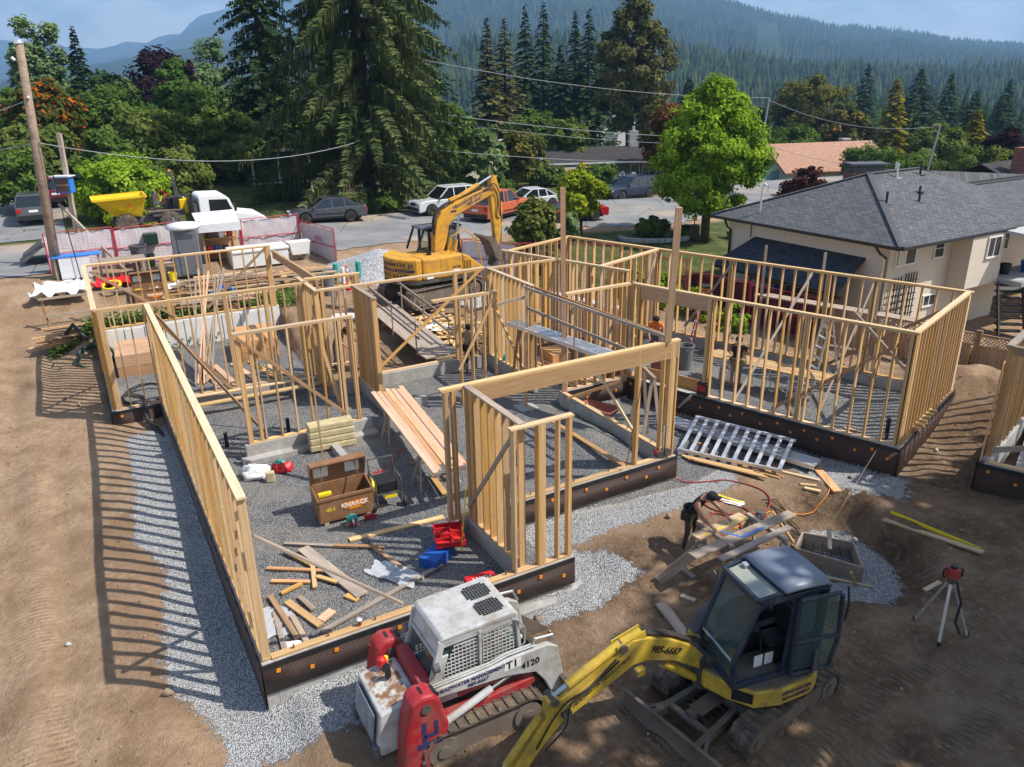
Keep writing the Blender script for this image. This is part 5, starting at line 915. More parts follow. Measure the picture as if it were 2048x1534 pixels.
MB().tube([(-0.5, 8.3, 2.9), (-0.3, 8.3, 2.55), (-0.08, 8.3, 2.4), (-0.08, 8.3, GZ)], 0.05, 8).build('downspout', 'trim_dark', t); MB().tube([(-0.5, 0.55, 2.9), (-0.3, 0.45, 2.6), (-0.08, 0.35, 2.45), (-0.08, 0.35, GZ)], 0.05, 8).build('downspout', 'trim_dark', t); MB().tube([(-0.05, 7.1, 2.9), (-0.05, 7.1, 2.2)], 0.02, 6).build('cable', 'trim_dark', t)
roof_plane('lean_to_roof', [(-1.75, 7.75, 1.10), (-1.75, 1.1, 1.10), (-0.02, 1.22, 2.28), (-0.02, 6.85, 2.28)], 'shingle_navy', t)
le = MB()
for y in (1.7, 3.6, 5.5, 7.2): le.bar((-1.6, y, GZ), (-1.6, y, 1.08), 0.09, 0.09)
le.bar((-1.6, 1.3, 1.02), (-1.6, 7.6, 1.02), 0.09, 0.12); le.build('lean_to_post', 'planter_brown', t); sh = MB()
for z in (0.0, 0.5): sh.box((-0.25, 4.3, z), (0.4, 4.6, 0.04))
sh.build('shelf', 'fence_wood', t)
for k, (y, z, mt, s) in enumerate(((4.9, 0.25, 'tool_blue', 0.5), (3.9, 0.22, 'planter_brown', 0.42), (3.2, 0.75, 'fence_wood', 0.4), (5.6, 0.7, 'hood_grey', 0.5))): MB().box((-0.3, y, z), (0.35, s, s * 0.8)).build('storage_box', mt, t, bevel=0.03)
cu = MB()
window(t, (1.0, -0.03 + 0.25, 2.46), 1.2, 0.8, 'x'); MB().box((0.78, 0.215, 2.46), (0.52, 0.02, 0.76)).build('curtain', 'siding_cream', t)
window(t, (3.15, 0.22, 2.46), 0.62, 0.74, 'x', bars=1, mull=0); window(t, (5.62, -0.58, 2.36), 0.9, 0.82, 'x'); window(t, (3.05, 0.22, 0.34), 0.8, 0.46, 'x'); window(t, (7.85, 0.22, 2.30), 0.7, 0.85, 'x', bars=1, mull=0); window(t, (10.3, 1.9, 2.2), 1.6, 0.95, 'x'); window(t, (9.2, 1.9, -0.2), 0.9, 1.6, 'x', mull=0)
MB().box((6.85, 0.2, 1.98), (0.62, 0.06, 1.95)).build('door', 'garage_blue', t); MB().box((6.85, 0.215, 1.98), (0.78, 0.05, 2.06)).build('door_frame', 'trim_white', t)
tr = MB()
for i in range(4): tr.bar((0.25 + i * 0.18, 0.12, -0.35), (0.25 + i * 0.18, 0.12, 1.62), 0.04, 0.03)
for i in range(5): tr.bar((1.08 + i * 0.17, 0.12, -0.35), (1.08 + i * 0.17, 0.12, 1.72), 0.04, 0.03)
for j in range(7): tr.bar((0.2, 0.10, -0.2 + j * 0.27), (1.85, 0.10, -0.2 + j * 0.27), 0.03, 0.035)
tr.build('trellis', 'trim_dark', t)
DZ = 0.95
MB().box((9.6, -0.65, DZ - 0.1), (6.4, 1.8, 0.2)).build('deck', 'deck_grey', t); aw = MB().prism([(-1.9, 2.72), (-1.85, 2.86), (0.3, 3.02), (0.3, 2.95)], 6.3, 13.5, 'x'); aw.build('deck_awning', 'deck_grey', t)
ps = MB()
for x in (7.9, 10.0, 12.6): ps.bar((x, -1.5, GZ), (x, -1.5, 2.8), 0.10, 0.10)
ps.build('deck_post', 'trim_dark', t); rl = MB().bar((7.9, -1.5, DZ + 0.95), (12.6, -1.5, DZ + 0.95), 0.08, 0.06).bar((7.9, -1.5, DZ + 0.1), (12.6, -1.5, DZ + 0.1), 0.06, 0.06)
for k in range(6): rl.bar((7.9 + k * 0.94, -1.5, DZ), (7.9 + k * 0.94, -1.5, DZ + 0.95), 0.06, 0.06)
rl.build('deck_railing', 'trim_white', t); n = 9
for i in range(n):
 z = DZ - (i + 1) * (DZ - GZ) / (n + 0.5); x = 6.5 - i * 0.16; y = -1.0 - i * 0.13; MB().box((x, y, z), (0.95, 0.30, 0.05), R(-40)).build('stair_tread', 'dark_wood_stair', t)
MB().bar((6.9, -1.35, DZ - 0.1), (5.55, -2.5, GZ + 0.15), 0.05, 0.24).bar((6.15, -0.75, DZ - 0.1), (4.85, -1.85, GZ + 0.15), 0.05, 0.24).build('stair_stringer', 'dark_wood_stair', t)
rl = MB().bar((7.0, -1.42, DZ + 0.95), (5.55, -2.62, GZ + 1.05), 0.10, 0.05).bar((5.55, -2.62, GZ), (5.55, -2.62, GZ + 1.06), 0.09, 0.09)
for k in range(3): rl.bar((6.95, -1.40, DZ + 0.2 + 0.22 * k), (5.57, -2.6, GZ + 0.3 + 0.22 * k), 0.03, 0.03)
rl.build('stair_railing', 'trim_white', t)
for (x, y, z, mt, s) in ((8.5, -0.6, DZ, 'tool_blue', 0.5), (9.3, -0.7, DZ, 'safety_yellow', 0.4), (7.4, -0.3, DZ, 'black_plastic', 0.45)): tag(MB().lathe([(s * 0.38, 0), (s * 0.5, s), (s * 0.46, s), (s * 0.34, s * 0.2)], 12).build('storage_tub', mt, None, Matrix.Translation((14.526, 28.865, 0)) @ Matrix.Rotation(R(30.6), 4, 'Z') @ Vector((x, y, z))), '%s tub standing on the neighbour\'s deck' % {'tool_blue': 'blue', 'safety_yellow': 'yellow', 'black_plastic': 'black'}[mt], 'tub')
for (x, y, z, h, mt) in ((2.2, 2.2, 4.05, 0.5, 'trim_dark'), (4.1, 2.0, 3.98, 0.32, 'trim_dark'), (5.0, 2.6, 4.3, 0.22, 'trim_dark'), (5.2, 3.9, 4.75, 0.6, 'aluminium'), (6.9, 3.9, 4.76, 0.42, 'trim_dark'), (0.2, 6.9, 3.3, 1.15, 'aluminium'), (6.1, 4.6, 4.85, 0.45, 'aluminium')):
 if h > 1: p = MB().tube([(x, y, z), (x, y, z + h), (x + 0.05, y - 0.1, z + h + 0.12), (x + 0.05, y - 0.2, z + h + 0.05)], 0.04, 8).build('service_mast', mt, t)
 else: p = MB().cyl((x, y, z - 0.1), (x, y, z + h), 0.05, 10).box((x, y, z - 0.03), (0.34, 0.34, 0.03)).build('vent_pipe', mt, t)
def gable_house(name, label, loc, rz, L, Wd, hw, rh, wall_m, roof_m, over=0.5, trim='trim_white', wins=(), extra=None):
 t = thing(name, label, 'house', loc, rz); hl, hwd = L / 2, Wd / 2
 MB().prism([(-hwd, -2.0), (hwd, -2.0), (hwd, hw), (0, hw + rh * 0.97), (-hwd, hw)], -hl, hl, 'x').build('wall', wall_m, t)
 e = over; dz = rh / hwd * e
 roof_plane('roof_slope', [(-hl - e, -hwd - e, hw - dz + 0.05), (hl + e, -hwd - e, hw - dz + 0.05), (hl + e, 0, hw + rh + 0.05), (-hl - e, 0, hw + rh + 0.05)], roof_m, t, 0.12); roof_plane('roof_slope', [(hl + e, hwd + e, hw - dz + 0.05), (-hl - e, hwd + e, hw - dz + 0.05), (-hl - e, 0, hw + rh + 0.05), (hl + e, 0, hw + rh + 0.05)], roof_m, t, 0.12)
 fb = MB()
 for s in (-1, 1):
  for q in (-1, 1): fb.bar((s * (hl + e), q * (hwd + e), hw - dz), (s * (hl + e), 0, hw + rh), 0.04, 0.18)
 fb.bar((-hl - e, -hwd - e - .02, hw - dz - .02), (hl + e, -hwd - e - .02, hw - dz - .02), 0.05, 0.16); fb.build('fascia', trim, t)
 for (x, z, w, h, mu, ba) in wins: window(t, (x, -hwd - 0.02, z), w, h, 'x', mull=mu, bars=ba)
 if extra: extra(t)
 return t
def salmon_extra(t):
 roof_plane('roof_slope', [(0.0, -5.3, 2.65), (0.0, -2.0, 2.65), (1.9, -2.0, 3.75), (1.9, -5.3, 3.75)], 'shingle_salmon', t, 0.1); roof_plane('roof_slope', [(3.8, -2.0, 2.65), (3.8, -5.3, 2.65), (1.9, -5.3, 3.75), (1.9, -2.0, 3.75)], 'shingle_salmon', t, 0.1)
 MB().prism([(0.3, -1), (3.5, -1), (3.5, 2.7), (1.9, 3.62), (0.3, 2.7)], -5.05, -3.5, 'y').build('porch_wall', 'siding_cream', t); window(t, (1.9, -5.08, 1.65), 2.2, 1.2, 'x', mull=2)
 b = MB().box((4.4, 1.2, 3.9), (1.0, 0.8, 3.0)); b.build('chimney', 'brick_red', t); MB().box((4.4, 1.2, 5.4), (1.12, 0.92, 0.2)).build('chimney_cap', 'concrete', t); MB().box((-5.4, 2.6, 4.2), (0.45, 0.45, 1.6)).build('chimney', 'brick_red', t)
 MB().box((-8.0, -1.2, 1.0), (3.6, 3.6, 3.2)).build('side_shed', 'siding_teal', t); window(t, (-8.4, -3.02, 1.2), 1.2, 0.9, 'x')
gable_house('house', 'low house with a salmon shingle roof and red brick chimney', (36.3, 94.5, -3.3), R(14), 13.4, 9.0, 2.7, 2.5, 'siding_cream', 'shingle_salmon', wins=((-3.6, 1.5, 1.6, 1.1, 1, 0), (4.7, 1.7, 2.6, 1.3, 2, 0)), trim='brick_red', extra=salmon_extra)
def brown_extra(t):
 MB().box((4.2, 0, 4.2), (0.9, 0.7, 1.7)).build('chimney', 'concrete', t); MB().cyl((4.2, 0, 5.0), (4.2, 0, 5.5), 0.16, 10).build('flue', 'aluminium', t)
 MB().box((-4.2, -4.9, 2.15), (8.4, 3.2, 0.22)).build('carport_roof', 'shingle_dark', t); MB().box((-4.2, -6.52, 2.12), (8.5, 0.06, 0.30)).build('carport_fascia', 'trim_white', t); MB().box((-2.2, -4.9, 0.6), (4.0, 2.9, 3.0)).build('carport_wall', 'siding_brown', t)
 for k in range(14): MB().box((-4.0 + k * 0.3, -6.37, 0.6), (0.05, 0.03, 2.9)).build('batten', 'siding_brown', t)
 for k in range(10): MB().box((1.0 + k * 0.3, -4.02, 1.2), (0.05, 0.04, 2.4)).build('batten', 'siding_brown', t)
gable_house('house', 'brown sided house with a low dark roof and white gridded window across the street', (8.6, 82.0, -0.8), R(8), 12.6, 8.0, 2.55, 1.0, 'siding_brown', 'shingle_dark', wins=((5.1, 1.45, 2.1, 1.7, 2, 3), (3.3, 1.45, 0.9, 1.7, 0, 0)), extra=brown_extra)
gable_house('house', 'beige house with a brown gabled roof half hidden behind the big spruce', (-2.6, 79.0, -0.2), R(-66), 9.0, 7.5, 2.6, 1.7, 'siding_cream', 'shingle_brown', wins=((-1.0, 1.4, 1.8, 1.0, 1, 0),))
t = gable_house('house', 'white gabled house peeking out above the brown house', (13.8, 118.0, -2.0), R(-70), 9.0, 6.5, 5.0, 2.0, 'siding_white', 'shingle_grey')
gable_house('house', 'dark roofed house with a navy garage door behind the grey car', (-36.5, 66.5, 1.6), R(29), 16.0, 9.0, 2.6, 2.0, 'siding_brown', 'shingle_dark', wins=((-5, 1.4, 1.5, 1.0, 1, 0),), extra=lambda t: (MB().box((2.6, -4.53, 1.0), (5.0, 0.08, 2.3)).build('garage_door', 'garage_blue', t), MB().box((6.7, -4.53, 1.0), (1.0, 0.08, 2.2)).build('door', 'garage_blue', t)))
t = thing('house', 'shaded house with white porch posts behind the white truck', 'house', (-17.8, 68.0, 1.2), R(22)); MB().box((0, 0, 1.3), (9, 6, 4.4)).build('wall', 'siding_brown', t); roof_plane('roof_slope', [(-5, -4.4, 3.0), (5, -4.4, 3.0), (5, 0, 4.6), (-5, 0, 4.6)], 'shingle_dark', t); roof_plane('roof_slope', [(5, 3.6, 3.1), (-5, 3.6, 3.1), (-5, 0, 4.6), (5, 0, 4.6)], 'shingle_dark', t)
for x in (-4, -2, 0.4, 2.6): MB().bar((x, -4.0, -0.6), (x, -4.0, 3.0), 0.16, 0.16).build('porch_post', 'trim_white', t)
MB().bar((-4.2, -4.0, 0.6), (2.8, -4.0, 0.6), 0.08, 0.08).build('porch_rail', 'trim_white', t)
t = thing('house', 'house with a dark roof and brick chimney at the far right edge', 'house', (40.5, 64.0, -3.0), R(35)); MB().box((0, 0, 1.2), (10, 8, 5.0)).build('wall', 'stucco', t); roof_plane('roof_slope', [(-5.5, -4.6, 3.6), (5.5, -4.6, 3.6), (5.5, 0, 5.6), (-5.5, 0, 5.6)], 'shingle_dark', t); roof_plane('roof_slope', [(5.5, 4.6, 3.6), (-5.5, 4.6, 3.6), (-5.5, 0, 5.6), (5.5, 0, 5.6)], 'shingle_dark', t); MB().box((-3.4, -2.0, 5.4), (1.3, 1.0, 2.8)).build('chimney', 'brick_red', t)
t = gable_house('house', 'distant house with a pale roof behind the grey vent pipes', (64.0, 118.0, -5.6), R(10), 15, 8, 2.6, 1.6, 'siding_white', 'shingle_salmon'); MB().box((2, 1, 4.6), (1.3, 1.0, 2.2)).build('chimney', 'brick_red', t)
t = thing('chimney', 'dark capped brick chimney rising behind the grey house roof', 'chimney', (22.6, 50.5, -1.2)); MB().box((0, 0, 2.2), (2.2, 1.3, 4.6)).build('stack', 'brick_red', t); MB().box((0, 0, 4.6), (1.9, 1.1, 0.6)).build('cap', 'hood_grey', t); MB().box((0, 0, 5.0), (2.4, 1.5, 0.12)).build('cap_plate', 'hood_grey', t)
b2 = PQ(-2.8, 19.9, -0.95)
t = thing('framed_building', 'corner of a second framed building with dark drain sheet at the right edge', 'building frame', b2); t['kind'] = 'thing'
cz = (11.55, 16.9); PA = Vector((11.6, 17.05, 0)); dr1 = Vector((math.cos(R(-38)), math.sin(R(-38)), 0)); dr2 = Vector((math.cos(R(46)), math.sin(R(46)), 0))
conc(t, b2, PA, PA + dr1 * 4.0, 0.2, -1.2, CT); conc(t, b2, PA + dr2 * 0.12, PA + dr2 * 7, 0.2, -1.2, CT)
membrane(t, b2, PA - dr2 * 0.13 - dr1 * .1, PA - dr2 * 0.13 + dr1 * 4, -1.1, CT, -dr2, seed=31); membrane(t, b2, PA - dr1 * 0.13 - dr2 * .1, PA - dr1 * 0.13 + dr2 * 7, -1.1, CT, -dr1, clips=False, seed=32)
for k in range(14): lumber('stud', PA + dr2 * (0.3 + 0.41 * k), PA + dr2 * (0.3 + 0.41 * k) + Vector((0, 0, 2.9)), 0.038, 0.14, 'stud_wood', t, tuple(dr1), b2)
lumber('top_plate', PA + Vector((0, 0, 2.94)), PA + dr2 * 6.2 + Vector((0, 0, 2.94)), 0.16, 0.07, 'grey_wood', t, (0, 0, 1), b2); lumber('top_plate', PA + Vector((0, 0, 2.87)) + dr1 * 0.08, PA + dr1 * 4 + Vector((0, 0, 2.87)), 0.14, 0.20, 'brown_wood', t, (0, 0, 1), b2)
lumber('bottom_plate', PA + Vector((0, 0, -0.02)) + dr1 * .1, PA + dr1 * 4 + Vector((0, 0, -0.02)), 0.14, 0.038, 'pale_wood', t, (0, 0, 1), b2); lumber('corner_sheathing', PA - dr1 * 0.10 + dr2 * .1 + Vector((0, 0, -0.03)), PA - dr1 * 0.10 + dr2 * .3 + Vector((0, 0, 2.45)), 0.42, 0.02, 'fir_wood', t, tuple(dr1), b2); lumber('brace', PA + dr1 * .1 + Vector((0, 0, 0.3)), PA + dr1 * 2.6 + dr2 * .3 + Vector((0, 0, 1.1)), 0.04, 0.14, 'grey_wood', t, (0, 0, 1), b2)
lumber('floor_slab', PA + dr1 * 0.3 + dr2 * 3 + Vector((0, 0, -0.35)), PA + dr1 * 4 + dr2 * 3 + Vector((0, 0, -0.35)), 6, 0.05, 'concrete', t, (0, 0, 1), b2)
# ================================================================ VEHICLES AND STREET THINGS
for nm, c in (('car_grey', (0.085, 0.088, 0.092)), ('car_dark_grey', (0.075, 0.08, 0.09)), ('car_white', (0.68, 0.68, 0.68)), ('car_red', (0.42, 0.012, 0.02)), ('car_orange', (0.60, 0.115, 0.035)), ('car_navy', (0.018, 0.024, 0.055)), ('car_maroon', (0.20, 0.012, 0.02))):
 m = NB(nm); m.col(c).set(rough=0.32, metal=0.15, coat=0.6, spec=0.5)
flat_mat('chrome', (0.6, 0.6, 0.6), 0.2, 1.0, 0.05); flat_mat('tail_red', (0.42, 0.01, 0.012), 0.3); flat_mat('lamp_clear', (0.55, 0.56, 0.56), 0.15)
def wheel(t, x, y, r, w, rim='aluminium'):
 s = 1 if y > 0 else -1; o = MB().lathe([(r * 0.62, -w / 2), (r * 0.92, -w / 2), (r, -w * 0.32), (r, w * 0.32), (r * 0.92, w / 2), (r * 0.62, w / 2)], 22, (x, y, r), 'y').build('wheel', 'black_rubber', t, smooth=False)
 rm = MB().lathe([(0.02, s * w * 0.30), (r * 0.62, s * w * 0.46), (r * 0.64, s * w * 0.2), (0.02, s * w * 0.1)], 18, (x, y, r), 'y').build('rim', rim, o); sp = MB()
 for k in range(5): a = k * 2 * math.pi / 5; sp.bar((x + r * 0.22 * math.cos(a), y + s * w * 0.43, r + r * 0.22 * math.sin(a)), (x + r * 0.52 * math.cos(a + .25), y + s * w * 0.47, r + r * 0.52 * math.sin(a + .25)), 0.02, 0.05, (0, 1, 0))
 sp.build('spoke_gap', 'black_plastic', o)
def car(name, label, cat, loc, rz, paint, L, Wd, Hh, wb, kind='suv', clad=False, bed=False, rim='aluminium'):
 t = thing(name, label, cat, loc, rz); f = L / 2; r = 0.36 if kind != 'sedan' else 0.33; xf_, xr = wb / 2 + 0.05, -wb / 2 + 0.05; belt = Hh * (0.60 if kind != 'sedan' else 0.62); hood = Hh * (0.58 if kind != 'sedan' else 0.56); hw = Wd / 2
 def archp(cx): return [(cx + (r + 0.07) * math.cos(a), max(0.26, r + (r + 0.07) * math.sin(a))) for a in [math.pi * k / 8 for k in range(9)]]
 A = archp(xf_); Br = archp(xr); low = 0.24
 if kind == 'sedan': topl = [(-f, 0.55), (-f + 0.05, belt - 0.02), (-f + 0.75, belt + 0.06), (-0.9, belt + 0.04), (0.85, belt - 0.02), (f - 0.35, hood - 0.08), (f - 0.02, 0.58), (f, 0.40)]
 elif kind == 'pickup': topl = [(-f, 0.55), (-f, belt + 0.02), (-0.55, belt + 0.02), (0.9, belt), (1.05, hood + 0.02), (f - 0.2, hood - 0.06), (f, 0.75), (f, 0.45)]
 else: topl = [(-f, 0.50), (-f + 0.03, belt), (-0.5, belt), (0.75, belt - 0.02), (f - 0.5, hood), (f - 0.1, hood - 0.12), (f, 0.62), (f, 0.42)]
 poly = [(f - 0.05, low)] + [p for p in A if True] + [p for p in Br] + [(-f + 0.05, low)] + topl
 b = MB().prism(poly, -hw, hw, 'y').build('body', paint, t, bevel=0.06); us = MB().box((0, 0, 0.30), (L - 0.7, Wd - 0.25, 0.2)).build('underbody', 'black_plastic', t)
 if kind == 'sedan': g = [(-f + 0.55, belt + 0.02), (-f + 1.35, Hh - 0.05), (0.2, Hh - 0.03), (1.1, belt - 0.03)]
 elif kind == 'pickup': g = [(-0.7, belt), (-0.55, Hh - 0.05), (0.35, Hh - 0.04), (1.05, belt)]
 else: g = [(-f + 0.12, belt - 0.01), (-f + 0.42, Hh - 0.06), (0.15, Hh - 0.04), (0.95, belt - 0.03)]
 wt = hw * 0.80; wbm = hw * 0.965; gl = MB(); vs = []
 for (x, z) in g:
  k = (z - belt) / (Hh - belt); k = max(0, k); w2 = wbm + (wt - wbm) * k; vs += [(x, -w2, z), (x, w2, z)]
 gl.add(vs, [(0, 2, 3, 1), (4, 6, 7, 5), (0, 6, 4, 2), (1, 3, 5, 7), (2, 4, 5, 3), (0, 1, 7, 6)]); gh = gl.build('windows', 'car_glass', t)
 rf = MB().prism([(g[1][0] - 0.05, Hh - 0.07), (g[1][0] + 0.1, Hh), (g[2][0] - 0.1, Hh + 0.01), (g[2][0] + 0.08, Hh - 0.06)], -wt - 0.01, wt + 0.01, 'y').build('roof', paint, t, bevel=0.03)
 for s in (-1, 1):
  MB().bar((g[0][0], s * wbm, g[0][1]), (g[1][0], s * wt, g[1][1]), 0.07, 0.10).build('pillar', paint, t); MB().bar((g[3][0], s * wbm, g[3][1]), (g[2][0], s * wt, g[2][1]), 0.05, 0.07).build('pillar', paint, t); MB().bar((-0.25, s * (wbm + .005), belt), (-0.25, s * (wt + .01), Hh - 0.06), 0.06, 0.03, (0, 1, 0)).build('pillar', paint, t)
  if kind != 'pickup': MB().bar((-f + 1.25 if kind == 'suv' else -f + 1.3, s * (wbm + .005), belt), (-f + 1.2 if kind == 'suv' else -f + 1.4, s * (wt + .01), Hh - 0.06), 0.07, 0.03, (0, 1, 0)).build('pillar', paint, t)
  MB().box((0.85, s * (hw + 0.08), belt + 0.06), (0.12, 0.18, 0.13)).build('side_mirror', paint if kind != 'suv' else 'black_plastic', t, bevel=0.02)
  MB().box((f - 0.10, s * hw * 0.70, hood - 0.22), (0.20, hw * 0.45, 0.15)).build('headlight', 'lamp_clear', t, bevel=0.02); MB().box((-f + 0.04, s * hw * 0.84, belt - 0.20), (0.12, hw * 0.26, 0.26)).build('tail_light', 'tail_red', t, bevel=0.02)
  for xx in (xf_, xr): wheel(t, xx, s * (hw - 0.12), r, 0.23, rim)
  MB().box((0.15, s * (hw + 0.012), belt - 0.14), (0.16, 0.02, 0.025)).build('door_handle', 'chrome' if not clad else 'black_plastic', t); MB().box((-0.8, s * (hw + 0.012), belt - 0.14), (0.16, 0.02, 0.025)).build('door_handle', 'chrome' if not clad else 'black_plastic', t)
  MB().box((-0.02, s * (hw + 0.006), 0.55), (1.7, 0.02, 0.07)).build('side_strip', 'black_plastic', t)
  if clad: MB().box((0, s * (hw + 0.008), 0.32), (L - 2.1, 0.03, 0.16)).build('sill_trim', 'black_plastic', t)
 MB().box((f + 0.0, 0, 0.45), (0.06, Wd * 0.88, 0.22)).build('front_bumper', 'black_plastic', t); MB().box((f - 0.01, 0, hood - 0.26), (0.06, Wd * 0.34, 0.16)).build('grille', 'black_plastic', t); MB().box((-f, 0, 0.42), (0.06, Wd * 0.9, 0.24)).build('rear_bumper', 'black_plastic', t); MB().box((-f - 0.015, 0, 0.78), (0.02, 0.48, 0.14)).build('licence_plate', 'decal_white', t)
 if kind == 'pickup': MB().box((-f / 2 - 0.38, 0, belt + 0.025), (f - 1.0, Wd - 0.22, 0.03)).build('bed_floor', 'black_plastic', t)
 return t
def onroad(x, y): return (x, y, G(x, y) + 0.05)
c1 = UV(-1.75, 55.0); c1 = (c1.x, c1.y)
v0 = Vector((-28.25, 46.8, 0)); dv_ = VD; c = v0 + dv_ * 2.3; car('parked_car', 'grey crossover parked on the driveway, seen from behind', 'car', onroad(c.x, c.y), R(119.2), 'car_grey', 4.55, 1.84, 1.68, 2.7)
c = v0 + dv_ * 7.4 + UD * 1.3; car('parked_car', 'dark red car parked ahead of the grey crossover', 'car', onroad(c.x, c.y), R(119.2), 'car_maroon', 4.4, 1.8, 1.75, 2.6)
car('parked_car', 'dark grey sedan parked at the far kerb under the big spruce', 'car', onroad(-11.4, 49.2), R(200), 'car_dark_grey', 4.75, 1.84, 1.45, 2.74, 'sedan')
car('parked_car', 'white sport utility car parked left of the raised excavator boom', 'car', onroad(-4.3, 53.2), R(212), 'car_white', 4.8, 1.9, 1.75, 2.86, clad=True)
car('parked_car', 'orange pickup truck behind the excavator boom', 'pickup', onroad(-0.7, 51.6), R(57), 'car_orange', 5.3, 1.95, 1.8, 3.3, 'pickup')
car('parked_car', 'bright red low car behind the lime maple', 'car', onroad(4.1, 50.8), R(202), 'car_red', 4.4, 1.8, 1.35, 2.6, 'sedan')
car('parked_car', 'dark blue sport utility car at the far bend of the street', 'car', onroad(9.6, 63.0), R(211), 'car_navy', 4.7, 1.9, 1.72, 2.75)
car('parked_car', 'white sedan mostly hidden behind the orange pickup', 'car', onroad(1.5, 55.5), R(205), 'car_white', 4.5, 1.8, 1.42, 2.7, 'sedan')
tx = UV(3.5, 43.3); tz = G(tx.x, tx.y) + 0.05
t = thing('flatbed_truck', 'white flatbed truck with a black headboard, carrying the yellow dumper', 'truck', (tx.x, tx.y, tz), TB)
MB().box((-1.6, 0, 0.92), (6.6, 2.45, 0.14)).build('deck', 'grey_wood', t); MB().box((-1.0, 0, 0.72), (7.5, 0.9, 0.24)).build('frame', 'black_plastic', t); MB().prism([(-4.9, 0.95), (-4.9, 0.85), (-5.8, 0.2), (-5.85, 0.28)], -1.2, 1.2, 'y').build('ramp', 'dark_steel', t)
hb_ = MB().box((1.85, 0, 1.75), (0.10, 2.45, 1.65))
for k in range(6): hb_.box((1.92, -1.1 + k * 0.44, 1.75), (0.08, 0.08, 1.65))
hb_.build('headboard', 'black_plastic', t); MB().box((2.05, 0, 1.55), (0.25, 2.0, 1.4)).build('tool_rack', 'dark_steel', t)
cabp = [(2.25, 0.85), (2.25, 2.55), (2.4, 2.66), (3.5, 2.62), (3.75, 2.4), (3.98, 1.72), (5.2, 1.50), (5.5, 1.30), (5.55, 0.85)]
MB().prism(cabp, -1.05, 1.05, 'y').build('cab', 'clean_white', t, bevel=0.06)
for s in (-1, 1):
 MB().add([(2.75, s * 1.065, 1.72), (3.85, s * 1.065, 1.72), (3.62, s * 1.065, 2.38), (2.75, s * 1.065, 2.42)], [(0, 1, 2, 3)] if s < 0 else [(3, 2, 1, 0)]).build('side_window', 'car_glass', t)
 MB().box((3.95, s * 1.28, 2.0), (0.10, 0.22, 0.42)).build('mirror', 'black_plastic', t)
 for x in (-3.2, 4.4): wheel(t, x, s * 0.95, 0.46, 0.32, 'clean_white')
 MB().box((5.5, s * 0.8, 1.1), (0.08, 0.3, 0.2)).build('headlight', 'lamp_clear', t)
MB().add([(3.80, -0.95, 2.36), (4.02, -0.95, 1.74), (4.02, 0.95, 1.74), (3.80, 0.95, 2.36)], [(0, 1, 2, 3)]).build('windshield', 'car_glass', t); MB().box((5.58, 0, 0.7), (0.15, 2.1, 0.3)).build('front_bumper', 'chrome', t); MB().box((1.95, -1.24, 1.25), (0.1, 0.06, 0.5)).build('side_lamp', 'tail_red', t)
dx = UV(3.35, 43.2); t = thing('swivel_dumper', 'yellow swivel tip dumper standing on the truck deck', 'dumper', (dx.x, dx.y, tz + 1.0), TB)
for x in (-1.0, 1.0):
 for s in (-1, 1):
  w0 = MB().lathe([(0.27, -0.2), (0.44, -0.2), (0.5, -0.13), (0.5, 0.13), (0.44, 0.2), (0.27, 0.2)], 24, (x, s * 0.78, 0.5), 'y').build('wheel', 'muddy_rubber', t); MB().lathe([(0.05, s * 0.10), (0.27, s * 0.17), (0.28, 0)] , 18, (x, s * 0.78, 0.5), 'y').build('rim', 'aluminium', w0); lg = MB()
  for k in range(18): a = k * 2 * math.pi / 18; lg.bar((x + 0.49 * math.cos(a), s * 0.78 - 0.19, 0.5 + 0.49 * math.sin(a)), (x + 0.49 * math.cos(a + .22), s * 0.78 + 0.0, 0.5 + 0.49 * math.sin(a + .22)), 0.05, 0.06, (math.cos(a), 0, math.sin(a))); lg.bar((x + 0.49 * math.cos(a + .2), s * 0.78 + 0.19, 0.5 + 0.49 * math.sin(a + .2)), (x + 0.49 * math.cos(a + .38), s * 0.78, 0.5 + 0.49 * math.sin(a + .38)), 0.05, 0.06, (math.cos(a), 0, math.sin(a)))
  lg.build('tread', 'muddy_rubber', w0)
MB().box((0, 0, 0.62), (2.1, 0.8, 0.3)).box((1.0, 0, 0.85), (1.5, 1.2, 0.22)).build('chassis', 'hood_grey', t, bevel=0.02); MB().box((0.9, 0, 1.0), (1.7, 1.3, 0.06)).build('platform', 'muddy_steel', t)
sk = MB(); t0 = [(-2.30, -0.95, 1.75), (0.05, -0.95, 1.82), (0.05, 0.95, 1.82), (-2.30, 0.95, 1.75), (-1.45, -0.55, 0.92), (-0.25, -0.6, 0.82), (-0.25, 0.6, 0.82), (-1.45, 0.55, 0.92)]
sk.add(t0, [(0, 4, 5, 1), (1, 5, 6, 2), (2, 6, 7, 3), (3, 7, 4, 0), (4, 7, 6, 5)]); so = sk.build('skip', 'dumper_yellow', t); md = so.modifiers.new('t', 'SOLIDIFY'); md.thickness = 0.05; rim = MB()
for a, b in ((0, 1), (1, 2), (2, 3), (3, 0)): rim.bar(t0[a], t0[b], 0.08, 0.10)
rim.build('skip_rim', 'dumper_yellow', so); mtext(so, 'W', 0.26, 'bright_red', Matrix.Identity(4), (-0.75, -0.86, 1.45), (1, 0, 0), (0, 0.25, 1), True)
MB().box((-0.85, 0, 0.85), (0.5, 0.6, 0.2)).build('swivel', 'hood_grey', t); MB().box((0.75, 0, 1.32), (0.42, 0.5, 0.12)).prism([(0.38, 1.1), (0.52, 1.1), (0.62, 1.85), (0.48, 1.95), (0.36, 1.6)], -0.32, 0.32, 'y').build('seat_shell', 'hood_grey', t, bevel=0.03); MB().box((1.05, 0, 1.3), (0.4, 0.5, 0.5)).build('seat', 'black_plastic', t, bevel=0.04)
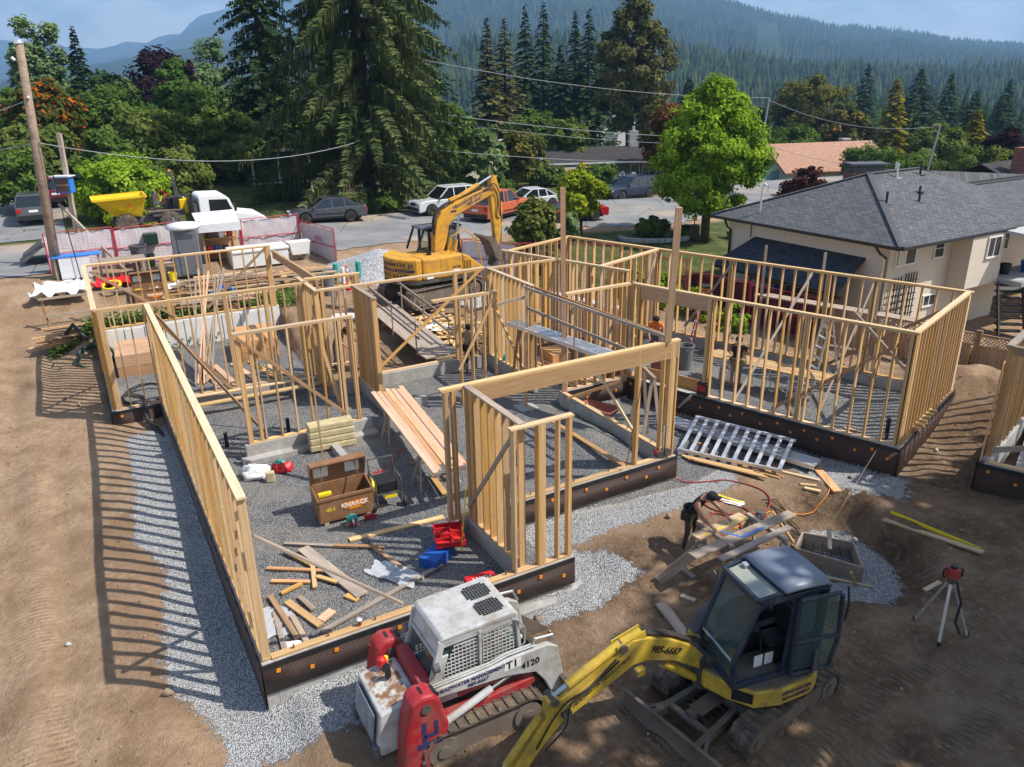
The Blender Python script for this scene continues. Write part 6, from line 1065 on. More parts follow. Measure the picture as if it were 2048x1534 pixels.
MB().tube([(0.9, -0.35, 1.4), (0.9, -0.35, 1.75), (1.15, -0.35, 1.8), (1.3, -0.35, 1.5)], 0.025, 6).tube([(0.7, 0.35, 1.4), (0.7, 0.35, 1.85), (0.95, 0.35, 1.9), (1.1, 0.35, 1.6)], 0.025, 6).build('grab_rail', 'bright_red', t); MB().box((1.75, 0, 1.15), (0.42, 1.15, 0.72)).build('engine_cover', 'dumper_yellow', t, bevel=0.05); MB().box((1.5, 0, 1.42), (0.5, 1.0, 0.35)).build('console', 'black_plastic', t)
MB().tube([(1.55, -0.45, 1.5), (1.5, -0.45, 2.5), (1.3, -0.42, 2.8), (1.3, 0.42, 2.8), (1.5, 0.45, 2.5), (1.55, 0.45, 1.5)], 0.035, 8).build('roll_bar', 'hood_grey', t); MB().cyl((1.35, -0.2, 2.84), (1.35, -0.2, 2.94), 0.06, 10).build('beacon', 'orange', t)
def fence_panel(label, P, Q, h=1.85, sheet='tarp_white', hh=False, dark=False, group='red site fence panels'):
 P, Q = Vector(P), Vector(Q); L = (Q - P).length; a = math.atan2((Q - P).y, (Q - P).x); z = min(G(P.x, P.y), G(Q.x, Q.y)); t = thing('site_fence', label, 'fence panel', (P.x, P.y, z), a, group); t['kind'] = 'thing'; sl = (G(Q.x, Q.y) - G(P.x, P.y)) / L * 0
 f = MB()
 for x in (0.0, L): f.tube([(x, 0, 0.02), (x, 0, h)], 0.026, 8)
 for zz in (0.12, h * 0.5, h): f.tube([(0, 0, zz), (L, 0, zz)], 0.021, 6)
 f.build('frame', 'fence_red', t); n = max(3, int(L / 0.17)); g = MB()
 for i in range(1, n): g.bar((L * i / n, 0, 0.12), (L * i / n, 0, h), 0.005, 0.005)
 for j in range(1, 16): g.bar((0, 0, 0.12 + (h - 0.12) * j / 16), (L, 0, 0.12 + (h - 0.12) * j / 16), 0.005, 0.005)
 g.build('wire_grid', 'fence_red', t)
 if sheet:
  nx, nz = 14, 6; mb = MB(); r = random.Random(label)
  ph = [r.uniform(0, 6) for _ in range(4)]
  for j in range(nz + 1):
   for i in range(nx + 1):
    x = L * i / nx; zz = 0.10 + (h - 0.16) * j / nz; mb.v.append((x, 0.05 + 0.035 * math.sin(i * 1.3 + ph[0] + j * .5) * math.sin(j * .9 + ph[1]) + 0.02 * math.sin(i * 2.9 + ph[2]), zz - (0.05 * abs(math.sin(i * 0.9 + ph[3])) if j == nz else 0)))
  for j in range(nz):
   for i in range(nx): k = j * (nx + 1) + i; mb.f.append((k, k + 1, k + nx + 2, k + nx + 1))
  mb.build('sheet', sheet, t, smooth=True)
  if hh: mtext(t, 'HH', 0.42, 'fence_red', Matrix.Identity(4), (L * 0.55, -0.03, h * 0.62), (1, 0, 0), (0, 0, 1))
 return t
flat_mat('shade_mesh', (0.055, 0.012, 0.022), 0.85)
fl = [UV(-1.2, 39.9), UV(1.6, 40.1), UV(4.5, 40.4), UV(7.3, 40.4), UV(10.2, 40.4)]
for i, lb in enumerate(('leftmost sheeted fence panel, behind the tall wooden pole', 'sheeted fence panel between the poles and the toilet', 'sheeted fence panel behind the portable toilet', 'sheeted fence panel right of the open tool shed')): fence_panel(lb, fl[i], fl[i + 1] - (fl[i + 1] - fl[i]).normalized() * 0.06)
fence_panel('sheeted fence panel turned towards the dirt apron, marked HH', fl[4], UV(10.9, 36.9), hh=True)
fence_panel('sheeted fence panel just right of the excavator cab', (-4.1, 39.7, 0), (-2.5, 38.7, 0)); fence_panel('sheeted fence panel under the excavator stick, marked HH', (-2.4, 38.6, 0), (0.3, 37.2, 0), hh=True)
for i, (a, b) in enumerate((((0.35, 37.2), (2.6, 37.0)), ((2.65, 37.0), (5.2, 36.3)), ((5.25, 36.3), (8.0, 34.6)))): fence_panel(('bare red fence panel beside the rhododendron', 'bare red fence panel in front of the lawn', 'bare red fence panel by the garden shrubs')[i], (*a, 0), (*b, 0), sheet=None)
for i, (a, b) in enumerate((((8.05, 34.5), (10.2, 32.2)), ((10.25, 32.1), (12.1, 29.5)))): fence_panel(('dark red meshed fence panel near the lean-to', 'dark red meshed fence panel by the wooden gate')[i], (*a, 0), (*b, 0), sheet='shade_mesh')
t = thing('wooden_fence', 'brown board fence with a lattice top beside the neighbour\'s garden', 'fence', (12.6, 29.2, -0.9)); t['kind'] = 'thing'
def wfence(A, B):
 A, B = Vector(A), Vector(B); d = (B - A).normalized(); L = (B - A).length; n = int(L / 0.15); off = Vector((12.6, 29.2, -0.9))
 for i in range(n):
  p = A + d * (0.08 + i * 0.15); z = -0.95; lumber('board', (p.x, p.y, z), (p.x, p.y, z + 1.0 + 0.006 * (i % 3)), 0.142, 0.02, 'fence_wood', t, (-d.y, d.x, 0), off)
 for z in (0.08, 0.48): lumber('rail', A + Vector((0, 0, z)), B + Vector((0, 0, z)), 0.06, 0.05, 'fence_wood', t, (0, 0, 1), off)
 k = int(L / 2.0) + 1
 for i in range(k + 1): p = A + (B - A) * i / k; lumber('post', (p.x, p.y, -1.2), (p.x, p.y, 0.62), 0.11, 0.11, 'fence_wood', t, (-d.y, d.x, 0), off)
 la = MB(); x = 0.0
 while x < L - 0.1:
  for s in (0, 1): a = A + d * (x if s == 0 else min(L, x + 0.36)); b = A + d * (min(L, x + 0.36) if s == 0 else x); la.bar(a - off + Vector((0, 0, 0.10)), b - off + Vector((0, 0, 0.46)), 0.015, 0.03)
  x += 0.12
 la.build('lattice', 'fence_wood', t)
wfence((12.6, 29.2, 0), (16.2, 25.6, 0)); wfence((16.25, 25.55, 0), (19.5, 22.3, 0))
def pole(label, a, b, r0, r1, mat='pole_wood'):
 t = thing('utility_pole', label, 'pole', a); P = [Vector(b) - Vector(a)]; MB().tube([(0, 0, -0.5), tuple(P[0] * 0.5), tuple(P[0])], [r0, (r0 + r1) / 2, r1], 14).build('shaft', mat, t, smooth=True); return t, P[0]
t, tp = pole('tall weathered wooden pole leaning at the left of the site', (-19.74, 33.29, 0.85), (-19.12, 33.29, 10.6), 0.21, 0.15)
MB().cyl(tp, tp + Vector((-.02, 0, 0.14)), 0.175, 12).build('cap', 'aluminium', t); MB().cyl(tp * 0.8 + Vector((0.1, -.15, 0)), tp * 0.8 + Vector((0.2, -0.3, 0)), 0.05, 8).build('insulator', 'clean_white', t); MB().cyl(tp * 0.94 + Vector((-0.2, -.1, 0)), tp * 0.94 + Vector((-0.3, -0.15, 0.1)), 0.06, 8).build('insulator', 'clean_white', t); MB().tube([tp * 0.62 + Vector((.2, -.1, 0)), tp * 0.5 + Vector((.55, -.1, 0)), tp * 0.3 + Vector((0.75, -.1, 0)), (1.1, -0.1, 0.3)], 0.02, 6).build('drop_cable', 'black_plastic', t)
t = thing('temporary_power_pole', 'square timber pole with a blue meter box and diagonal braces', 'pole', (-20.13, 36.19, 1.2)); P0 = Vector((-20.13, 36.19, 1.2))
lumber('post', P0 - Vector((0, 0, .3)), P0 + Vector((0.22, 0, 5.9)), 0.17, 0.17, 'grey_wood', t, (0, 1, 0), P0); lumber('brace', P0 + Vector((-0.4, -.12, 2.85)), P0 + Vector((2.55, -1.0, -0.15)), 0.09, 0.12, 'grey_wood', t, (0, 1, 0), P0); lumber('brace', P0 + Vector((-0.6, -0.9, -0.4)), P0 + Vector((0.35, -0.2, 2.0)), 0.10, 0.10, 'grey_wood', t, (0, 1, 0), P0)
bx = MB().box((0.12, -0.28, 3.72), (0.72, 0.38, 0.70)).build('meter_box', 'pipe_blue', t, bevel=0.02); MB().box((0.12, -0.46, 3.72), (0.58, 0.06, 0.56)).build('box_interior', 'planter_brown', bx); MB().box((0.12, -0.33, 4.10), (0.88, 0.62, 0.05)).build('box_roof', 'toilet_roof', bx); MB().box((0.12, -0.50, 3.72), (0.58, 0.03, 0.05)).build('box_shelf', 'fence_wood', bx)
def metal_pole(label, base, top, arm):
 t = thing('street_pole', label, 'pole', base); T = Vector(top) - Vector(base); MB().tube([(0, 0, 0), tuple(T)], [0.11, 0.07], 10).build('shaft', 'wire_grey', t); MB().tube([tuple(T), tuple(T + Vector(arm))], 0.03, 6).build('arm', 'wire_grey', t); MB().box(tuple(T * 0.52), (0.3, 0.3, 0.25)).build('junction_box', 'wire_grey', t); return T
metal_pole('slim grey street pole in front of the orange tree', (22.2, 72.0, -1.2), (22.9, 72.0, 7.35), (-0.9, 0, 0.05)); metal_pole('slim grey street pole at right above the grey roof', (34.2, 66.0, -2.5), (35.1, 66.0, 5.2), (-0.6, 0, 0.05))
def wire(label, pts, sag, r=0.022, mat='wire_grey'):
 out = [];
 for (a, b) in zip(pts[:-1], pts[1:]):
  a, b = Vector(a), Vector(b)
  for k in range(14): s = k / 14; p = a.lerp(b, s); p.z -= sag * 4 * s * (1 - s); out.append(p)
 out.append(Vector(pts[-1])); o = MB().tube(out, r, 5).build('overhead_wire', mat); tag(o, label, 'wire'); return o
wire('topmost overhead wire from the spruce to the right pole', [(-9, 58, 11.2), (22.6, 72, 7.4)], 0.8); wire('second overhead wire in front of the dark conifers', [(-7, 58, 7.3), (22.5, 72, 4.0)], 0.5); wire('third overhead wire just under the second one', [(-7, 58.3, 6.8), (22.5, 72, 3.5)], 0.6, 0.015); wire('lowest overhead wire crossing in front of the brown house', [(-6, 58, 4.6), (20, 66, 2.6)], 0.4)
wire('overhead wire between the two grey poles', [(22.9, 72, 7.2), (35.1, 66, 5.1)], 1.0); wire('lower wire from the right pole over the salmon roof', [(22.6, 72, 3.6), (34.8, 66, 1.6)], 0.6, 0.02)
wire('wire sagging from the wooden pole to the spruce', [(-19.3, 33.3, 6.9), (-9.5, 50.0, 5.6)], 0.9, 0.018); wire('upper wire from the wooden pole leaving at left', [(-19.1, 33.3, 8.6), (-30, 33, 6.4)], 0.4, 0.018); wire('long wire leaving the left pole towards the left edge', [(-19.3, 33.3, 6.9), (-34, 38, 6.4)], 0.5, 0.015)
# ================================================================ TREES AND SHRUBS
def leaf_mat(name, stops, trans=0.35):
 m = NB(name); t = m.attr('tint'); c = m.ramp(t, stops); m.n.remove(m.b); d = m.n.new('ShaderNodeBsdfDiffuse'); tr = m.n.new('ShaderNodeBsdfTranslucent'); mx = m.n.new('ShaderNodeMixShader'); mx.inputs[0].default_value = trans
 m.l.new(c, d.inputs[0]); m.l.new(m.mix(1.0, c, (1.1, 1.2, 0.55), 'MULTIPLY'), tr.inputs[0]); m.l.new(d.outputs[0], mx.inputs[1]); m.l.new(tr.outputs[0], mx.inputs[2]); m.l.new(mx.outputs[0], m.out.inputs[0])
def ST4(a, b, c, d): return [(0.0, a), (0.4, b), (0.8, c), (1.0, d)]
leaf_mat('leaf_green', ST4((0.042, 0.078, 0.018), (0.090, 0.147, 0.030), (0.143, 0.210, 0.045), (0.225, 0.255, 0.075)))
leaf_mat('leaf_olive', ST4((0.060, 0.087, 0.021), (0.120, 0.158, 0.036), (0.180, 0.217, 0.053), (0.285, 0.285, 0.090)))
leaf_mat('leaf_bright', ST4((0.096, 0.166, 0.018), (0.201, 0.315, 0.025), (0.298, 0.429, 0.035), (0.473, 0.542, 0.070)))
leaf_mat('leaf_lime', ST4((0.111, 0.150, 0.010), (0.221, 0.280, 0.019), (0.325, 0.377, 0.026), (0.468, 0.468, 0.039)))
leaf_mat('leaf_pale', ST4((0.080, 0.123, 0.051), (0.138, 0.203, 0.080), (0.203, 0.275, 0.109), (0.290, 0.348, 0.160)))
leaf_mat('leaf_purple', ST4((0.010, 0.006, 0.008), (0.022, 0.011, 0.015), (0.038, 0.018, 0.022), (0.07, 0.035, 0.03)), 0.15)
leaf_mat('leaf_burgundy', ST4((0.025, 0.010, 0.010), (0.055, 0.018, 0.015), (0.10, 0.030, 0.022), (0.16, 0.06, 0.03)), 0.2)
leaf_mat('leaf_rust', ST4((0.05, 0.03, 0.012), (0.13, 0.055, 0.022), (0.21, 0.08, 0.03), (0.27, 0.14, 0.05)))
leaf_mat('leaf_rowan', [(0.0, (0.035, 0.055, 0.014)), (0.45, (0.075, 0.095, 0.022)), (0.62, (0.12, 0.11, 0.025)), (0.68, (0.42, 0.11, 0.015)), (1.0, (0.62, 0.17, 0.02))])
leaf_mat('leaf_amber', [(0.0, (0.062, 0.077, 0.020)), (0.5, (0.125, 0.131, 0.035)), (0.72, (0.225, 0.175, 0.044)), (0.85, (0.425, 0.213, 0.050)), (1.0, (0.575, 0.275, 0.075))])
leaf_mat('leaf_rhodo', ST4((0.046, 0.065, 0.016), (0.111, 0.130, 0.029), (0.195, 0.208, 0.046), (0.390, 0.364, 0.117)), 0.2)
leaf_mat('leaf_hydrangea', [(0.0, (0.03, 0.05, 0.015)), (0.3, (0.06, 0.09, 0.025)), (0.42, (0.34, 0.37, 0.48)), (1.0, (0.55, 0.57, 0.66))], 0.2)
leaf_mat('leaf_yellow', [(0.0, (0.05, 0.08, 0.015)), (0.6, (0.12, 0.16, 0.03)), (0.75, (0.6, 0.42, 0.02)), (1.0, (0.75, 0.5, 0.03))])
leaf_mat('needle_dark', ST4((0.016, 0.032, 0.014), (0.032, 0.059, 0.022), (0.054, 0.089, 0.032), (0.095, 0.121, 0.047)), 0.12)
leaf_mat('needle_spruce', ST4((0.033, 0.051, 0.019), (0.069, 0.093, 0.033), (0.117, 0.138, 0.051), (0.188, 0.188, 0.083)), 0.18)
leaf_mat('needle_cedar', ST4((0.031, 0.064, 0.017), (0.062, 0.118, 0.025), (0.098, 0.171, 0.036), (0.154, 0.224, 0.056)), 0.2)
leaf_mat('needle_brown', ST4((0.056, 0.063, 0.022), (0.105, 0.105, 0.036), (0.161, 0.147, 0.050), (0.224, 0.189, 0.077)), 0.15)
leaf_mat('needle_gold', ST4((0.11, 0.10, 0.008), (0.22, 0.19, 0.012), (0.33, 0.27, 0.02), (0.42, 0.34, 0.03)), 0.2)
leaf_mat('needle_dead', ST4((0.10, 0.07, 0.05), (0.16, 0.115, 0.085), (0.2, 0.15, 0.115), (0.25, 0.2, 0.16)), 0.1)
flat_mat('bark', (0.085, 0.062, 0.045), 0.95, 0, 0.3, bump=0.5); flat_mat('bark_dark', (0.04, 0.032, 0.026), 0.95, 0, 0.3, bump=0.5)
def quads(c, ax, ay, sx, sy, tint, name, mat, parent):
 n = len(c); X = ax * sx[:, None]; Y = ay * sy[:, None]; V = np.stack([c - X - Y * 0.35, c - Y, c + X + Y * 0.2, c + Y], 1).reshape(-1, 3)
 me = np_mesh(name, V, np.arange(4 * n).reshape(n, 4), mat); set_attr(me, 'tint', np.repeat(np.clip(tint, 0, 1), 4)); return obj(name, me, parent)
def unit(v): return v / (np.linalg.norm(v, axis=1, keepdims=True) + 1e-9)
def frame_for(nrm, r):
 a = r.normal(size=nrm.shape); ax = unit(np.cross(nrm, a)); return ax, np.cross(nrm, ax)
def limb(mb, a, b, r0, r1, bend, r):
 a, b = Vector(a), Vector(b); m_ = a.lerp(b, 0.5) + Vector((r.uniform(-bend, bend), r.uniform(-bend, bend), abs(r.normal()) * bend * 0.5)); mb.tube([a, m_, b], [r0, (r0 + r1) / 2, r1], 6)
def leafy(name, label, cat, loc, h, w, mat, seed, n=4200, leaf=0.30, base=0.18, clumps=46, trunk=True, top=1.0, dense=0.62, bark='bark', shape='round', tint_shift=0.0, depth=None, group=None):
 r = np.random.default_rng(seed); t = thing(name, label, cat, loc, 0, group); zc0 = h * base; H2 = h - zc0; d = depth or w
 k = 0; C = []
 while len(C) < clumps:
  p = r.uniform(-1, 1, 3); q = np.linalg.norm(p)
  if q > 1 or q < 0.30: continue
  z = (p[2] + 1) / 2
  if shape == 'cone': f = 1.0 - 0.72 * z
  elif shape == 'egg': f = 0.45 + 0.9 * math.sin(min(1, (1 - z) * 0.95 + 0.08) * math.pi * 0.62) * 0.75
  elif shape == 'pyr': f = min(1.0, 0.25 + 1.25 * (1 - z) ** 0.75) * (0.75 + 0.25 * min(1, z * 6))
  elif shape == 'column': f = 0.55 + 0.45 * math.sin(z * math.pi)
  elif shape == 'dome': f = 1.0; z = abs(p[2])
  else: f = 1.0
  C.append((p[0] * w / 2 * f * 0.86, p[1] * d / 2 * f * 0.86, zc0 + H2 * (0.06 + 0.88 * z)))
 C = np.array(C); rad = (0.5 + 0.7 * r.random(clumps)) * dense * (w * d * H2) ** (1 / 3) / (clumps ** (1 / 3)); ct = r.normal(0, 0.13, clumps)
 ci = r.integers(0, clumps, n); g = r.normal(size=(n, 3)); g = unit(g) * (r.random((n, 1)) ** 0.45) * np.array([1, 1, 0.72]); P = C[ci] + g * rad[ci][:, None]
 P[:, 2] = np.maximum(P[:, 2], 0.06 * h); mid = np.array([0, 0, zc0 + H2 * 0.45]); nr = unit(unit(P - mid) * 0.55 + unit(g + 1e-6) * 0.45 + np.array([0.25, -0.1, 0.55]) + r.normal(0, 0.45, (n, 3))); ax, ay = frame_for(nr, r); s = leaf * (0.55 + 0.8 * r.random(n))
 quads(P, ax, ay, s * 0.62, s, 0.45 + ct[ci] + r.normal(0, 0.16, n) + tint_shift, 'crown', mat, t)
 if trunk:
  mb = MB(); tr = max(0.05, h * 0.022); mb.tube([(0, 0, -0.3), (r.normal() * .05 * w, r.normal() * .05 * w, h * 0.35), (r.normal() * .06 * w, 0, h * 0.72)], [tr * 1.25, tr, tr * 0.35], 8); mb.build('trunk', bark, t, smooth=True); lm = MB()
  for i in r.choice(clumps, min(clumps, 12), replace=False): limb(lm, (0, 0, min(C[i][2] * 0.7, h * 0.55)), C[i], tr * 0.45, tr * 0.12, 0.06 * w, r)
  lm.build('limb', bark, t, smooth=True)['kind'] = 'stuff'
 return t
def conifer(name, label, loc, h, w, mat, seed, nbr=110, per=9, droop=0.35, base=0.08, card=(0.42, 0.20), bark='bark_dark', hang=0.0, taper=1.0, flat=0.25, top_pow=0.9, tilt_up=0.1, ragged=0.22, group=None):
 r = np.random.default_rng(seed); t = thing(name, label, 'tree', loc, 0, group); tr = max(0.07, h * 0.014)
 MB().tube([(0, 0, -0.3), (0, 0, h * 0.5), (0, 0, h)], [tr * 1.3, tr * 0.8, 0.02], 8).build('trunk', bark, t, smooth=True)
 z = base + (1 - base) * (np.linspace(0, 1, nbr) ** 0.92); z = z + r.normal(0, 0.006, nbr); L = (w / 2) * ((1 - z) / (1 - base)).clip(0.02, 1) ** top_pow * (1 - ragged + 2 * ragged * r.random(nbr)) * taper + 0.05; az = np.arange(nbr) * 2.39996 + r.normal(0, 0.3, nbr)
 s = (np.arange(per) + 0.5) / per; sj = s[None, :] + r.normal(0, 0.03, (nbr, per)); dist = L[:, None] * (0.12 + 0.88 * sj); zz = h * z[:, None] + L[:, None] * (tilt_up * sj - droop * sj ** 2 + 0.12 * np.maximum(0, sj - 0.75))
 ca, sa = np.cos(az)[:, None], np.sin(az)[:, None]; base_pt = np.stack([dist * ca, dist * sa, zz], -1); bt = r.normal(0, 0.12, (nbr, 1)); out = []; sx = []; sy = []; AX = []; AY = []; ti = []
 rd_ = np.stack([ca + 0 * sj, sa + 0 * sj, -droop * sj * 1.1], -1); rd_ = rd_ / np.linalg.norm(rd_, axis=-1, keepdims=True); tn = np.stack([-sa + 0 * sj, ca + 0 * sj, 0 * sj], -1)
 wid = (card[0] * (1.25 - 0.75 * sj) * (0.22 + 0.78 * (L[:, None] / (w / 2 + 1e-6)).clip(0.05, 1)))
 for side in (-1, 1):
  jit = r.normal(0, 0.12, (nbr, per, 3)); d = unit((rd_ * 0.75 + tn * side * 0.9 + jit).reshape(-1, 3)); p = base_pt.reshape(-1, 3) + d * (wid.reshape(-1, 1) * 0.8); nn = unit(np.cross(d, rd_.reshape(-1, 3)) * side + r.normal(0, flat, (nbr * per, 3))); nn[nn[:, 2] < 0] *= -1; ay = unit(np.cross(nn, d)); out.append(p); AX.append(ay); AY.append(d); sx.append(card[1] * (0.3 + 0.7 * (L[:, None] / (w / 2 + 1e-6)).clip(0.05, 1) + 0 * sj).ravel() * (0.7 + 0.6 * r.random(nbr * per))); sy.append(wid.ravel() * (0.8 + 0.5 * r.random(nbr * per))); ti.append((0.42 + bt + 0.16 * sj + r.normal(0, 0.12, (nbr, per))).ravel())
 if hang > 0:
  for k in range(5 if hang > .8 else 3):
   off = tn * (r.uniform(-1, 1, (nbr, per, 1)) * wid[..., None] * 1.1) + rd_ * r.uniform(-.5, .5, (nbr, per, 1)) * 0.4; ln = hang * (0.45 + 0.8 * r.random((nbr, per))) * (0.35 + 0.65 * np.sin(sj.clip(0, 1) * math.pi)) ; p = base_pt + off; p[..., 2] -= ln * 0.5 + 0.02; p = p.reshape(-1, 3); d = unit(np.tile([0, 0, -1.0], (nbr * per, 1)) + r.normal(0, 0.10, (nbr * per, 3)) + rd_.reshape(-1, 3) * 0.15); nn = r.normal(size=(nbr * per, 3)); ax = unit(np.cross(d, nn)); out.append(p); AX.append(ax); AY.append(d); sx.append(card[1] * 0.55 * (0.6 + 0.7 * r.random(nbr * per))); sy.append(ln.ravel() * 0.55); ti.append((0.40 + bt + r.normal(0, 0.14, (nbr, per)) + 0 * sj).ravel())
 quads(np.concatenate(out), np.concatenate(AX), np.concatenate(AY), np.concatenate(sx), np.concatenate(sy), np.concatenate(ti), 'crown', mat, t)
 bl = MB(); step = max(1, nbr // 45)
 for i in range(0, nbr, step): bl.tube([(0, 0, h * z[i]), tuple(base_pt[i, per // 2]), tuple(base_pt[i, -1])], [max(0.02, tr * 0.28), tr * 0.16, 0.01], 5, False)
 bl.build('limb', bark, t)['kind'] = 'stuff'
 return t
TREES = [
 ('poplar', -53.8, 95.0, -0.96, 18.6, 4.1, 'pale grey-green poplar at the far left edge'),
 ('poplar', -52.1, 97.0, -1.05, 18.4, 4.5, 'pale grey-green poplar right of the leftmost one'),
 ('fir', -60.1, 103.0, -1.93, 19.7, 3.6, 'dark fir at the left edge behind the poplars'),
 ('fir', -46.8, 92.0, -0.37, 15.7, 4.0, 'pointed dark conifer right of the poplars'),
 ('rowan', -33.5, 60.0, 2.14, 7.8, 5.9, 'orange berried rowan behind the tall wooden pole'),
 ('pine', -39.2, 82.0, 1.15, 10.9, 4.4, 'small flat topped pine under the distant mountains'),
 ('cedar', -30.1, 76.0, 2.02, 9.8, 5.6, 'rounded green cedar below the purple tree'),
 ('purple', -39.3, 96.0, -0.43, 14.2, 8.5, 'dark purple leaved tree beneath the clouds'),
 ('poplar', -36.5, 104.0, -2.01, 18.4, 6.1, 'airy pale poplar left of the giant spruce'),
 ('leafy', -31.6, 66.0, 2.15, 7.3, 7.5, 'broad green tree above the navy garage'),
 ('leafy2', -26.4, 61.0, 2.01, 6.0, 7.0, 'olive green tree behind the yellow dumper'),
 ('leafy', -26.4, 70.0, 2.11, 7.3, 7.1, 'dark green tree in front of the purple one'),
 ('leafy2', -21.9, 63.0, 1.88, 6.0, 5.3, 'green tree touching the left spruce'),
 ('bush', -31.1, 51.0, 1.60, 4.2, 4.1, 'tall leafy shrub at the left edge by the grey car'),
 ('limebush', -23.9, 49.0, 1.29, 4.2, 5.8, 'bright green shrub right of the driveway'),
 ('bush2', -22.2, 53.0, 1.40, 4.2, 5.5, 'dense shrub behind the dumper seat'),
 ('spruce2', -19.2, 66.0, 1.79, 18.4, 7.8, 'dark spruce at the left of the giant one'),
 ('spruce', -10.0, 57.0, 0.28, 20.4, 13.6, 'giant drooping spruce in the middle of the view'),
 ('spruce2', -9.0, 76.0, 0.46, 20.5, 9.9, 'tall dark spruce behind the giant one'),
 ('cedar', -8.2, 80.0, 0.36, 10.0, 9.1, 'dark green cedar right of the giant spruce'),
 ('fir2', -2.1, 92.0, -0.92, 16.5, 4.3, 'left one of two slim brownish conifers'),
 ('fir2', -0.2, 96.0, -1.51, 17.3, 5.6, 'right one of two slim brownish conifers'),
 ('fir', 2.5, 112.0, -3.24, 22.2, 4.9, 'dark fir first in the tall row'),
 ('fir', 5.1, 116.0, -3.66, 22.8, 5.1, 'dark fir second in the tall row'),
 ('fir', 7.2, 112.0, -3.27, 20.0, 4.6, 'shorter dark fir third in the tall row'),
 ('fir', 9.6, 118.0, -3.89, 21.5, 4.8, 'dark fir fourth in the tall row'),
 ('fir', 10.9, 112.0, -3.33, 22.7, 5.2, 'tallest dark fir in the row'),
 ('fir', 13.8, 116.0, -3.83, 22.0, 5.1, 'dark fir beside the big olive pine'),
 ('bigpine', 14.6, 96.0, -1.86, 21.5, 10.2, 'big olive pine towering over the brown house'),
 ('rusty', 15.3, 76.0, -0.01, 7.0, 6.2, 'rust red tree left of the bright green one'),
 ('young', -1.5, 62.0, 0.22, 6.4, 3.0, 'slender young tree right of the gabled beige house'),
 ('maple', 0.8, 69.0, 0.20, 5.3, 4.9, 'olive maple with orange tips in front of the brown house'),
 ('leafy', 2.9, 88.0, -0.46, 7.1, 5.9, 'green tree behind the olive maple'),
 ('leafy2', 6.0, 82.0, 0.02, 6.0, 4.3, 'dark green tree behind the brown roof'),
 ('limemaple', 4.3, 46.7, 0.18, 3.9, 3.2, 'small lime green maple on the lawn'),
 ('brightleaf', 11.6, 46.0, -0.08, 9.8, 6.9, 'large bright green tree beside the grey roof'),
 ('amber', 43.7, 118.0, -5.14, 15.7, 12.7, 'big amber tinged tree behind the salmon house'),
 ('amber', 49.3, 116.0, -5.14, 10.2, 6.4, 'smaller amber tinged tree at the right of the big one'),
 ('fir', 62.0, 152.0, -9.10, 18.6, 6.9, 'dark fir behind the amber trees'),
 ('fir', 61.6, 142.0, -7.87, 18.3, 6.8, 'tall dark fir left of the golden cypress'),
 ('gold', 49.0, 104.0, -4.11, 12.9, 4.7, 'bright golden cypress behind the salmon house'),
 ('fir', 56.8, 114.0, -5.29, 16.1, 8.5, 'largest dark fir at right of the golden cypress'),
 ('fir', 69.7, 130.0, -7.19, 16.3, 7.0, 'dark fir behind the dead tree'),
 ('fir', 66.6, 117.0, -6.02, 15.5, 7.7, 'dark broad fir near the right edge'),
 ('fir', 83.9, 138.0, -8.59, 16.8, 7.5, 'dark fir at the right edge'),
 ('fir', 24.6, 112.0, -3.93, 13.8, 5.4, 'dark fir behind the bright green tree'),
 ('fir', 37.1, 120.0, -5.17, 12.0, 6.5, 'dark fir between the bright green and amber trees'),
 ('gold', 55.2, 96.0, -3.75, 8.9, 4.1, 'small golden cypress near the right pole'),
 ('dead', 54.7, 99.0, -3.97, 8.1, 3.6, 'bare brown dead conifer near the right pole'),
 ('purple', 46.0, 74.0, -1.05, 5.5, 5.0, 'dark purple tree at the right edge'),
 ('bush2', 42.2, 72.0, -0.73, 4.1, 6.7, 'round olive bush right of the right pole'),
 ('bush', 38.8, 86.0, -0.98, 3.4, 6.9, 'green shrubs beside the salmon house chimney'),
 ('bush', 40.0, 80.0, -0.63, 2.7, 6.0, 'pale green shrubs behind the grey roof ridge'),
 ('burgundy', 24.1, 64.0, -0.11, 2.0, 4.4, 'burgundy leaved shrub behind the grey roof'),
 ('rusty', 32.0, 60.0, -0.53, 2.8, 3.6, 'russet shrub behind the roof vents'),
 ('hydrangea', 9.8, 66.0, 0.15, 1.6, 2.9, 'pale blue flowering hydrangea by the blue car'),
 ('bush2', 8.6, 47.0, 0.09, 1.2, 2.3, 'low shrub in the stone edged flower bed'),
 ('rhodo', 1.4, 43.0, 0.15, 3.0, 2.6, 'broad rhododendron beside the excavator stick'),
 ('bush', -0.7, 63.0, 0.21, 2.1, 2.8, 'shrub beside the far driveway'),
 ('bush', -3.6, 62.0, 0.24, 2.0, 4.3, 'garden shrubs behind the white car'),
 ('bush2', 3.3, 72.0, 0.19, 2.3, 4.5, 'rounded shrubs in front of the brown carport'),
 ('yellowbush', 6.5, 73.0, 0.17, 1.5, 3.6, 'yellow flowering shrub under the gridded window'),
 ('bush', 8.7, 74.0, 0.16, 1.8, 4.2, 'green shrub right of the gridded window'),
 ('bush', -9.3, 57.0, 0.27, 1.4, 4.3, 'dark shrub at the foot of the giant spruce'),
 ('bush', -16.8, 58.0, 1.32, 0.0, 4.0, 'clipped shrub on the lawn behind the sedan'),
 ('leafy', 35.2, 100.0, -3.28, 7.5, 6.7, 'green tree behind the teal shed'),
 ('bush', -32.9, 56.0, 1.98, 2.1, 3.1, 'leafy shrub beside the red car'),
]
GRP = 'trees and shrubs round the site'
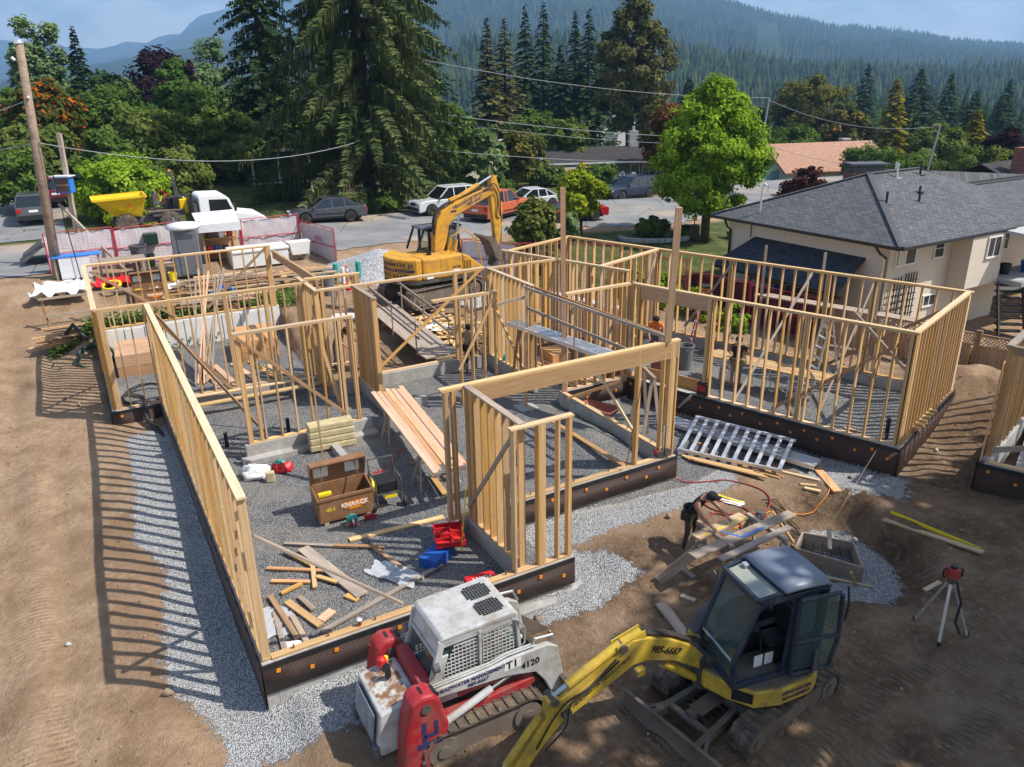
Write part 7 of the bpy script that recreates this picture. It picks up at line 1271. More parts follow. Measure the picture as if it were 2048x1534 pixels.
for i, (kind, x, y, z, h, w, label) in enumerate(TREES):
 loc = (x, y, G(x, y) - 0.05); sd = 100 + i; S_ = h
 if kind == 'poplar': leafy('poplar_tree', label, 'tree', loc, h, w * 1.25, 'leaf_pale', sd, 9000, 0.25, 0.10, 90, shape='column', dense=0.6, group=GRP)
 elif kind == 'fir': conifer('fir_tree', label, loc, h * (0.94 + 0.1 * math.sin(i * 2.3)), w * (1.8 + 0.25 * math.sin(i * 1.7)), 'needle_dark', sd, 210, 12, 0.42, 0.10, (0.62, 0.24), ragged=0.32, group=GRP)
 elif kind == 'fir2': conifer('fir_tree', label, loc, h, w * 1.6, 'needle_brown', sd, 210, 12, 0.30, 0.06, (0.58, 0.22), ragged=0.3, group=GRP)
 elif kind == 'gold': conifer('cypress_tree', label, loc, h, w * 1.25, 'needle_gold', sd, 210, 9, 0.3, 0.03, (0.5, 0.22), top_pow=0.6, group=GRP)
 elif kind == 'dead': conifer('dead_tree', label, loc, h, w, 'needle_dead', sd, 90, 7, 0.3, 0.08, (0.28, 0.08), top_pow=0.8, group=GRP)
 elif kind == 'pine': leafy('pine_tree', label, 'tree', loc, h, w, 'needle_dark', sd, 2600, 0.30, 0.35, 18, dense=0.5, group=GRP)
 elif kind == 'bigpine': leafy('pine_tree', label, 'tree', loc, h, w * 0.98, 'needle_brown', sd, 22000, 0.23, 0.16, 170, dense=0.52, shape='egg', bark='bark_dark', group=GRP)
 elif kind == 'cedar': leafy('cedar_tree', label, 'tree', loc, h, w, 'needle_cedar', sd, 13000, 0.21, 0.05, 110, shape='egg', dense=0.58, group=GRP)
 elif kind == 'spruce2': conifer('spruce_tree', label, loc, h + 4, w * 1.2, 'needle_dark', sd, 260, 20, 0.45, 0.06, (0.46, 0.13), hang=0.45, ragged=0.34, group=GRP)
 elif kind == 'spruce': conifer('spruce_tree', label, loc, h + 7, w * 1.12, 'needle_spruce', sd, 320, 36, 0.52, 0.07, (0.44, 0.09), hang=1.05, top_pow=0.62, ragged=0.30, tilt_up=0.22, group=GRP)
 elif kind == 'purple': leafy('purple_tree', label, 'tree', loc, h, w, 'leaf_purple', sd, 4500, 0.36, 0.2, 50, group=GRP)
 elif kind == 'rowan': leafy('rowan_tree', label, 'tree', loc, h, w * 1.05, 'leaf_rowan', sd, 7500, 0.20, 0.12, 70, tint_shift=0.08, group=GRP)
 elif kind == 'rusty': leafy('rust_tree', label, 'tree', loc, h, w, 'leaf_rust', sd, 4200, 0.24, 0.08, 46, group=GRP)
 elif kind == 'young': leafy('young_tree', label, 'tree', loc, h, w, 'leaf_pale', sd, 3000, 0.22, 0.12, 40, shape='egg', dense=0.5, tint_shift=-0.05, group=GRP)
 elif kind == 'maple': leafy('maple_tree', label, 'tree', loc, h, w, 'leaf_amber', sd, 5200, 0.22, 0.12, 55, tint_shift=-0.08, group=GRP)
 elif kind == 'limemaple': leafy('maple_tree', label, 'tree', loc, h, w * 1.05, 'leaf_lime', sd, 6500, 0.15, 0.28, 44, dense=0.6, group=GRP)
 elif kind == 'brightleaf': leafy('bright_green_tree', label, 'tree', loc, h, w * 1.08, 'leaf_bright', sd, 46000, 0.115, 0.10, 240, shape='pyr', dense=0.56, group=GRP)
 elif kind == 'amber': leafy('amber_tree', label, 'tree', loc, h, w, 'leaf_amber', sd, 11000, 0.27, 0.25, 90, dense=0.52, group=GRP)
 elif kind == 'burgundy': leafy('burgundy_shrub', label, 'shrub', loc, h + 0.6, w, 'leaf_burgundy', sd, 4500, 0.16, 0.0, 50, trunk=False, shape='dome', group=GRP)
 elif kind == 'hydrangea': leafy('hydrangea', label, 'shrub', loc, h + 0.5, w, 'leaf_hydrangea', sd, 2600, 0.15, 0.0, 50, trunk=False, shape='dome', dense=0.5, group=GRP)
 elif kind == 'rhodo': leafy('rhododendron', label, 'shrub', loc, h, w * 1.1, 'leaf_rhodo', sd, 5200, 0.15, 0.02, 60, shape='round', group=GRP)
 elif kind == 'yellowbush': leafy('flowering_shrub', label, 'shrub', loc, h + 0.4, w, 'leaf_yellow', sd, 2200, 0.16, 0.0, 36, trunk=False, shape='dome', tint_shift=0.1, group=GRP)
 elif kind == 'limebush': leafy('leafy_shrub', label, 'shrub', loc, h, w * 1.05, 'leaf_bright', sd, 14000, 0.13, 0.0, 110, trunk=True, group=GRP)
 elif kind in ('bush', 'bush2'): leafy('leafy_shrub', label, 'shrub', loc, max(h, 1.0), w, 'leaf_green' if kind == 'bush' else 'leaf_olive', sd, 5200, 0.15, 0.0, 56, trunk=False, group=GRP)
 else: leafy('broadleaf_tree', label, 'tree', loc, h, w * 1.1, 'leaf_green' if kind == 'leafy' else 'leaf_olive', sd, 13000, 0.19, 0.05, 110, group=GRP)
r_ = np.random.default_rng(77); POS = ('left edge', 'purple tree', 'clouds', 'giant spruce', 'twin conifers')
for i, (x, y, h, w, kd) in enumerate([(-62, 110, 12, 8, 0), (-50, 84, 9, 8, 1), (-44, 74, 8, 7.5, 0), (-24, 82, 9, 8, 1), (-16, 74, 8, 8, 0), (-5, 70, 7, 6, 0), (20, 104, 9, 8, 1), (29, 96, 7, 7, 0), (58, 86, 7, 8, 0), (48, 90, 6, 7, 1), (66, 96, 9, 8, 0), (30, 118, 12, 9, 1), (-34, 58, 5.5, 6, 1), (-39, 60, 6, 6, 0), (-28.5, 57.5, 4.5, 4.5, 0)]):
 leafy('broadleaf_tree', ('leafy tree deep behind the left poplars', 'olive tree right of the poplars', 'green tree behind the rowan', 'olive tree right of the purple tree', 'green tree deep behind the left spruce', 'green tree behind the gabled beige house', 'olive tree between the olive pine and the rust red tree', 'green tree left of the teal shed', 'green tree behind the right street pole', 'olive tree left of the right street pole', 'green tree near the right edge below the firs', 'tall olive tree left of the amber trees', 'olive tree above the dark roofed house', 'green tree left of the dark roofed house', 'low green tree over the red car')[i], 'tree', (x, y, G(x, y) - .1), h, w, ('leaf_green', 'leaf_olive')[kd], 300 + i, 8000, 0.24, 0.03, 80, group=GRP)
SHADE = [((12.8, 3.6), 21, 10.5, 3000), ((19.0, 8.0), 22, 12.0, 3600), ((22.5, 13.4), 19, 9.0, 1800), ((7.2, -1.2), 20, 8.5, 1900)]
for i, ((x, y), h, w, n) in enumerate(SHADE):
 leafy('shade_tree', ('tall broadleaf tree casting dappled shade over the loader', 'tall broadleaf tree casting dappled shade over the mini excavator', 'tall broadleaf tree casting dappled shade over the pit', 'tall broadleaf tree casting dappled shade over the near dirt')[i], 'tree', (x, y, G(x, y) - .1), h, w, 'leaf_green', 500 + i, n, 0.38, 0.22, 34, dense=0.50, shape='egg')
for i, (x, y, h, w, mt, lb) in enumerate([(5.6, 34.6, 1.5, 1.6, 'leaf_lime', 'yellow green shrub behind the rear wing wall, leftmost'), (6.9, 33.6, 1.7, 1.8, 'leaf_bright', 'leafy shrub behind the rear wing wall, second from left'), (8.2, 32.6, 1.6, 1.7, 'leaf_lime', 'leafy shrub behind the white plank scaffold'), (9.3, 31.2, 1.3, 1.4, 'leaf_bright', 'low leafy shrub by the dark red fence mesh'), (17.5, 26.6, 0.7, 2.4, 'leaf_lime', 'low lime garden bush at the foot of the stairs'), (19.4, 27.2, 1.2, 1.4, 'leaf_bright', 'garden bush beside the white stair rail'), (15.6, 27.3, 0.9, 1.6, 'leaf_bright', 'flowering bush under the trellis'), (2.2, 38.6, 1.3, 2.2, 'leaf_rhodo', 'low shrub on the lawn beside the red fence'), (10.4, 46.6, 0.9, 1.5, 'leaf_green', 'green plants in the stone edged flower bed'), (13.8, 47.0, 1.3, 1.0, 'leaf_lime', 'tall grass clump beside the big tree trunk'), (-22.6, 47.0, 1.3, 3.2, 'leaf_lime', 'low yellow green shrub at the driveway corner'), (3.4, 43.6, 2.4, 1.5, 'leaf_pale', 'thin shrub between the rhododendron and the maple')]):
 leafy('garden_shrub', lb, 'shrub', (x, y, G(x, y) - .05), h, w, mt, 600 + i, 2200, 0.10 if y < 40 else 0.14, 0.0, 36, trunk=False, shape='dome', group='garden shrubs')
# ================================================================ THINGS ON THE SITE
def gp(x, y, dz=0.0): return Vector((x, y, G(x, y) + dz))
def board(label, a, b, w, th, mat, flat=True, name='board', lift=0.02, group='loose boards on the site', z=None):
 a, b = Vector(a[:2]), Vector(b[:2]); za = (G(*a) if z is None else z) + lift; zb = (G(*b) if z is None else z) + lift; m_ = (a + b) / 2; zm = (G(*m_) if z is None else z) + lift; e = max(0, zm - (za + zb) / 2)
 o = lumber(name, (a.x, a.y, za + e), (b.x, b.y, zb + e), w if flat else th, th if flat else w, mat); return tag(o, label, 'board', group)
SCR = [((-3.62, 14.64), (-1.63, 15.57), 'pale_wood', 0.14, 'long pale board lying in front of the jobsite chest'), ((-5.02, 14.54), (-3.39, 14.35), 'grey_wood', 0.09, 'grey board on the gravel left of the chest shadow'), ((-3.92, 14.40), (-2.79, 14.30), 'brown_wood', 0.09, 'brown board overlapping the end of a grey one'), ((-4.92, 14.19), (-4.21, 13.62), 'stud_wood', 0.09, 'short board above the scrap heap pointing right'), ((-5.13, 13.61), (-3.88, 13.42), 'fir_wood', 0.09, 'upper of two reddish offcuts near the left wall'), ((-4.91, 13.15), (-4.11, 13.07), 'fir_wood', 0.09, 'lower of two reddish offcuts near the left wall'), ((-4.23, 13.78), (-3.96, 12.86), 'stud_wood', 0.09, 'offcut lying across the reddish ones'), ((-4.55, 14.28), (-2.97, 12.55), 'grey_wood', 0.25, 'wide weathered plank lying across the front room gravel'), ((-3.05, 14.34), (-2.01, 13.19), 'brown_wood', 0.10, 'board beneath the clear plastic sheet'), ((-1.51, 13.60), (-3.53, 11.53), 'grey_wood', 0.10, 'long grey board running down to the front plate'), ((-4.59, 12.71), (-4.26, 13.02), 'stud_wood', 0.10, 'short offcut on top of the scrap heap'), ((-4.78, 12.63), (-3.94, 11.40), 'brown_wood', 0.10, 'leftmost brown board of the scrap heap'), ((-4.41, 12.46), (-3.60, 11.73), 'stud_wood', 0.14, 'wide yellow board of the scrap heap'), ((-4.22, 12.08), (-3.76, 11.32), 'grey_wood', 0.10, 'grey board at the middle of the scrap heap'), ((-4.21, 12.61), (-3.83, 12.17), 'grey_wood', 0.10, 'grey offcut right of the scrap heap'), ((-3.63, 11.86), (-3.46, 12.13), 'fir_wood', 0.18, 'square reddish offcut beside the scrap heap'), ((-4.60, 12.25), (-4.09, 11.11), 'grey_wood', 0.10, 'weathered board against the left wall plate'), ((-2.71, 18.24), (-2.08, 18.51), 'brown_wood', 0.09, 'short board under the sawhorse planks'), ((-2.06, 17.52), (-1.67, 16.61), 'stud_wood', 0.14, 'offcut beneath the near end of the sawhorse planks'), ((-4.0, 13.2), (-3.55, 13.0), 'stud_wood', 0.09, 'little offcut beside the crossing boards'), ((-3.3, 12.6), (-3.05, 12.45), 'stud_wood', 0.12, 'little offcut under the tip of the wide plank')]
for i, (a, b, mt, w, lb) in enumerate(SCR): board(lb, a, b, w, 0.038, mt, lift=0.03 + 0.012 * (i % 4))
def sheet_thing(name, label, cat, cx, cy, w, d, rz, mat, amp=0.05, seed=0, z=None):
 r = random.Random(seed); mb = MB(); n = 9; ph = [r.uniform(0, 6) for _ in range(6)]
 for j in range(n + 1):
  for i in range(n + 1):
   x = (i / n - .5) * w * (1 + .07 * math.sin(j + ph[0])); y = (j / n - .5) * d * (1 + .07 * math.sin(i * 1.3 + ph[1])); mb.v.append((x, y, amp * (1 + math.sin(i * 1.7 + ph[2]) * math.cos(j * 1.9 + ph[3]) + .5 * math.sin(i * 3.1 + j * 2.3 + ph[4]))))
 for j in range(n):
  for i in range(n): k = j * (n + 1) + i; mb.f.append((k, k + 1, k + n + 2, k + n + 1))
 return tag(mb.build(name, mat, None, (cx, cy, (G(cx, cy) if z is None else z) + 0.01), (0, 0, rz), smooth=True), label, cat)
sheet_thing('plastic_sheet', 'crumpled clear plastic sheet on the gravel', 'plastic sheet', -2.45, 13.3, 1.15, 0.5, -0.5, 'clear_sheet', 0.05, 1); sheet_thing('plastic_sheet', 'crumpled clear plastic under the scrap heap', 'plastic sheet', -4.45, 11.95, 0.6, 0.9, 0.2, 'clear_sheet', 0.03, 2); sheet_thing('paper_sheet', 'white paper scrap beside the scrap heap', 'paper', -3.95, 11.25, 0.4, 0.28, 0.1, 'bag_white', 0.01, 3)
def chest(label, loc, rz, openlid=True, W=1.30, D=0.66, Hc=0.56):
 t = thing('jobsite_chest', label, 'tool chest', loc, rz, 'jobsite chests'); th = 0.03
 b = MB().box((0, D / 2, 0.10), (W, D, 0.03)); b.box((0, th / 2, 0.10 + Hc / 2), (W, th, Hc)).box((0, D - th / 2, 0.10 + Hc / 2 + .05), (W, th, Hc + .1))
 for s in (-1, 1): b.prism([(0, 0.1), (D, 0.1), (D, 0.76), (0, 0.66)], s * (W / 2 - th), s * W / 2, 'x')
 b.box((0, 0.0, 0.10 + Hc), (W + .03, 0.05, 0.06)); b.build('chest_body', 'box_brown', t)
 for s in (-1, 1): MB().box((s * W * .38, D / 2, 0.04), (0.10, D, 0.08)).build('skid', 'grey_wood', t)
 if openlid:
  l = MB().box((0, D + 0.02, 1.0), (W, 0.03, 0.62)).box((0, D - 0.10, 1.30), (W, 0.26, 0.03))
  for s in (-1, 1): l.prism([(D + .02, 0.72), (D + .02, 1.31), (D - .22, 1.31), (D - .08, 0.95)], s * (W / 2 - th), s * W / 2, 'x')
  lid = l.build('lid', 'box_brown', t)
  for x in (-0.38, 0.36): MB().box((x, D - 0.002, 1.03), (0.34, 0.006, 0.24)).build('label_sheet', 'decal_white', lid)
  MB().bar((-W * .3, D - .1, 1.22), (-W * .33, D - .35, 0.85), 0.02, 0.03).bar((W * .3, D - .1, 1.22), (W * .33, D - .3, 0.85), 0.02, 0.03).build('lid_stay', 'dark_steel', lid)
  MB().box((-.4, 0.35, 0.62), (0.30, 0.12, 0.06)).build('handle_tray', 'safety_yellow', t)
 else: MB().box((0, D / 2, 0.72), (W + .02, D + .02, 0.10)).build('lid', 'box_brown', t)
 MB().box((0.18, -0.008, 0.40), (0.52, 0.012, 0.14)).prism([(0.02, 0.28), (0.34, 0.28), (0.18, 0.42)], -0.012, -0.004, 'y').build('logo_panel', 'orange', t); mtext(t, 'KNAACK', 0.155, 'decal_white', Matrix.Identity(4), (0.18, -0.018, 0.41), (1, 0, 0), (0, 0, 1), True); mtext(t, '4H', 0.17, 'safety_yellow', Matrix.Identity(4), (-0.38, -0.006, 0.38), (1, 0, 0), (0, 0, 1))
 return t
p = UV(4.25, 15.42); chest('brown jobsite chest with its lid open in the front room', (p.x, p.y, G(p.x, p.y)), R(27)); p = UV(2.35, 35.5); chest('brown jobsite chest behind the rear wall, partly hidden by studs', (p.x, p.y, G(p.x, p.y) - 0.05), TB)
p = UV(5.3, 15.75); t = thing('pipe_cart', 'black wheeled tool cart with upright handle beside the open chest', 'cart', (p.x, p.y, G(p.x, p.y)), R(25)); f = MB()
for s in (-1, 1): f.tube([(s * .3, -.35, .12), (s * .3, -.3, .75), (s * .3, .3, .75), (s * .3, .35, .1)], 0.022, 6);
f.tube([(-.3, .25, .75), (-.3, .3, 1.05), (.3, .3, 1.05), (.3, .25, .75)], 0.02, 6).bar((-.3, -.3, .4), (.3, -.3, .4), .03, .03).bar((-.3, .3, .4), (.3, .3, .4), .03, .03); f.build('frame', 'dark_steel', t)
MB().box((0, 0, .5), (.5, .5, .34)).build('motor', 'black_plastic', t, bevel=.04); MB().cyl((-.28, 0, .5), (-.34, 0, .5), .2, 14).build('drum', 'safety_yellow', t); MB().box((0.05, -.28, .3), (.3, .05, .08)).build('grip', 'safety_yellow', t)
for s in (-1, 1): MB().cyl((s * .34, -.3, .12), (s * .40, -.3, .12), .12, 14).build('wheel', 'black_rubber', t)
t = thing('circular_saw', 'circular saw with a red hub lying before the chest', 'saw', gp(-3.66, 15.28), 0.4); MB().cyl((-.02, -.03, .11), (.02, -.03, .11), .10, 18).build('blade', 'steel', t); MB().lathe([(0.02, 0), (.075, 0), (.06, .04), (.02, .05)], 14, (0, -.06, .11), 'y').build('hub', 'bright_red', t); MB().box((0, .08, .14), (.24, .14, .12)).tube([(-.1, .08, .2), (-.02, .08, .27), (.12, .08, .22)], .02, 6).build('body', 'pipe_teal', t); MB().box((0, .03, .015), (.3, .2, .01)).build('shoe', 'steel', t)
t = thing('nail_gun', 'dark red nail gun lying right of the circular saw', 'nail gun', gp(-3.32, 15.55), 0.3); MB().box((0, 0, .1), (.26, .09, .09)).box((-.1, 0, .05), (.06, .05, .16)).box((.05, -.02, .03), (.2, .03, .06)).build('body', 'red_paint', t, bevel=.015); MB().cyl((.13, 0, .1), (.2, 0, .1), .02, 8).build('nose', 'dark_steel', t)
t = thing('tool_box', 'blue cardboard tool box beneath the open red case', 'box', gp(-1.62, 13.86), R(62)); MB().box((0, 0, .12), (.75, .42, .24)).build('carton', 'tool_blue', t); MB().box((-.1, .212, .12), (.3, .004, .1)).build('print', 'decal_white', t); MB().box((.24, .212, .13), (.12, .004, .12)).build('print', 'bright_red', t)
t = thing('open_tool_case', 'open red plastic tool case on the blue box', 'tool case', gp(-1.40, 14.28, .26), R(10)); MB().box((0, -.2, .02), (.62, .40, .04)).box((0, .22, .02), (.62, .40, .04)).build('shell', 'bright_red', t, bevel=.015); w = MB()
for y0 in (-.2, .22):
 for s in (-1, 1): w.box((s * .3, y0, .07), (.03, .4, .10)); w.box((0, y0 + s * .19, .07), (.62, .03, .10))
 w.box((.05, y0, .06), (.03, .36, .07)); w.box((-.12, y0 + .05, .06), (.3, .03, .07))
w.build('rim', 'bright_red', t)
t = thing('tool_case', 'closed red HILTI tool case by the front plate', 'tool case', gp(-.66, 12.72), R(22)); MB().box((0, 0, .16), (.62, .42, .32)).build('shell', 'bright_red', t, bevel=.04); MB().box((-.22, -.2, .33), (.16, .06, .02)).build('handle', 'black_plastic', t); mtext(t, 'HILTI', .17, 'decal_white', Matrix.Identity(4), (.02, .0, .325), (-1, 0, 0), (0, -1, 0), True)
t = thing('coffee_cup', 'paper coffee cup with a white lid on the front plate', 'cup', UV(3.06, 11.09, 0.0)); MB().lathe([(.032, 0), (.044, .11), (.044, .115), (.03, .115)], 14).build('cup', 'box_brown', t); MB().lathe([(.047, .11), (.047, .125), (.036, .14), (.01, .14)], 14).build('lid', 'bag_white', t); MB().lathe([(.036, .012), (.039, .035), (.0388, .035), (.035, .012)], 14).build('band', 'orange', t)
tag(lumber('spirit_level', (-1.13, 14.0, -.35), (-.95, 13.6, 1.35), .06, .025, 'safety_yellow', None, (1, 0, 0)), 'long yellow spirit level leaning on the inner wall', 'level')
p = UV(5.1, 19.32); t = thing('insulation_bundle', 'yellow brown bundle of insulation batts leaning on the concrete stub', 'insulation', (p.x, p.y, G(p.x, p.y)), R(24))
for k in range(4): MB().box((0, 0.02 * k, .12 + k * .185), (1.24 - .015 * (k % 2), .40, .178), 0.012 * (k - 1.5)).build('batt', 'insulation', t, bevel=.03)
def lump(name, label, cat, loc, s, mat, seed):
 r = np.random.default_rng(seed); bm = bmesh.new(); bmesh.ops.create_icosphere(bm, subdivisions=3, radius=1)
 for v in bm.verts:
  n = 1 + .25 * math.sin(v.co.x * 4 + seed) * math.cos(v.co.y * 5 + seed) + .12 * r.normal(); v.co = Vector((v.co.x * s[0] * n, v.co.y * s[1] * n, max(0, (v.co.z + .6)) * s[2] * n))
 me = bpy.data.meshes.new(name); bm.to_mesh(me); bm.free(); me.materials.append(MATS[mat]); me.polygons.foreach_set('use_smooth', [True] * len(me.polygons)); return tag(obj(name, me, None, loc), label, cat)
lump('plastic_bag', 'full white plastic bag beside the concrete stub', 'bag', gp(-6.62, 17.75), (.32, .26, .22), 'bag_white', 1); lump('plastic_bag', 'red shopping bag right of the white bag', 'bag', gp(-6.0, 18.05), (.24, .18, .16), 'bright_red', 2); lump('bundled_cloth', 'teal cloth stuffed in the red bag', 'cloth', gp(-6.05, 18.08, .2), (.12, .1, .06), 'pipe_teal', 3)
tag(MB().box((0, 0, .14), (.22, .16, .28)).build('foam_block', 'insulation', None, gp(-6.16, 17.5), (0, 0, .3), bevel=.03), 'small yellow foam block in front of the bags', 'foam block')
def sawhorse(label, loc, rz, L=1.0, h=.72, mat='grey_wood', group='sawhorses'):
 t = thing('sawhorse', label, 'sawhorse', loc, rz, group); b = Vector(loc); M = Matrix.Rotation(rz, 4, 'Z')
 def lm(nm, a, c2, w, hh): lumber(nm, a, c2, w, hh, mat, t, (0, 0, 1))
 lm('top_rail', (-L / 2, 0, h), (L / 2, 0, h), .09, .09)
 for sx in (-1, 1):
  for sy in (-1, 1): lm('leg', (sx * (L / 2 - .12), sy * .03, h - .03), (sx * (L / 2 + .02), sy * .3, 0), .04, .09)
  lm('spreader', (sx * (L / 2 - .06), -.2, .3), (sx * (L / 2 - .06), .2, .3), .09, .03)
 return t
p = UV(7.0, 18.9); sawhorse('sawhorse under the far end of the long reddish planks', (p.x, p.y, G(p.x, p.y)), TB, 1.0, .80); p = UV(6.7, 16.0); sawhorse('sawhorse under the near end of the long reddish planks', (p.x, p.y, G(p.x, p.y)), TB, 1.0, .80)
for k in range(7):
 o = .145 * (k - 3); a = UV(7.2 + o, 20.5 - .1 * (k % 3), .44 + .001 * k); b = UV(6.62 + o * .9, 14.7 + .12 * ((k * 2) % 5), .44 + .001 * k); tag(lumber('long_plank', a, b, .13, .045, 'fir_wood'), 'long reddish plank across the sawhorses, %s' % ('leftmost of seven', 'second from left', 'third from left', 'middle of seven', 'third from right', 'second from right', 'rightmost of seven')[k], 'plank', 'long planks on the sawhorses')
def stack(label, loc, rz, L, Wd, n, th, mat='osb', name='plywood_stack'):
 t = thing(name, label, 'plywood stack', loc, rz, 'stacks of sheet boards'); r = random.Random(label)
 for k in range(n): MB().box((r.uniform(-.01, .01), r.uniform(-.01, .01), th * (k + .5)), (L, Wd, th - .012)).build('sheet_bundle', mat, t)
 return t
p = UV(1.15, 29.5); stack('stack of brown sheet bundles in the back left room by the left wall', (p.x, p.y, -.5), R(26), 1.35, 2.0, 2, .42); p = UV(5.2, 28.9); stack('stack of brown sheet bundles in the back left room, middle', (p.x, p.y, -.5), R(24), 1.3, 2.1, 2, .42); p = UV(14.0, 21.9); stack('small brown sheet stack in the centre room', (p.x, p.y, -.45), R(24), .7, 1.0, 1, .5)
for k in range(7):
 a = UV(2.6 + .09 * k, 26.4 + .12 * (k % 3), -.45); b = UV(3.5 + .17 * ((k * 3) % 7), 29.4 + .3 * (k % 2), 2.5 + .12 * (k % 3)); tag(lumber('leaning_board', a, b, .038, .12, 'fir_wood' if k % 2 else 'grey_wood'), 'long board of the bundle leaning up in the back left room, %s' % ('first', 'second', 'third', 'fourth', 'fifth', 'sixth', 'last')[k] + ' from the left', 'board', 'boards leaning in the back left room')
for k, (a, b, mt) in enumerate([((3.1, 27.8), (3.4, 24.6), 'fir_wood'), ((3.5, 28.2), (3.9, 24.7), 'fir_wood'), ((4.1, 28.0), (4.7, 24.6), 'fir_wood'), ((4.6, 28.3), (5.3, 24.9), 'stud_wood'), ((5.1, 27.2), (5.9, 24.8), 'pale_wood')]):
 A_, B2 = UV(*a), UV(*b); board(('first', 'second', 'third', 'fourth', 'fifth')[k] + ' flat board from the left on the back room gravel', (A_.x, A_.y), (B2.x, B2.y), .2, .03, mt, lift=.02)
A_, B2 = UV(2.0, 23.6), UV(6.2, 23.5); board('long pale plank lying along the back room foundation', (A_.x, A_.y), (B2.x, B2.y), .2, .045, 'pale_wood', z=-.12)
def coil(name, label, loc, R0, r, turns, mat, tilt=(0, 0, 0), wob=.06, seed=0, cat='pipe coil'):
 q = random.Random(seed); pts = []
 for k in range(turns * 14): a = k * 2 * math.pi / 14; rr = R0 * (1 + q.uniform(-wob, wob)); pts.append((rr * math.cos(a), rr * math.sin(a), r * (1 + 1.2 * k / 14 * .5)))
 return tag(MB().tube(pts, r, 6).build(name, mat, None, loc, tilt, smooth=True), label, cat)
coil('pipe_coil', 'dark green pipe coil outside the back left wall', gp(-15.2, 26.9, .05), .62, .035, 9, 'pipe_green', (R(28), R(12), 0), .05, 1); coil('pipe_coil', 'black pipe coil inside the back left corner', gp(-11.9, 23.5, .05), .72, .03, 3, 'black_plastic', (R(6), 0, 0), .07, 2)
tag(MB().tube([gp(-17.0, 28.0, .05), gp(-16.7, 27.9, .55), gp(-16.2, 27.6, .8), gp(-15.6, 27.3, .7)], .07, 8).build('drain_pipe', 'black_plastic', None, smooth=True), 'thick black corrugated pipe bent over the bank', 'pipe')
P_ = [UV(.5, 26.2, -.25), UV(.8, 25.2, -.05), UV(.85, 24.6, .12), UV(.9, 24.2, .1), UV(.85, 23.9, -.35), UV(1.1, 23.3, -.62), UV(1.25, 22.4, -.7)]; tag(MB().tube(P_, .075, 10).build('drain_pipe', 'black_plastic', None, smooth=True), 'thick black pipe hanging over the corner foundation', 'pipe')
tag(MB().tube([UV(10.9, 17.4, -.38), UV(11.0, 16.2, -.3), UV(10.9, 15.2, -.36), UV(10.9, 14.4, -.4)], .06, 8).build('drain_pipe', 'black_plastic', None, smooth=True), 'black flexible pipe across the centre room gravel', 'pipe'); board('brown board lying beside the black flexible pipe', (1.15, 20.0), (2.9, 17.3), .14, .04, 'beam_wood', lift=.1)
def hose_line(label, pts, r, mat, name='hose', cat='hose', lift=.02):
 P = [gp(x, y, lift) for x, y in pts]; out = []
 for i in range(len(P) - 1):
  p0, p1, p2, p3 = P[max(i - 1, 0)], P[i], P[i + 1], P[min(i + 2, len(P) - 1)]
  for k in range(6): s = k / 6; out.append(.5 * ((2 * p1) + (-p0 + p2) * s + (2 * p0 - 5 * p1 + 4 * p2 - p3) * s * s + (-p0 + 3 * p1 - 3 * p2 + p3) * s ** 3))
 out.append(P[-1])
 for q in out: q.z = max(q.z, G(q.x, q.y) + lift)
 return tag(MB().tube(out, r, 5).build(name, mat, None, smooth=True), label, cat)
hose_line('blue water pipe end beside the open chest lid', [(-4.2, 18.6), (-4.4, 17.6), (-4.25, 16.9)], .022, 'pipe_blue', 'water_pipe', 'pipe'); hose_line('red cable tangle behind the open chest', [(-3.9, 17.6), (-3.4, 17.9), (-3.2, 17.3), (-3.6, 17.0), (-3.1, 16.9), (-3.3, 17.7), (-3.7, 17.3), (-3.2, 18.4), (-3.0, 19.2)], .012, 'bright_red', 'cable', 'cable')
hose_line('red air hose looping on the dirt behind the worker', [(3.6, 18.0), (4.4, 17.6), (5.6, 17.6), (6.3, 17.0), (6.0, 16.2), (5.0, 15.9), (4.6, 16.4), (5.2, 16.6), (5.6, 16.0), (4.8, 15.6), (4.5, 15.1), (5.0, 15.0), (5.2, 15.5), (4.7, 15.9), (4.4, 15.4), (4.9, 14.9), (5.1, 15.2)], .018, 'red_paint', 'air_hose', 'hose'); hose_line('orange extension cord running towards the timber offcuts', [(5.0, 15.3), (5.7, 15.8), (6.6, 16.6), (7.5, 16.9), (8.0, 17.3), (8.1, 18.2)], .012, 'orange', 'extension_cord', 'cord')
for k, (u, vv, hh) in enumerate([(2.6, 21.0, .42), (4.3, 20.9, .5), (18.35, 11.82, .62), (7.6, 20.4, .4)]): q = UV(u, vv); tag(MB().cyl((0, 0, -.2), (0, 0, hh), .055, 12).build('drain_stub', 'black_plastic', None, gp(q.x, q.y)), ('upright black drain stub near the left wall', 'upright black drain stub behind the partition', 'upright black drain pipe inside the wing corner', 'upright black drain stub in the middle room')[k], 'pipe stub')
tag(MB().tube([UV(3.6, 20.5, -.3), UV(3.65, 20.6, .2), UV(3.6, 20.4, .7), UV(3.5, 20.2, 1.1)], .025, 8).build('water_pipe', 'pipe_blue', None, smooth=True), 'blue water pipe standing up behind the partition', 'pipe')
tag(MB().lathe([(.03, 0), (.045, .02), (.045, .16), (.02, .21), (.02, .24)], 10).build('water_bottle', 'pipe_teal', None, UV(12.0, 21.95, 0.0)), 'teal water bottle on the inner wall plate', 'bottle')
pa, pb = UV(11.75, 20.9, 1.72), UV(12.6, 15.3, 1.72); t = thing('scaffold_plank', 'aluminium scaffold plank over the centre rooms', 'scaffold plank', pa); d = (pb - pa); L = d.length; a = math.atan2(d.y, d.x)
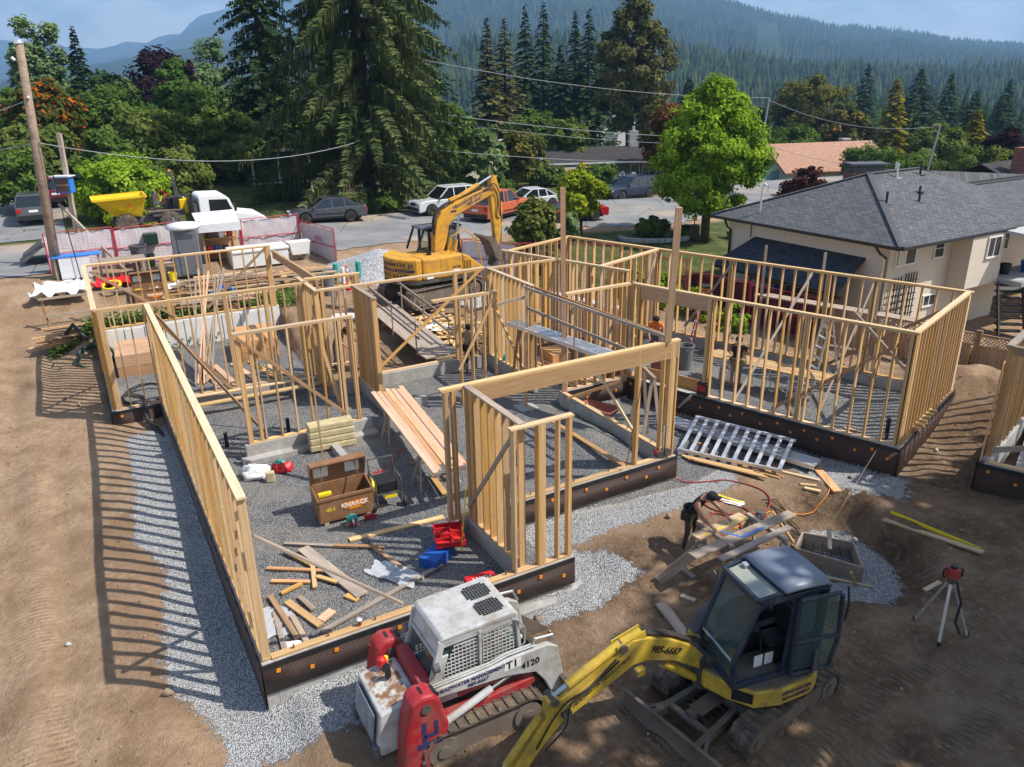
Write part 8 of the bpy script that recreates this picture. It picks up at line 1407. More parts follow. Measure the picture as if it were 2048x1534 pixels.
def pk(parent, L, wd, a):
 MB().box((L / 2, 0, 0), (L, wd, .03)).build('deck', 'aluminium', parent, rot=(0, 0, a));
 for s in (-1, 1): MB().box((L / 2, s * wd / 2, -.04), (L, .03, .12)).build('side_rail', 'aluminium', parent, rot=(0, 0, a))
 for k in range(4): MB().box((L / 2, (k - 1.5) * wd / 5, .02), (L, .03, .012)).build('tread_rib', 'steel', parent, rot=(0, 0, a))
pk(t, L, .52, a)
g0 = UV(11.72, 20.0, 0); t = thing('guard_rail', 'rough timber guard rail along the scaffold plank', 'guard rail', g0)
lumber('rail', UV(11.72, 20.1, 3.0), UV(12.0, 13.7, 3.05), .038, .09, 'grey_wood', t, (0, 0, 1), g0); lumber('rail', UV(11.78, 20.0, 2.35), UV(12.0, 15.2, 2.30), .038, .09, 'grey_wood', t, (0, 0, 1), g0); lumber('rail', UV(11.7, 19.9, 2.75), UV(9.9, 20.3, 2.45), .038, .09, 'grey_wood', t, (0, 0, 1), g0); lumber('rail', UV(12.05, 20.0, 2.95), UV(12.2, 14.2, 2.98), .038, .09, 'brown_wood', t, (0, 0, 1), g0)
for (u, vv, z0) in ((11.75, 20.0, -.4), (11.9, 17.6, 1.75), (12.0, 15.2, 1.75)): lumber('post', UV(u, vv, z0), UV(u, vv, 3.02), .09, .04, 'grey_wood', t, (1, 0, 0), g0)
p = UV(13.0, 15.6); sawhorse('tall rough timber stand under the end of the scaffold plank', (p.x, p.y, G(p.x, p.y)), R(100), 1.1, 1.95 + .2, 'grey_wood'); p = UV(12.2, 20.7); sawhorse('rough timber stand under the far end of the scaffold plank', (p.x, p.y, G(p.x, p.y)), R(30), .9, 2.0, 'brown_wood')
t = thing('wheelbarrow', 'rusty red wheelbarrow on the porch gravel', 'wheelbarrow', gp(2.55, 21.3), R(-40)); flat_mat('faded_red', (.27, .085, .065), .6, 0, .15, dirt=(.3, .2, .15), damt=.5); tr_ = MB().add([(-.45, -.22, .35), (.45, -.28, .42), (.45, .28, .42), (-.45, .22, .35), (-.62, -.34, .62), (.62, -.36, .66), (.62, .36, .66), (-.62, .34, .62)], [(0, 1, 5, 4), (1, 2, 6, 5), (2, 3, 7, 6), (3, 0, 4, 7), (0, 3, 2, 1)]).build('tray', 'faded_red', t); tr_.modifiers.new('t', 'SOLIDIFY').thickness = .02
MB().bar((-.9, -.3, .5), (.5, -.15, .32), .04, .05).build('handle', 'grey_wood', t); MB().bar((-.9, .3, .5), (.5, .15, .32), .04, .05).build('handle', 'grey_wood', t); MB().lathe([(.08, -.05), (.2, -.05), (.2, .05), (.08, .05)], 16, (.68, 0, .2), 'y').build('wheel', 'black_rubber', t); MB().bar((-.35, -.2, .36), (-.3, -.24, 0), .03, .03).build('leg', 'dark_steel', t); MB().bar((-.35, .2, .36), (-.3, .24, 0), .03, .03).build('leg', 'dark_steel', t)
def bin_(label, loc, mat='bin_grey', h=.8, r=.28):
 t = thing('waste_bin', label, 'bin', loc, 0, 'waste bins'); MB().lathe([(r * .78, 0), (r, h), (r * 1.1, h), (r * 1.1, h + .05), (r * .95, h + .05), (r * .72, .1)], 18).build('barrel', mat, t, smooth=False)
 for s in (-1, 1): MB().box((0, s * r * 1.08, h - .08), (.14, .05, .08)).build('handle', mat, t)
bin_('grey waste bin inside the wing behind the deep beam', gp(5.93, 25.0)); bin_('dark grey bin with red rags behind the stub wall', gp(-7.9, 32.9), 'bin_grey', .85, .32); bin_('black wheeled bin behind the rear wall', gp(-17.1, 35.6), 'hood_grey', 1.0, .36)
t = thing('battery_charger', 'dark red jobsite charger box on the wing sill', 'charger', PQ(-10.2, 19.95, 0.0), R(-42)); MB().box((0, 0, .2), (.34, .3, .40)).build('case', 'black_plastic', t, bevel=.03); MB().box((0, -.155, .24), (.26, .01, .2)).build('panel', 'red_paint', t); MB().tube([(-.12, 0, .4), (-.1, 0, .5), (.1, 0, .5), (.12, 0, .4)], .015, 6).build('handle', 'black_plastic', t)
tag(lumber('metal_strap', PQ(-10.5, 19.8, -.03), PQ(-10.9, 19.72, -.55), .08, .006, 'aluminium', None, (0, 1, 0)), 'bright metal strip hanging on the black drain sheet', 'metal strip'); tag(MB().tube([UV(11.0, 13.38, 2.3), UV(10.62, 13.38, .1)], .014, 6).build('clamp_rod', 'rust', None), 'thin bar clamp leaning on the beam post', 'clamp')
t = thing('chop_saw', 'orange black saw standing on the porch plate', 'saw', UV(11.85, 13.5, .0), R(20)); MB().box((0, 0, .1), (.4, .16, .14)).cyl((.1, -.1, .14), (.1, .1, .14), .09, 12).build('body', 'dark_steel', t); MB().box((-.16, 0, .16), (.14, .12, .1)).build('grip', 'red_paint', t); MB().box((.02, 0, .45), (.05, .02, .8), .2).build('guide_rule', 'aluminium', t)
A_, B2 = Vector((4.75, 21.2, 0)), Vector((8.0, 18.2, 0)); t = thing('scaffold_plank', 'long aluminium plank lying on the gravel before the wing', 'scaffold plank', gp(4.75, 21.2, .14)); L = (B2 - A_).length; a = math.atan2((B2 - A_).y, (B2 - A_).x); pk(t, L, .48, a)
t = thing('ladder_section', 'white aluminium ladder frame lying on the gravel', 'ladder frame', gp(4.53, 19.28, .1)); o_ = Vector((4.53, 19.28)); q1, q2, q3, q4 = Vector((0, 0)), Vector((6.98, 17.9)) - o_, Vector((7.73, 19.15)) - o_, Vector((5.39, 20.94)) - o_
MB().bar((q1.x, q1.y, .05), (q2.x, q2.y, .05), .06, .08).build('side_rail', 'aluminium', t); MB().bar((q4.x, q4.y, .3), (q3.x, q3.y, .3), .06, .08).build('side_rail', 'aluminium', t)
for k in range(10): s = .03 + .94 * k / 9; a_ = q1.lerp(q2, s); b_ = q4.lerp(q3, s); MB().bar((a_.x, a_.y, .08), (b_.x, b_.y, .33), .10, .035).build('rung', 'aluminium', t)
stack('plywood sheet lying striped by stud shadows before the wing', gp(6.35, 20.75, .02), R(-42), 2.4, 1.1, 1, .03, 'grey_wood', 'plywood_sheet')
for k in range(5): a_ = Vector((4.62 + .06 * k, 19.0 - .10 * k + .2)); tag(lumber('stud_bundle_piece', gp(a_.x, a_.y - .15, .06 + .045 * (k // 3)), gp(a_.x + 1.66, a_.y - 1.1, .06 + .045 * (k // 3)), .09, .038, 'stud_wood'), 'clean stud in the small stack below the ladder frame, %s' % ('outermost', 'second from outside', 'middle', 'second from inside', 'innermost')[k], 'stud', 'studs stacked below the ladder frame')
for (a_, b_, w_, mt, lb) in [((7.31, 17.49), (7.70, 17.4), .10, 'pale_wood', 'upper of two pale blocks on the dirt'), ((7.33, 17.25), (7.70, 17.15), .10, 'pale_wood', 'lower of two pale blocks on the dirt'), ((8.03, 18.4), (8.12, 17.1), .22, 'fir_wood', 'pinkish board lying crosswise near the pit edge'), ((7.0, 18.2), (7.85, 17.62), .09, 'pale_wood', 'pale stud offcut before the ladder frame'), ((6.0, 18.45), (6.9, 17.8), .09, 'stud_wood', 'stud offcut crossing the small lumber stack'), ((6.3, 18.6), (7.0, 17.85), .05, 'fir_wood', 'thin reddish strip beside the lumber stack'), ((2.83, 12.6), (3.12, 11.6), .22, 'grey_wood', 'grey plank on the dirt left of the mini excavator hood'), ((8.79, 16.01), (9.98, 14.07), .14, 'pale_wood', 'long pale board right of the pit'), ((8.27, 13.06), (8.7, 13.3), .10, 'pale_wood', 'short stake at the pit edge by the tripod'), ((6.26, 16.4), (6.7, 15.95), .05, 'stud_wood', 'thin stick at the corner of the pit'), ((9.45, 20.1), (9.75, 19.9), .1, 'fir_wood', 'little block on the gravel before the wing'), ((3.4, 13.9), (3.7, 13.5), .12, 'grey_wood', 'short grey offcut behind the worker'), ((3.3, 12.9), (3.55, 12.75), .12, 'grey_wood', 'short offcut beside the leaning grey plank'), ((5.1, 20.0), (5.35, 19.75), .08, 'stud_wood', 'pale offcut under the ladder frame')]: board(lb, a_, b_, w_, .045, mt)
tag(lumber('spirit_level', gp(8.95, 16.02, .05), gp(10.05, 14.25, .05), .03, .07, 'safety_yellow'), 'long yellow spirit level on the dirt beside the pale board', 'level'); sheet_thing('product_sheet', 'white and yellow printed sheet lying on the dirt', 'sheet', 5.25, 16.65, .75, .28, -.6, 'bag_white', .004, 9); board('yellow stripe board on the printed sheet', (5.05, 16.85), (5.6, 16.5), .06, .01, 'safety_yellow', lift=.03)
for k in range(9): a_ = random.Random(k).uniform(-.5, .5); q = Vector((6.1 + .07 * k, 16.7 - .09 * k)); tag(MB().tube([gp(q.x, q.y, .03), gp(q.x + .35, q.y + .1 * a_, .09 + .03 * (k % 3)), gp(q.x + .8, q.y - .15 + .3 * a_, .03)], .012, 5).build('reinforcing_bar', 'black_plastic', None), 'short bent black reinforcing bar in the heap near the pit', 'bar', 'bent bars by the pit')
t = thing('nail_gun', 'black and red nail gun on the dirt by the pit', 'nail gun', gp(5.75, 15.75), .6); MB().box((0, 0, .14), (.30, .12, .12)).cyl((-.05, 0, .1), (-.05, 0, .26), .07, 10).box((.02, .02, .05), (.12, .1, .1)).build('body', 'hood_grey', t, bevel=.02); MB().box((.1, -.03, .1), (.12, .08, .05)).build('guard', 'red_paint', t)
p = gp(4.55, 14.05); t1 = sawhorse('left sawhorse of the bench used by the worker', (4.15, 13.85, G(4.15, 13.85)), R(115), 1.1, .80, 'grey_wood'); sawhorse('right sawhorse of the bench used by the worker', (5.35, 14.2, G(5.35, 14.2)), R(115), 1.2, .80, 'grey_wood')
bz = G(4.5, 14.0) + .86
for (a_, b_, w_, mt, lb, dz) in [((3.72, 13.72), (4.95, 14.55), .26, 'pale_wood', 'board being marked by the worker on the bench', .02), ((3.50, 13.05), (6.02, 14.62), .24, 'grey_wood', 'long plank lying across both sawhorses', .02), ((4.05, 12.98), (5.80, 14.12), .15, 'grey_wood', 'narrow plank in front on the sawhorses', -.02)]: tag(lumber('bench_plank', (*a_, bz + dz), (*b_, bz + dz), w_, .04, mt), lb, 'plank')
tag(lumber('tape_measure', (3.85, 13.72, bz + .045), (4.98, 14.48, bz + .045), .025, .006, 'safety_yellow'), 'yellow tape measure stretched along the board', 'tape measure'); t = thing('framing_square', 'blue framing square on the long plank', 'framing square', (4.62, 13.62, bz + .045)); lumber('long_arm', (.05, .05, 0), (.62, .42, 0), .05, .006, 'pipe_blue', t); lumber('short_arm', (.05, .05, 0), (-.32, .28, 0), .04, .006, 'pipe_blue', t)
tag(lumber('leaning_plank', gp(2.92, 13.3, .03), (3.72, 13.45, bz - .1), .24, .04, 'grey_wood', None, (0, 1, 0)), 'grey plank leaning from the dirt up to the bench', 'plank')
t = thing('concrete_form', 'open timber concrete form standing in the pit', 'form box', (6.95, 14.75, G(7.2, 14.6) - .02)); o_ = Vector((6.95, 14.75, G(7.2, 14.6) - .02)); c4 = [Vector((-.55, .35, 0)), Vector((.65, -.45, 0)), Vector((.85, .55, 0)), Vector((-.15, 1.0, 0))];
for k in range(4): a_, b_ = c4[k], c4[(k + 1) % 4]; lumber('form_board', a_ + Vector((0, 0, .2)), b_ + Vector((0, 0, .2)), .04, .42, 'grey_wood', t)
lumber('cross_tie', c4[0].lerp(c4[1], .5) + Vector((0, 0, .62)), c4[2].lerp(c4[3], .5) + Vector((0, 0, .62)), .09, .04, 'grey_wood', t); lumber('stake', c4[1] + Vector((-.1, -.12, -.1)), c4[1] + Vector((-.4, -.3, .5)), .05, .05, 'pale_wood', t); lumber('stake', c4[1] + Vector((.2, -.2, .02)), c4[1] + Vector((-.7, .1, .08)), .05, .05, 'pale_wood', t)
rb = MB()
for k in range(6): a_ = c4[0].lerp(c4[1], (k + .5) / 6); b_ = c4[3].lerp(c4[2], (k + .5) / 6); rb.tube([a_ + Vector((0, 0, .2)), b_ + Vector((0, 0, .2))], .012, 5)
rb.build('rebar_mat', 'black_plastic', t); tag(MB().tube([(7.05, 14.9, -.4), (10.05, 18.9, -.1)], .0035, 4).build('string_line', 'stud_wood', None), 'taut string line running from the form to the wing corner', 'string')
c0 = Vector((7.82, 11.65)); gz_ = G(c0.x, c0.y); t = thing('laser_tripod', 'red rotary laser level on an aluminium tripod', 'laser level', (c0.x, c0.y, gz_)); hz_ = 1.28
for dx, dy in ((-.22, .48), (-.12, -.22), (.52, .0)): MB().bar((dx * .08, dy * .08, hz_ - .1), (dx, dy, G(c0.x + dx, c0.y + dy) - gz_), .05, .035).build('leg', 'aluminium', t); MB().cyl((dx, dy, G(c0.x + dx, c0.y + dy) - gz_), (dx, dy, G(c0.x + dx, c0.y + dy) - gz_ + .08), .03, 8).build('foot', 'black_plastic', t)
MB().cyl((0, 0, hz_ - .12), (0, 0, hz_ - .02), .07, 14).build('tripod_head', 'dark_steel', t); MB().box((0, 0, hz_ + .09), (.20, .18, .20)).build('laser_body', 'red_paint', t, bevel=.03); MB().cyl((0, 0, hz_ + .19), (0, 0, hz_ + .24), .06, 12).build('beacon', 'black_plastic', t)
for s in (-1, 1): MB().tube([(s * .12, 0, hz_), (s * .17, 0, hz_ + .02), (s * .17, 0, hz_ + .16), (s * .12, 0, hz_ + .18)], .018, 6).build('guard_handle', 'black_plastic', t)
MB().tube([(.1, 0, hz_ - .1), (.2, -.1, hz_ - .5), (.16, -.12, hz_ - .9), (.3, -.1, .12)], .022, 6).build('strap', 'black_plastic', t)
def stepladder(label, loc, rz, h, mat, n, spread=.95):
 t = thing('step_ladder', label, 'ladder', loc, rz, 'step ladders');
 for s in (-1, 1): lumber('rail', (0, s * .28, 0), (spread * .45, s * .2, h), .03, .09, mat, t, (0, 1, 0)); lumber('rear_rail', (spread, s * .3, 0), (spread * .5, s * .2, h), .03, .06, mat, t, (0, 1, 0))
 for k in range(n): f_ = (k + .6) / (n + .4); lumber('step', (spread * .45 * f_, -.28 + .08 * f_, h * f_), (spread * .45 * f_, .28 - .08 * f_, h * f_), .09, .03, 'aluminium', t, (0, 0, 1))
 for k in range(3): f_ = (k + .8) / 3.6; lumber('rear_spreader', (spread - spread * .5 * f_, -.28, h * f_), (spread - spread * .5 * f_, .28, h * f_), .03, .03, mat, t, (0, 0, 1))
 MB().box((spread * .48, 0, h + .02), (.24, .5, .06)).build('top_cap', 'black_plastic' if mat == 'fence_red' else mat, t)
q = PQ(-8.3, 23.1); stepladder('aluminium step ladder inside the wing', (q.x, q.y, -.4), R(10), 2.35, 'aluminium', 7); q = PQ(-13.0, 24.0); stepladder('red step ladder inside the wing', (q.x, q.y, -.4), R(-5), 2.5, 'fence_red', 7)
g0 = PQ(-11.2, 25.4, -.6); t = thing('plank_scaffold', 'grey plank walkway on uprights along the rear wing wall', 'scaffold', g0)
for k in range(2): lumber('plank', PQ(-11.3 + .3 * k, 25.38 + .24 * k, 1.82), PQ(-6.1 + .3 * k, 25.38 + .24 * k, 1.80), .23, .045, 'grey_wood', t, (0, 0, 1), g0)
for pp in (-11.0, -9.0, -7.2): lumber('upright', PQ(pp, 25.2, -.8), PQ(pp, 25.2, 3.6), .038, .089, 'grey_wood', t, (1, 0, 0), g0); lumber('upright', PQ(pp, 25.75, -.8), PQ(pp, 25.75, 2.0), .038, .089, 'grey_wood', t, (1, 0, 0), g0); lumber('ledger', PQ(pp, 25.15, 1.74), PQ(pp, 25.8, 1.74), .038, .089, 'grey_wood', t, (0, 0, 1), g0)
for i, pp in enumerate((-10.3, -9.0)):
 q = PQ(pp, 22.6); t = thing('folding_trestle', ('left', 'right')[i] + ' folding metal trestle under the boards in the wing', 'trestle', (q.x, q.y, G(q.x, q.y)), R(50), 'folding trestles')
 for s in (-1, 1):
  for y in (-.3, .3): MB().tube([(0, y, .78), (s * .25, y * 1.2, 0)], .018, 6).build('leg', 'aluminium', t)
 MB().box((0, 0, .8), (.06, .75, .05)).build('top_bar', 'orange', t)
for k in range(6): a_, b_ = PQ(-11.4 + .1 * (k % 2), 22.2 + .13 * k, G(*PQ(-9.7, 22.6).xy) + .86), PQ(-7.4, 22.2 + .13 * k, G(*PQ(-9.7, 22.6).xy) + .86); tag(lumber('trestle_board', a_, b_, .11, .038, 'stud_wood'), 'board on the folding trestles, %s' % ('nearest', 'second nearest', 'third nearest', 'third farthest', 'second farthest', 'farthest')[k] + ' to the wing front', 'board', 'boards on the folding trestles')
r_ = random.Random(4)
for k in range(12): q = PQ(-4.62, 21.2 + (k // 2) * .30, .02 + .045 * (k % 2) + .02); tag(MB().box((0, 0, .02), (.30, .12, .04)).build('wood_block', 'pale_wood', None, q, (0, 0, R(-42 + r_.uniform(-25, 25)))), 'short pale wood block stacked on the end wall sill', 'wood block', 'wood blocks on the end wall sill')
for k in range(3): q = PQ(-18.2 + 1.25 * k, 23.0 + .2 * k); tag(MB().box((0, 0, .85), (1.15, .3, 1.7 - .2 * k)).build('wrapped_panels', 'pink_wrap', None, (q.x, q.y, -.4), (R(8), 0, R(-42)), bevel=.01), ('leftmost', 'middle', 'rightmost')[k] + ' pink wrapped panel bundle in the far wing room', 'panel bundle', 'pink panel bundles')
tag(lumber('plywood_sheet', UV(14.4, 20.6, -.4), UV(16.6, 18.9, -.4), .03, 1.1, 'brick_red'), 'reddish plywood sheet set on edge behind the low window wall', 'plywood'); tag(lumber('plywood_sheet', PQ(-12.8, 20.2, -.1), PQ(-10.3, 20.25, -.1), .03, .8, 'osb'), 'brown plywood sheet set on edge behind the grey waste bin', 'plywood')
for k in range(8): a_, b_ = UV(13.0 + .1 * k, 22.4, -.36 + .04 * (k % 3)), UV(13.2 + .13 * k, 19.2, -.36 + .04 * (k % 3)); tag(lumber('loose_board', a_, b_, .1, .038, 'fir_wood' if k % 2 else 'stud_wood'), 'board of the pile lying in the centre room, %s' % ('first', 'second', 'third', 'fourth', 'fifth', 'sixth', 'seventh', 'last')[k] + ' from the left', 'board', 'boards piled in the centre room')
g0 = UV(10.3, 26.3, 0); t = thing('timber_ramp', 'plywood ramp with timber hand rails leading into the wide opening', 'ramp', g0)
lumber('deck', UV(10.15, 28.6, .62), UV(10.45, 24.1, -.02), 1.2, .04, 'grey_wood', t, (0, 0, 1), g0); lumber('landing', UV(9.7, 23.75, .06), UV(11.1, 23.8, .06), .7, .04, 'grey_wood', t, (0, 0, 1), g0)
for s in (-1, 1):
 for z in (.55, 1.0): lumber('hand_rail', UV(10.15 + s * .62, 28.4, .6 + z), UV(10.45 + s * .62, 24.2, z), .04, .09, 'grey_wood', t, (0, 0, 1), g0)
 for f_ in (.05, .5, .95): lumber('post', UV(10.15 + .3 * f_ + s * .64, 28.4 - 4.2 * f_, .45 - .6 * f_), UV(10.15 + .3 * f_ + s * .64, 28.4 - 4.2 * f_, 1.75 - .62 * f_), .09, .04, 'grey_wood', t, (1, 0, 0), g0)
r_ = random.Random(12); db = MB()
for k in range(300):
 a_ = r_.gauss(0, 1); x, y = UV(12.4 + r_.gauss(0, .9), 26.9 + r_.gauss(0, .9)).xy; z = G(x, y); L = r_.uniform(.12, .55); ang = r_.uniform(0, 6.3); hh = r_.uniform(.02, .22); d = Vector((math.cos(ang), math.sin(ang), r_.uniform(-.3, .3))) * L / 2; db.bar(Vector((x, y, z + hh)) - d, Vector((x, y, z + hh)) + d, r_.uniform(.06, .13), .03)
tag(db.build('wood_offcuts', 'pale_wood'), 'heap of small wood offcuts behind the wide opening', None, kind='stuff'); q = UV(11.5, 27.2); sheet_thing('plastic_sheet', 'white plastic sheet on the heap of wood offcuts', 'plastic sheet', q.x, q.y, 1.6, 1.0, .3, 'tarp_white', .09, 21)
flat_mat('gravel_heap', (0.42, 0.425, 0.43), .95, 0, .1); m = NB('gravel_heap_mat'); v_ = m.coord('Object'); vg_ = m.vor(v_, 22, 'F1', 1); sp_ = m.n.new('ShaderNodeSeparateColor'); m.l.new(vg_, sp_.inputs[0]); m.col(m.ramp(sp_.outputs[0], [(0, (.2, .2, .21)), (.5, (.42, .42, .42)), (1, (.66, .65, .63))])).set(rough=.95).bump(m.vor(v_, 22), .8, .05)
def heap(label, cx, cy, rx, ry, h, seed, mat='gravel_heap_mat'):
 X, Y = np.meshgrid(np.linspace(-1.2, 1.2, 40), np.linspace(-1.2, 1.2, 40)); rr = np.sqrt(X ** 2 + Y ** 2) * (1 + .25 * fbm(X * 3 + seed, Y * 3, 1.2, seed)); Z = h * np.clip(1 - rr, -.3, 1) ** 1 ; Z = np.where(rr < 1, h * (1 - rr) * (1 - .15 * np.exp(-8 * rr)), -.25 * (rr - 1)) + fbm(X * 5, Y * 5, 1, seed + 3) * .12; wx, wy = cx + X * rx, cy + Y * ry; V = np.stack([wx, wy, Z + H(wx.ravel(), wy.ravel()).reshape(X.shape) - .04], -1).reshape(-1, 3); I = np.arange(1600).reshape(40, 40); F = np.stack([I[:-1, :-1], I[:-1, 1:], I[1:, 1:], I[1:, :-1]], -1).reshape(-1, 4); return tag(obj('gravel_heap', np_mesh('gravel_heap', V, F, mat, True)), label, 'gravel heap')
heap('grey gravel heap left of the big excavator', -6.0, 37.0, 3.0, 2.4, 1.5, 5); heap('low gravel heap right of the big excavator', -1.2, 36.0, 2.4, 1.8, .7, 9)
q = UV(4.3, 37.6); t = thing('portable_toilet', 'grey portable toilet with a pale roof behind the rear wall', 'portable toilet', (q.x, q.y, G(q.x, q.y)), R(20)); MB().box((0, 0, 1.08), (1.12, 1.12, 2.1)).build('cabin', 'toilet_grey', t, bevel=.05); MB().box((.06, -.575, 1.05), (.74, .03, 1.85)).build('door', 'toilet_grey', t, bevel=.01)
for k in range(5): MB().box((.06, -.595, 1.72 + .05 * k), (.6, .012, .018)).build('vent_slot', 'hood_grey', t)
MB().lathe([(.74, 2.1), (.76, 2.2), (.62, 2.32), (.05, 2.4)], 8, (0, 0, 0)).build('roof', 'toilet_roof', t, smooth=True); MB().cyl((-.38, .35, 2.1), (-.38, .35, 2.55), .06, 10).build('vent_pipe', 'toilet_grey', t); MB().box((-.3, -.6, 1.1), (.05, .04, .14)).build('handle', 'black_plastic', t)
q = UV(7.5, 38.2); t = thing('chest_freezer', 'long white lidded chest behind the rear wall', 'chest', (q.x, q.y, G(q.x, q.y)), TB); MB().box((0, 0, .35), (2.6, 1.25, .7)).build('body', 'siding_white', t, bevel=.02); MB().box((0, 0, .76), (2.7, 1.35, .12)).build('lid', 'clean_white', t, bevel=.02)
q = UV(6.0, 39.3); t = thing('tool_shelter', 'open plywood tool shelter with a plastic sheet roof', 'shelter', (q.x, q.y, G(q.x, q.y)), TB); o_ = Vector((0, 0, 0))
for x in (-.75, .75): lumber('post', (x, -.4, 0), (x, -.4, 1.95), .09, .09, 'stud_wood', t, (0, 1, 0)); lumber('post', (x, .45, 0), (x, .45, 2.2), .09, .09, 'stud_wood', t, (0, 1, 0))
MB().box((0, .5, 1.05), (1.6, .03, 2.0)).build('back_panel', 'osb', t); MB().box((-.8, 0.05, 1.05), (.03, .9, 2.0)).build('side_panel', 'grey_wood', t)
for z in (.5, 1.15): MB().box((0, .1, z), (1.5, .8, .04)).build('shelf', 'osb', t)
MB().add([(-.95, -.75, 1.9), (.95, -.75, 1.92), (.95, .6, 2.32), (-.95, .6, 2.3), (-.95, -.77, 1.55), (.95, -.77, 1.52)], [(0, 1, 2, 3), (4, 5, 1, 0)]).build('plastic_roof', 'poly_sheet', t)
for k, (x, z, mt) in enumerate(((-.5, .66, 'bright_red'), (-.15, .66, 'tool_blue'), (.25, .64, 'black_plastic'), (-.4, 1.3, 'dark_steel'), (0.1, 1.3, 'bag_white'), (.5, 1.28, 'red_paint'))): MB().box((x, -.1, z), (.24, .3, .26)).build('stored_tool', mt, t, bevel=.03)
q = UV(9.5, 38.3); t = thing('laundry_tub', 'white plastic tub with a tap right of the white chest', 'tub', (q.x, q.y, G(q.x, q.y)), TB); MB().prism([(-.4, .3), (.4, .3), (.5, .85), (.55, .9), (-.55, .9), (-.5, .85)], -.35, .35, 'y').build('basin', 'siding_white', t); MB().tube([(.3, .3, .9), (.3, .3, 1.2), (.3, .05, 1.25)], .02, 6).build('tap', 'chrome', t); MB().bar((-.3, 0, 0), (-.3, 0, .3), .5, .05).bar((.3, 0, 0), (.3, 0, .3), .5, .05).build('stand', 'grey_wood', t)
q = UV(1.7, 38.0); t = thing('work_table', 'timber site table with boards behind the rear wall', 'table', (q.x, q.y, G(q.x, q.y)), TB); MB().box((0, 0, .85), (1.7, .9, .05)).build('top', 'grey_wood', t)
for sx in (-1, 1):
 for sy in (-1, 1): MB().bar((sx * .75, sy * .38, 0), (sx * .75, sy * .38, .83), .09, .09).build('leg', 'grey_wood', t)
q = UV(-.1, 38.6); t = thing('work_table', 'sheet draped table with a blue top edge under the power pole', 'table', (q.x, q.y, G(q.x, q.y)), TB); MB().box((0, 0, .98), (1.9, .8, .05)).build('top', 'pipe_blue', t); MB().box((-.1, -.36, .5), (1.2, .04, .92)).build('drape', 'poly_sheet', t)
for sx in (-1, 1): MB().bar((sx * .85, 0, 0), (sx * .85, 0, .95), .09, .5).build('leg', 'grey_wood', t)
q = UV(-.9, 37.0); sheet_thing('tarpaulin', 'crumpled white tarpaulin at the foot of the wooden pole', 'tarpaulin', q.x, q.y, 2.0, 2.2, .4, 'tarp_white', .22, 31); q = UV(1.2, 37.2); sheet_thing('tarpaulin', 'red and white tarpaulin heap behind the rear wall', 'tarpaulin', q.x, q.y, 1.6, 1.2, .2, 'bright_red', .2, 32); q = UV(3.0, 36.4); sheet_thing('tarpaulin', 'white plastic heap beside the rear jobsite chest', 'tarpaulin', q.x, q.y, 1.3, .9, .5, 'tarp_white', .15, 33)
q = UV(1.0, 36.6); coil('hose_coil', 'yellow hose coil on the red tarpaulin', gp(q.x, q.y, .3), .35, .04, 3, 'safety_yellow', (.3, 0, 0), .1, 5, 'hose'); q = UV(4.9, 33.3); coil('hose_coil', 'blue water pipe coil on the lumber heap', gp(q.x, q.y, .5), .5, .03, 3, 'pipe_blue', (.5, 0, 0), .1, 6, 'hose')
for k, (u, vv, h, mt) in enumerate([(2.2, 38.6, .45, 'bin_grey'), (3.2, 37.9, .4, 'bag_white'), (3.5, 37.2, .38, 'safety_yellow'), (2.9, 39.4, .6, 'pipe_green')]): q = UV(u, vv); tag(MB().lathe([(.15, 0), (.19, h), (.17, h), (.13, .05)], 14).build('bucket', mt, None, gp(q.x, q.y)), ('grey bucket', 'white bucket', 'yellow bucket', 'dark green crate drum')[k] + ' among the things behind the rear wall', 'bucket')
q = UV(3.1, 40.1); tag(MB().box((0, 0, .3), (.6, .45, .5)).build('plastic_bin', 'pipe_green', None, gp(q.x, q.y, .9), (0, 0, TB), bevel=.03), 'dark green plastic bin in front of the fence sheet', 'bin')
def lumber_heap(label, c_u, c_v, n, L, spread, hgt, seed, mats):
 r = random.Random(seed); c0 = UV(c_u, c_v); t = thing('lumber_heap', label, 'lumber heap', (c0.x, c0.y, G(c0.x, c0.y)), 0, 'lumber heaps')
 for k in range(n):
  lay = k / n * hgt; u = c_u + r.gauss(0, spread * .25); vv = c_v + r.uniform(-spread, spread) * (1 - .5 * k / n); ang = r.gauss(0, .10); l = L * r.uniform(.45, 1); q = UV(u, vv); d = UV(math.cos(ang), math.sin(ang)) * l / 2; z = G(q.x, q.y) + .04 + lay + r.uniform(0, .05); lumber('board', Vector((q.x, q.y, z)) - d + Vector((0, 0, r.uniform(-.03, .03))), Vector((q.x, q.y, z)) + d, r.choice((.09, .14, .19)), .04, r.choice(mats), t, (0, 0, 1), Vector((c0.x, c0.y, G(c0.x, c0.y))))
MX = ('grey_wood', 'grey_wood', 'stud_wood', 'pale_wood', 'brown_wood', 'fir_wood')
lumber_heap('long heap of mixed boards behind the rear wall', 5.4, 34.6, 70, 4.2, 1.5, 1.0, 1, MX); lumber_heap('heap of weathered boards left of the gravel heap', 8.9, 34.6, 50, 2.6, 1.0, .7, 2, MX); lumber_heap('heap of yellow studs at the foot of the bank by the pipe coil', -.6, 32.6, 26, 3.0, .6, .35, 3, ('stud_wood', 'stud_wood', 'brown_wood', 'pale_wood')); lumber_heap('low heap of reclaimed timbers in front of the rear heap', 4.4, 32.9, 30, 3.6, .5, .5, 5, MX)
q0 = UV(-1.5, 34.6); t = thing('batter_board', 'rough two rail batter board on the bank at left', 'batter board', (q0.x, q0.y, G(q0.x, q0.y)));
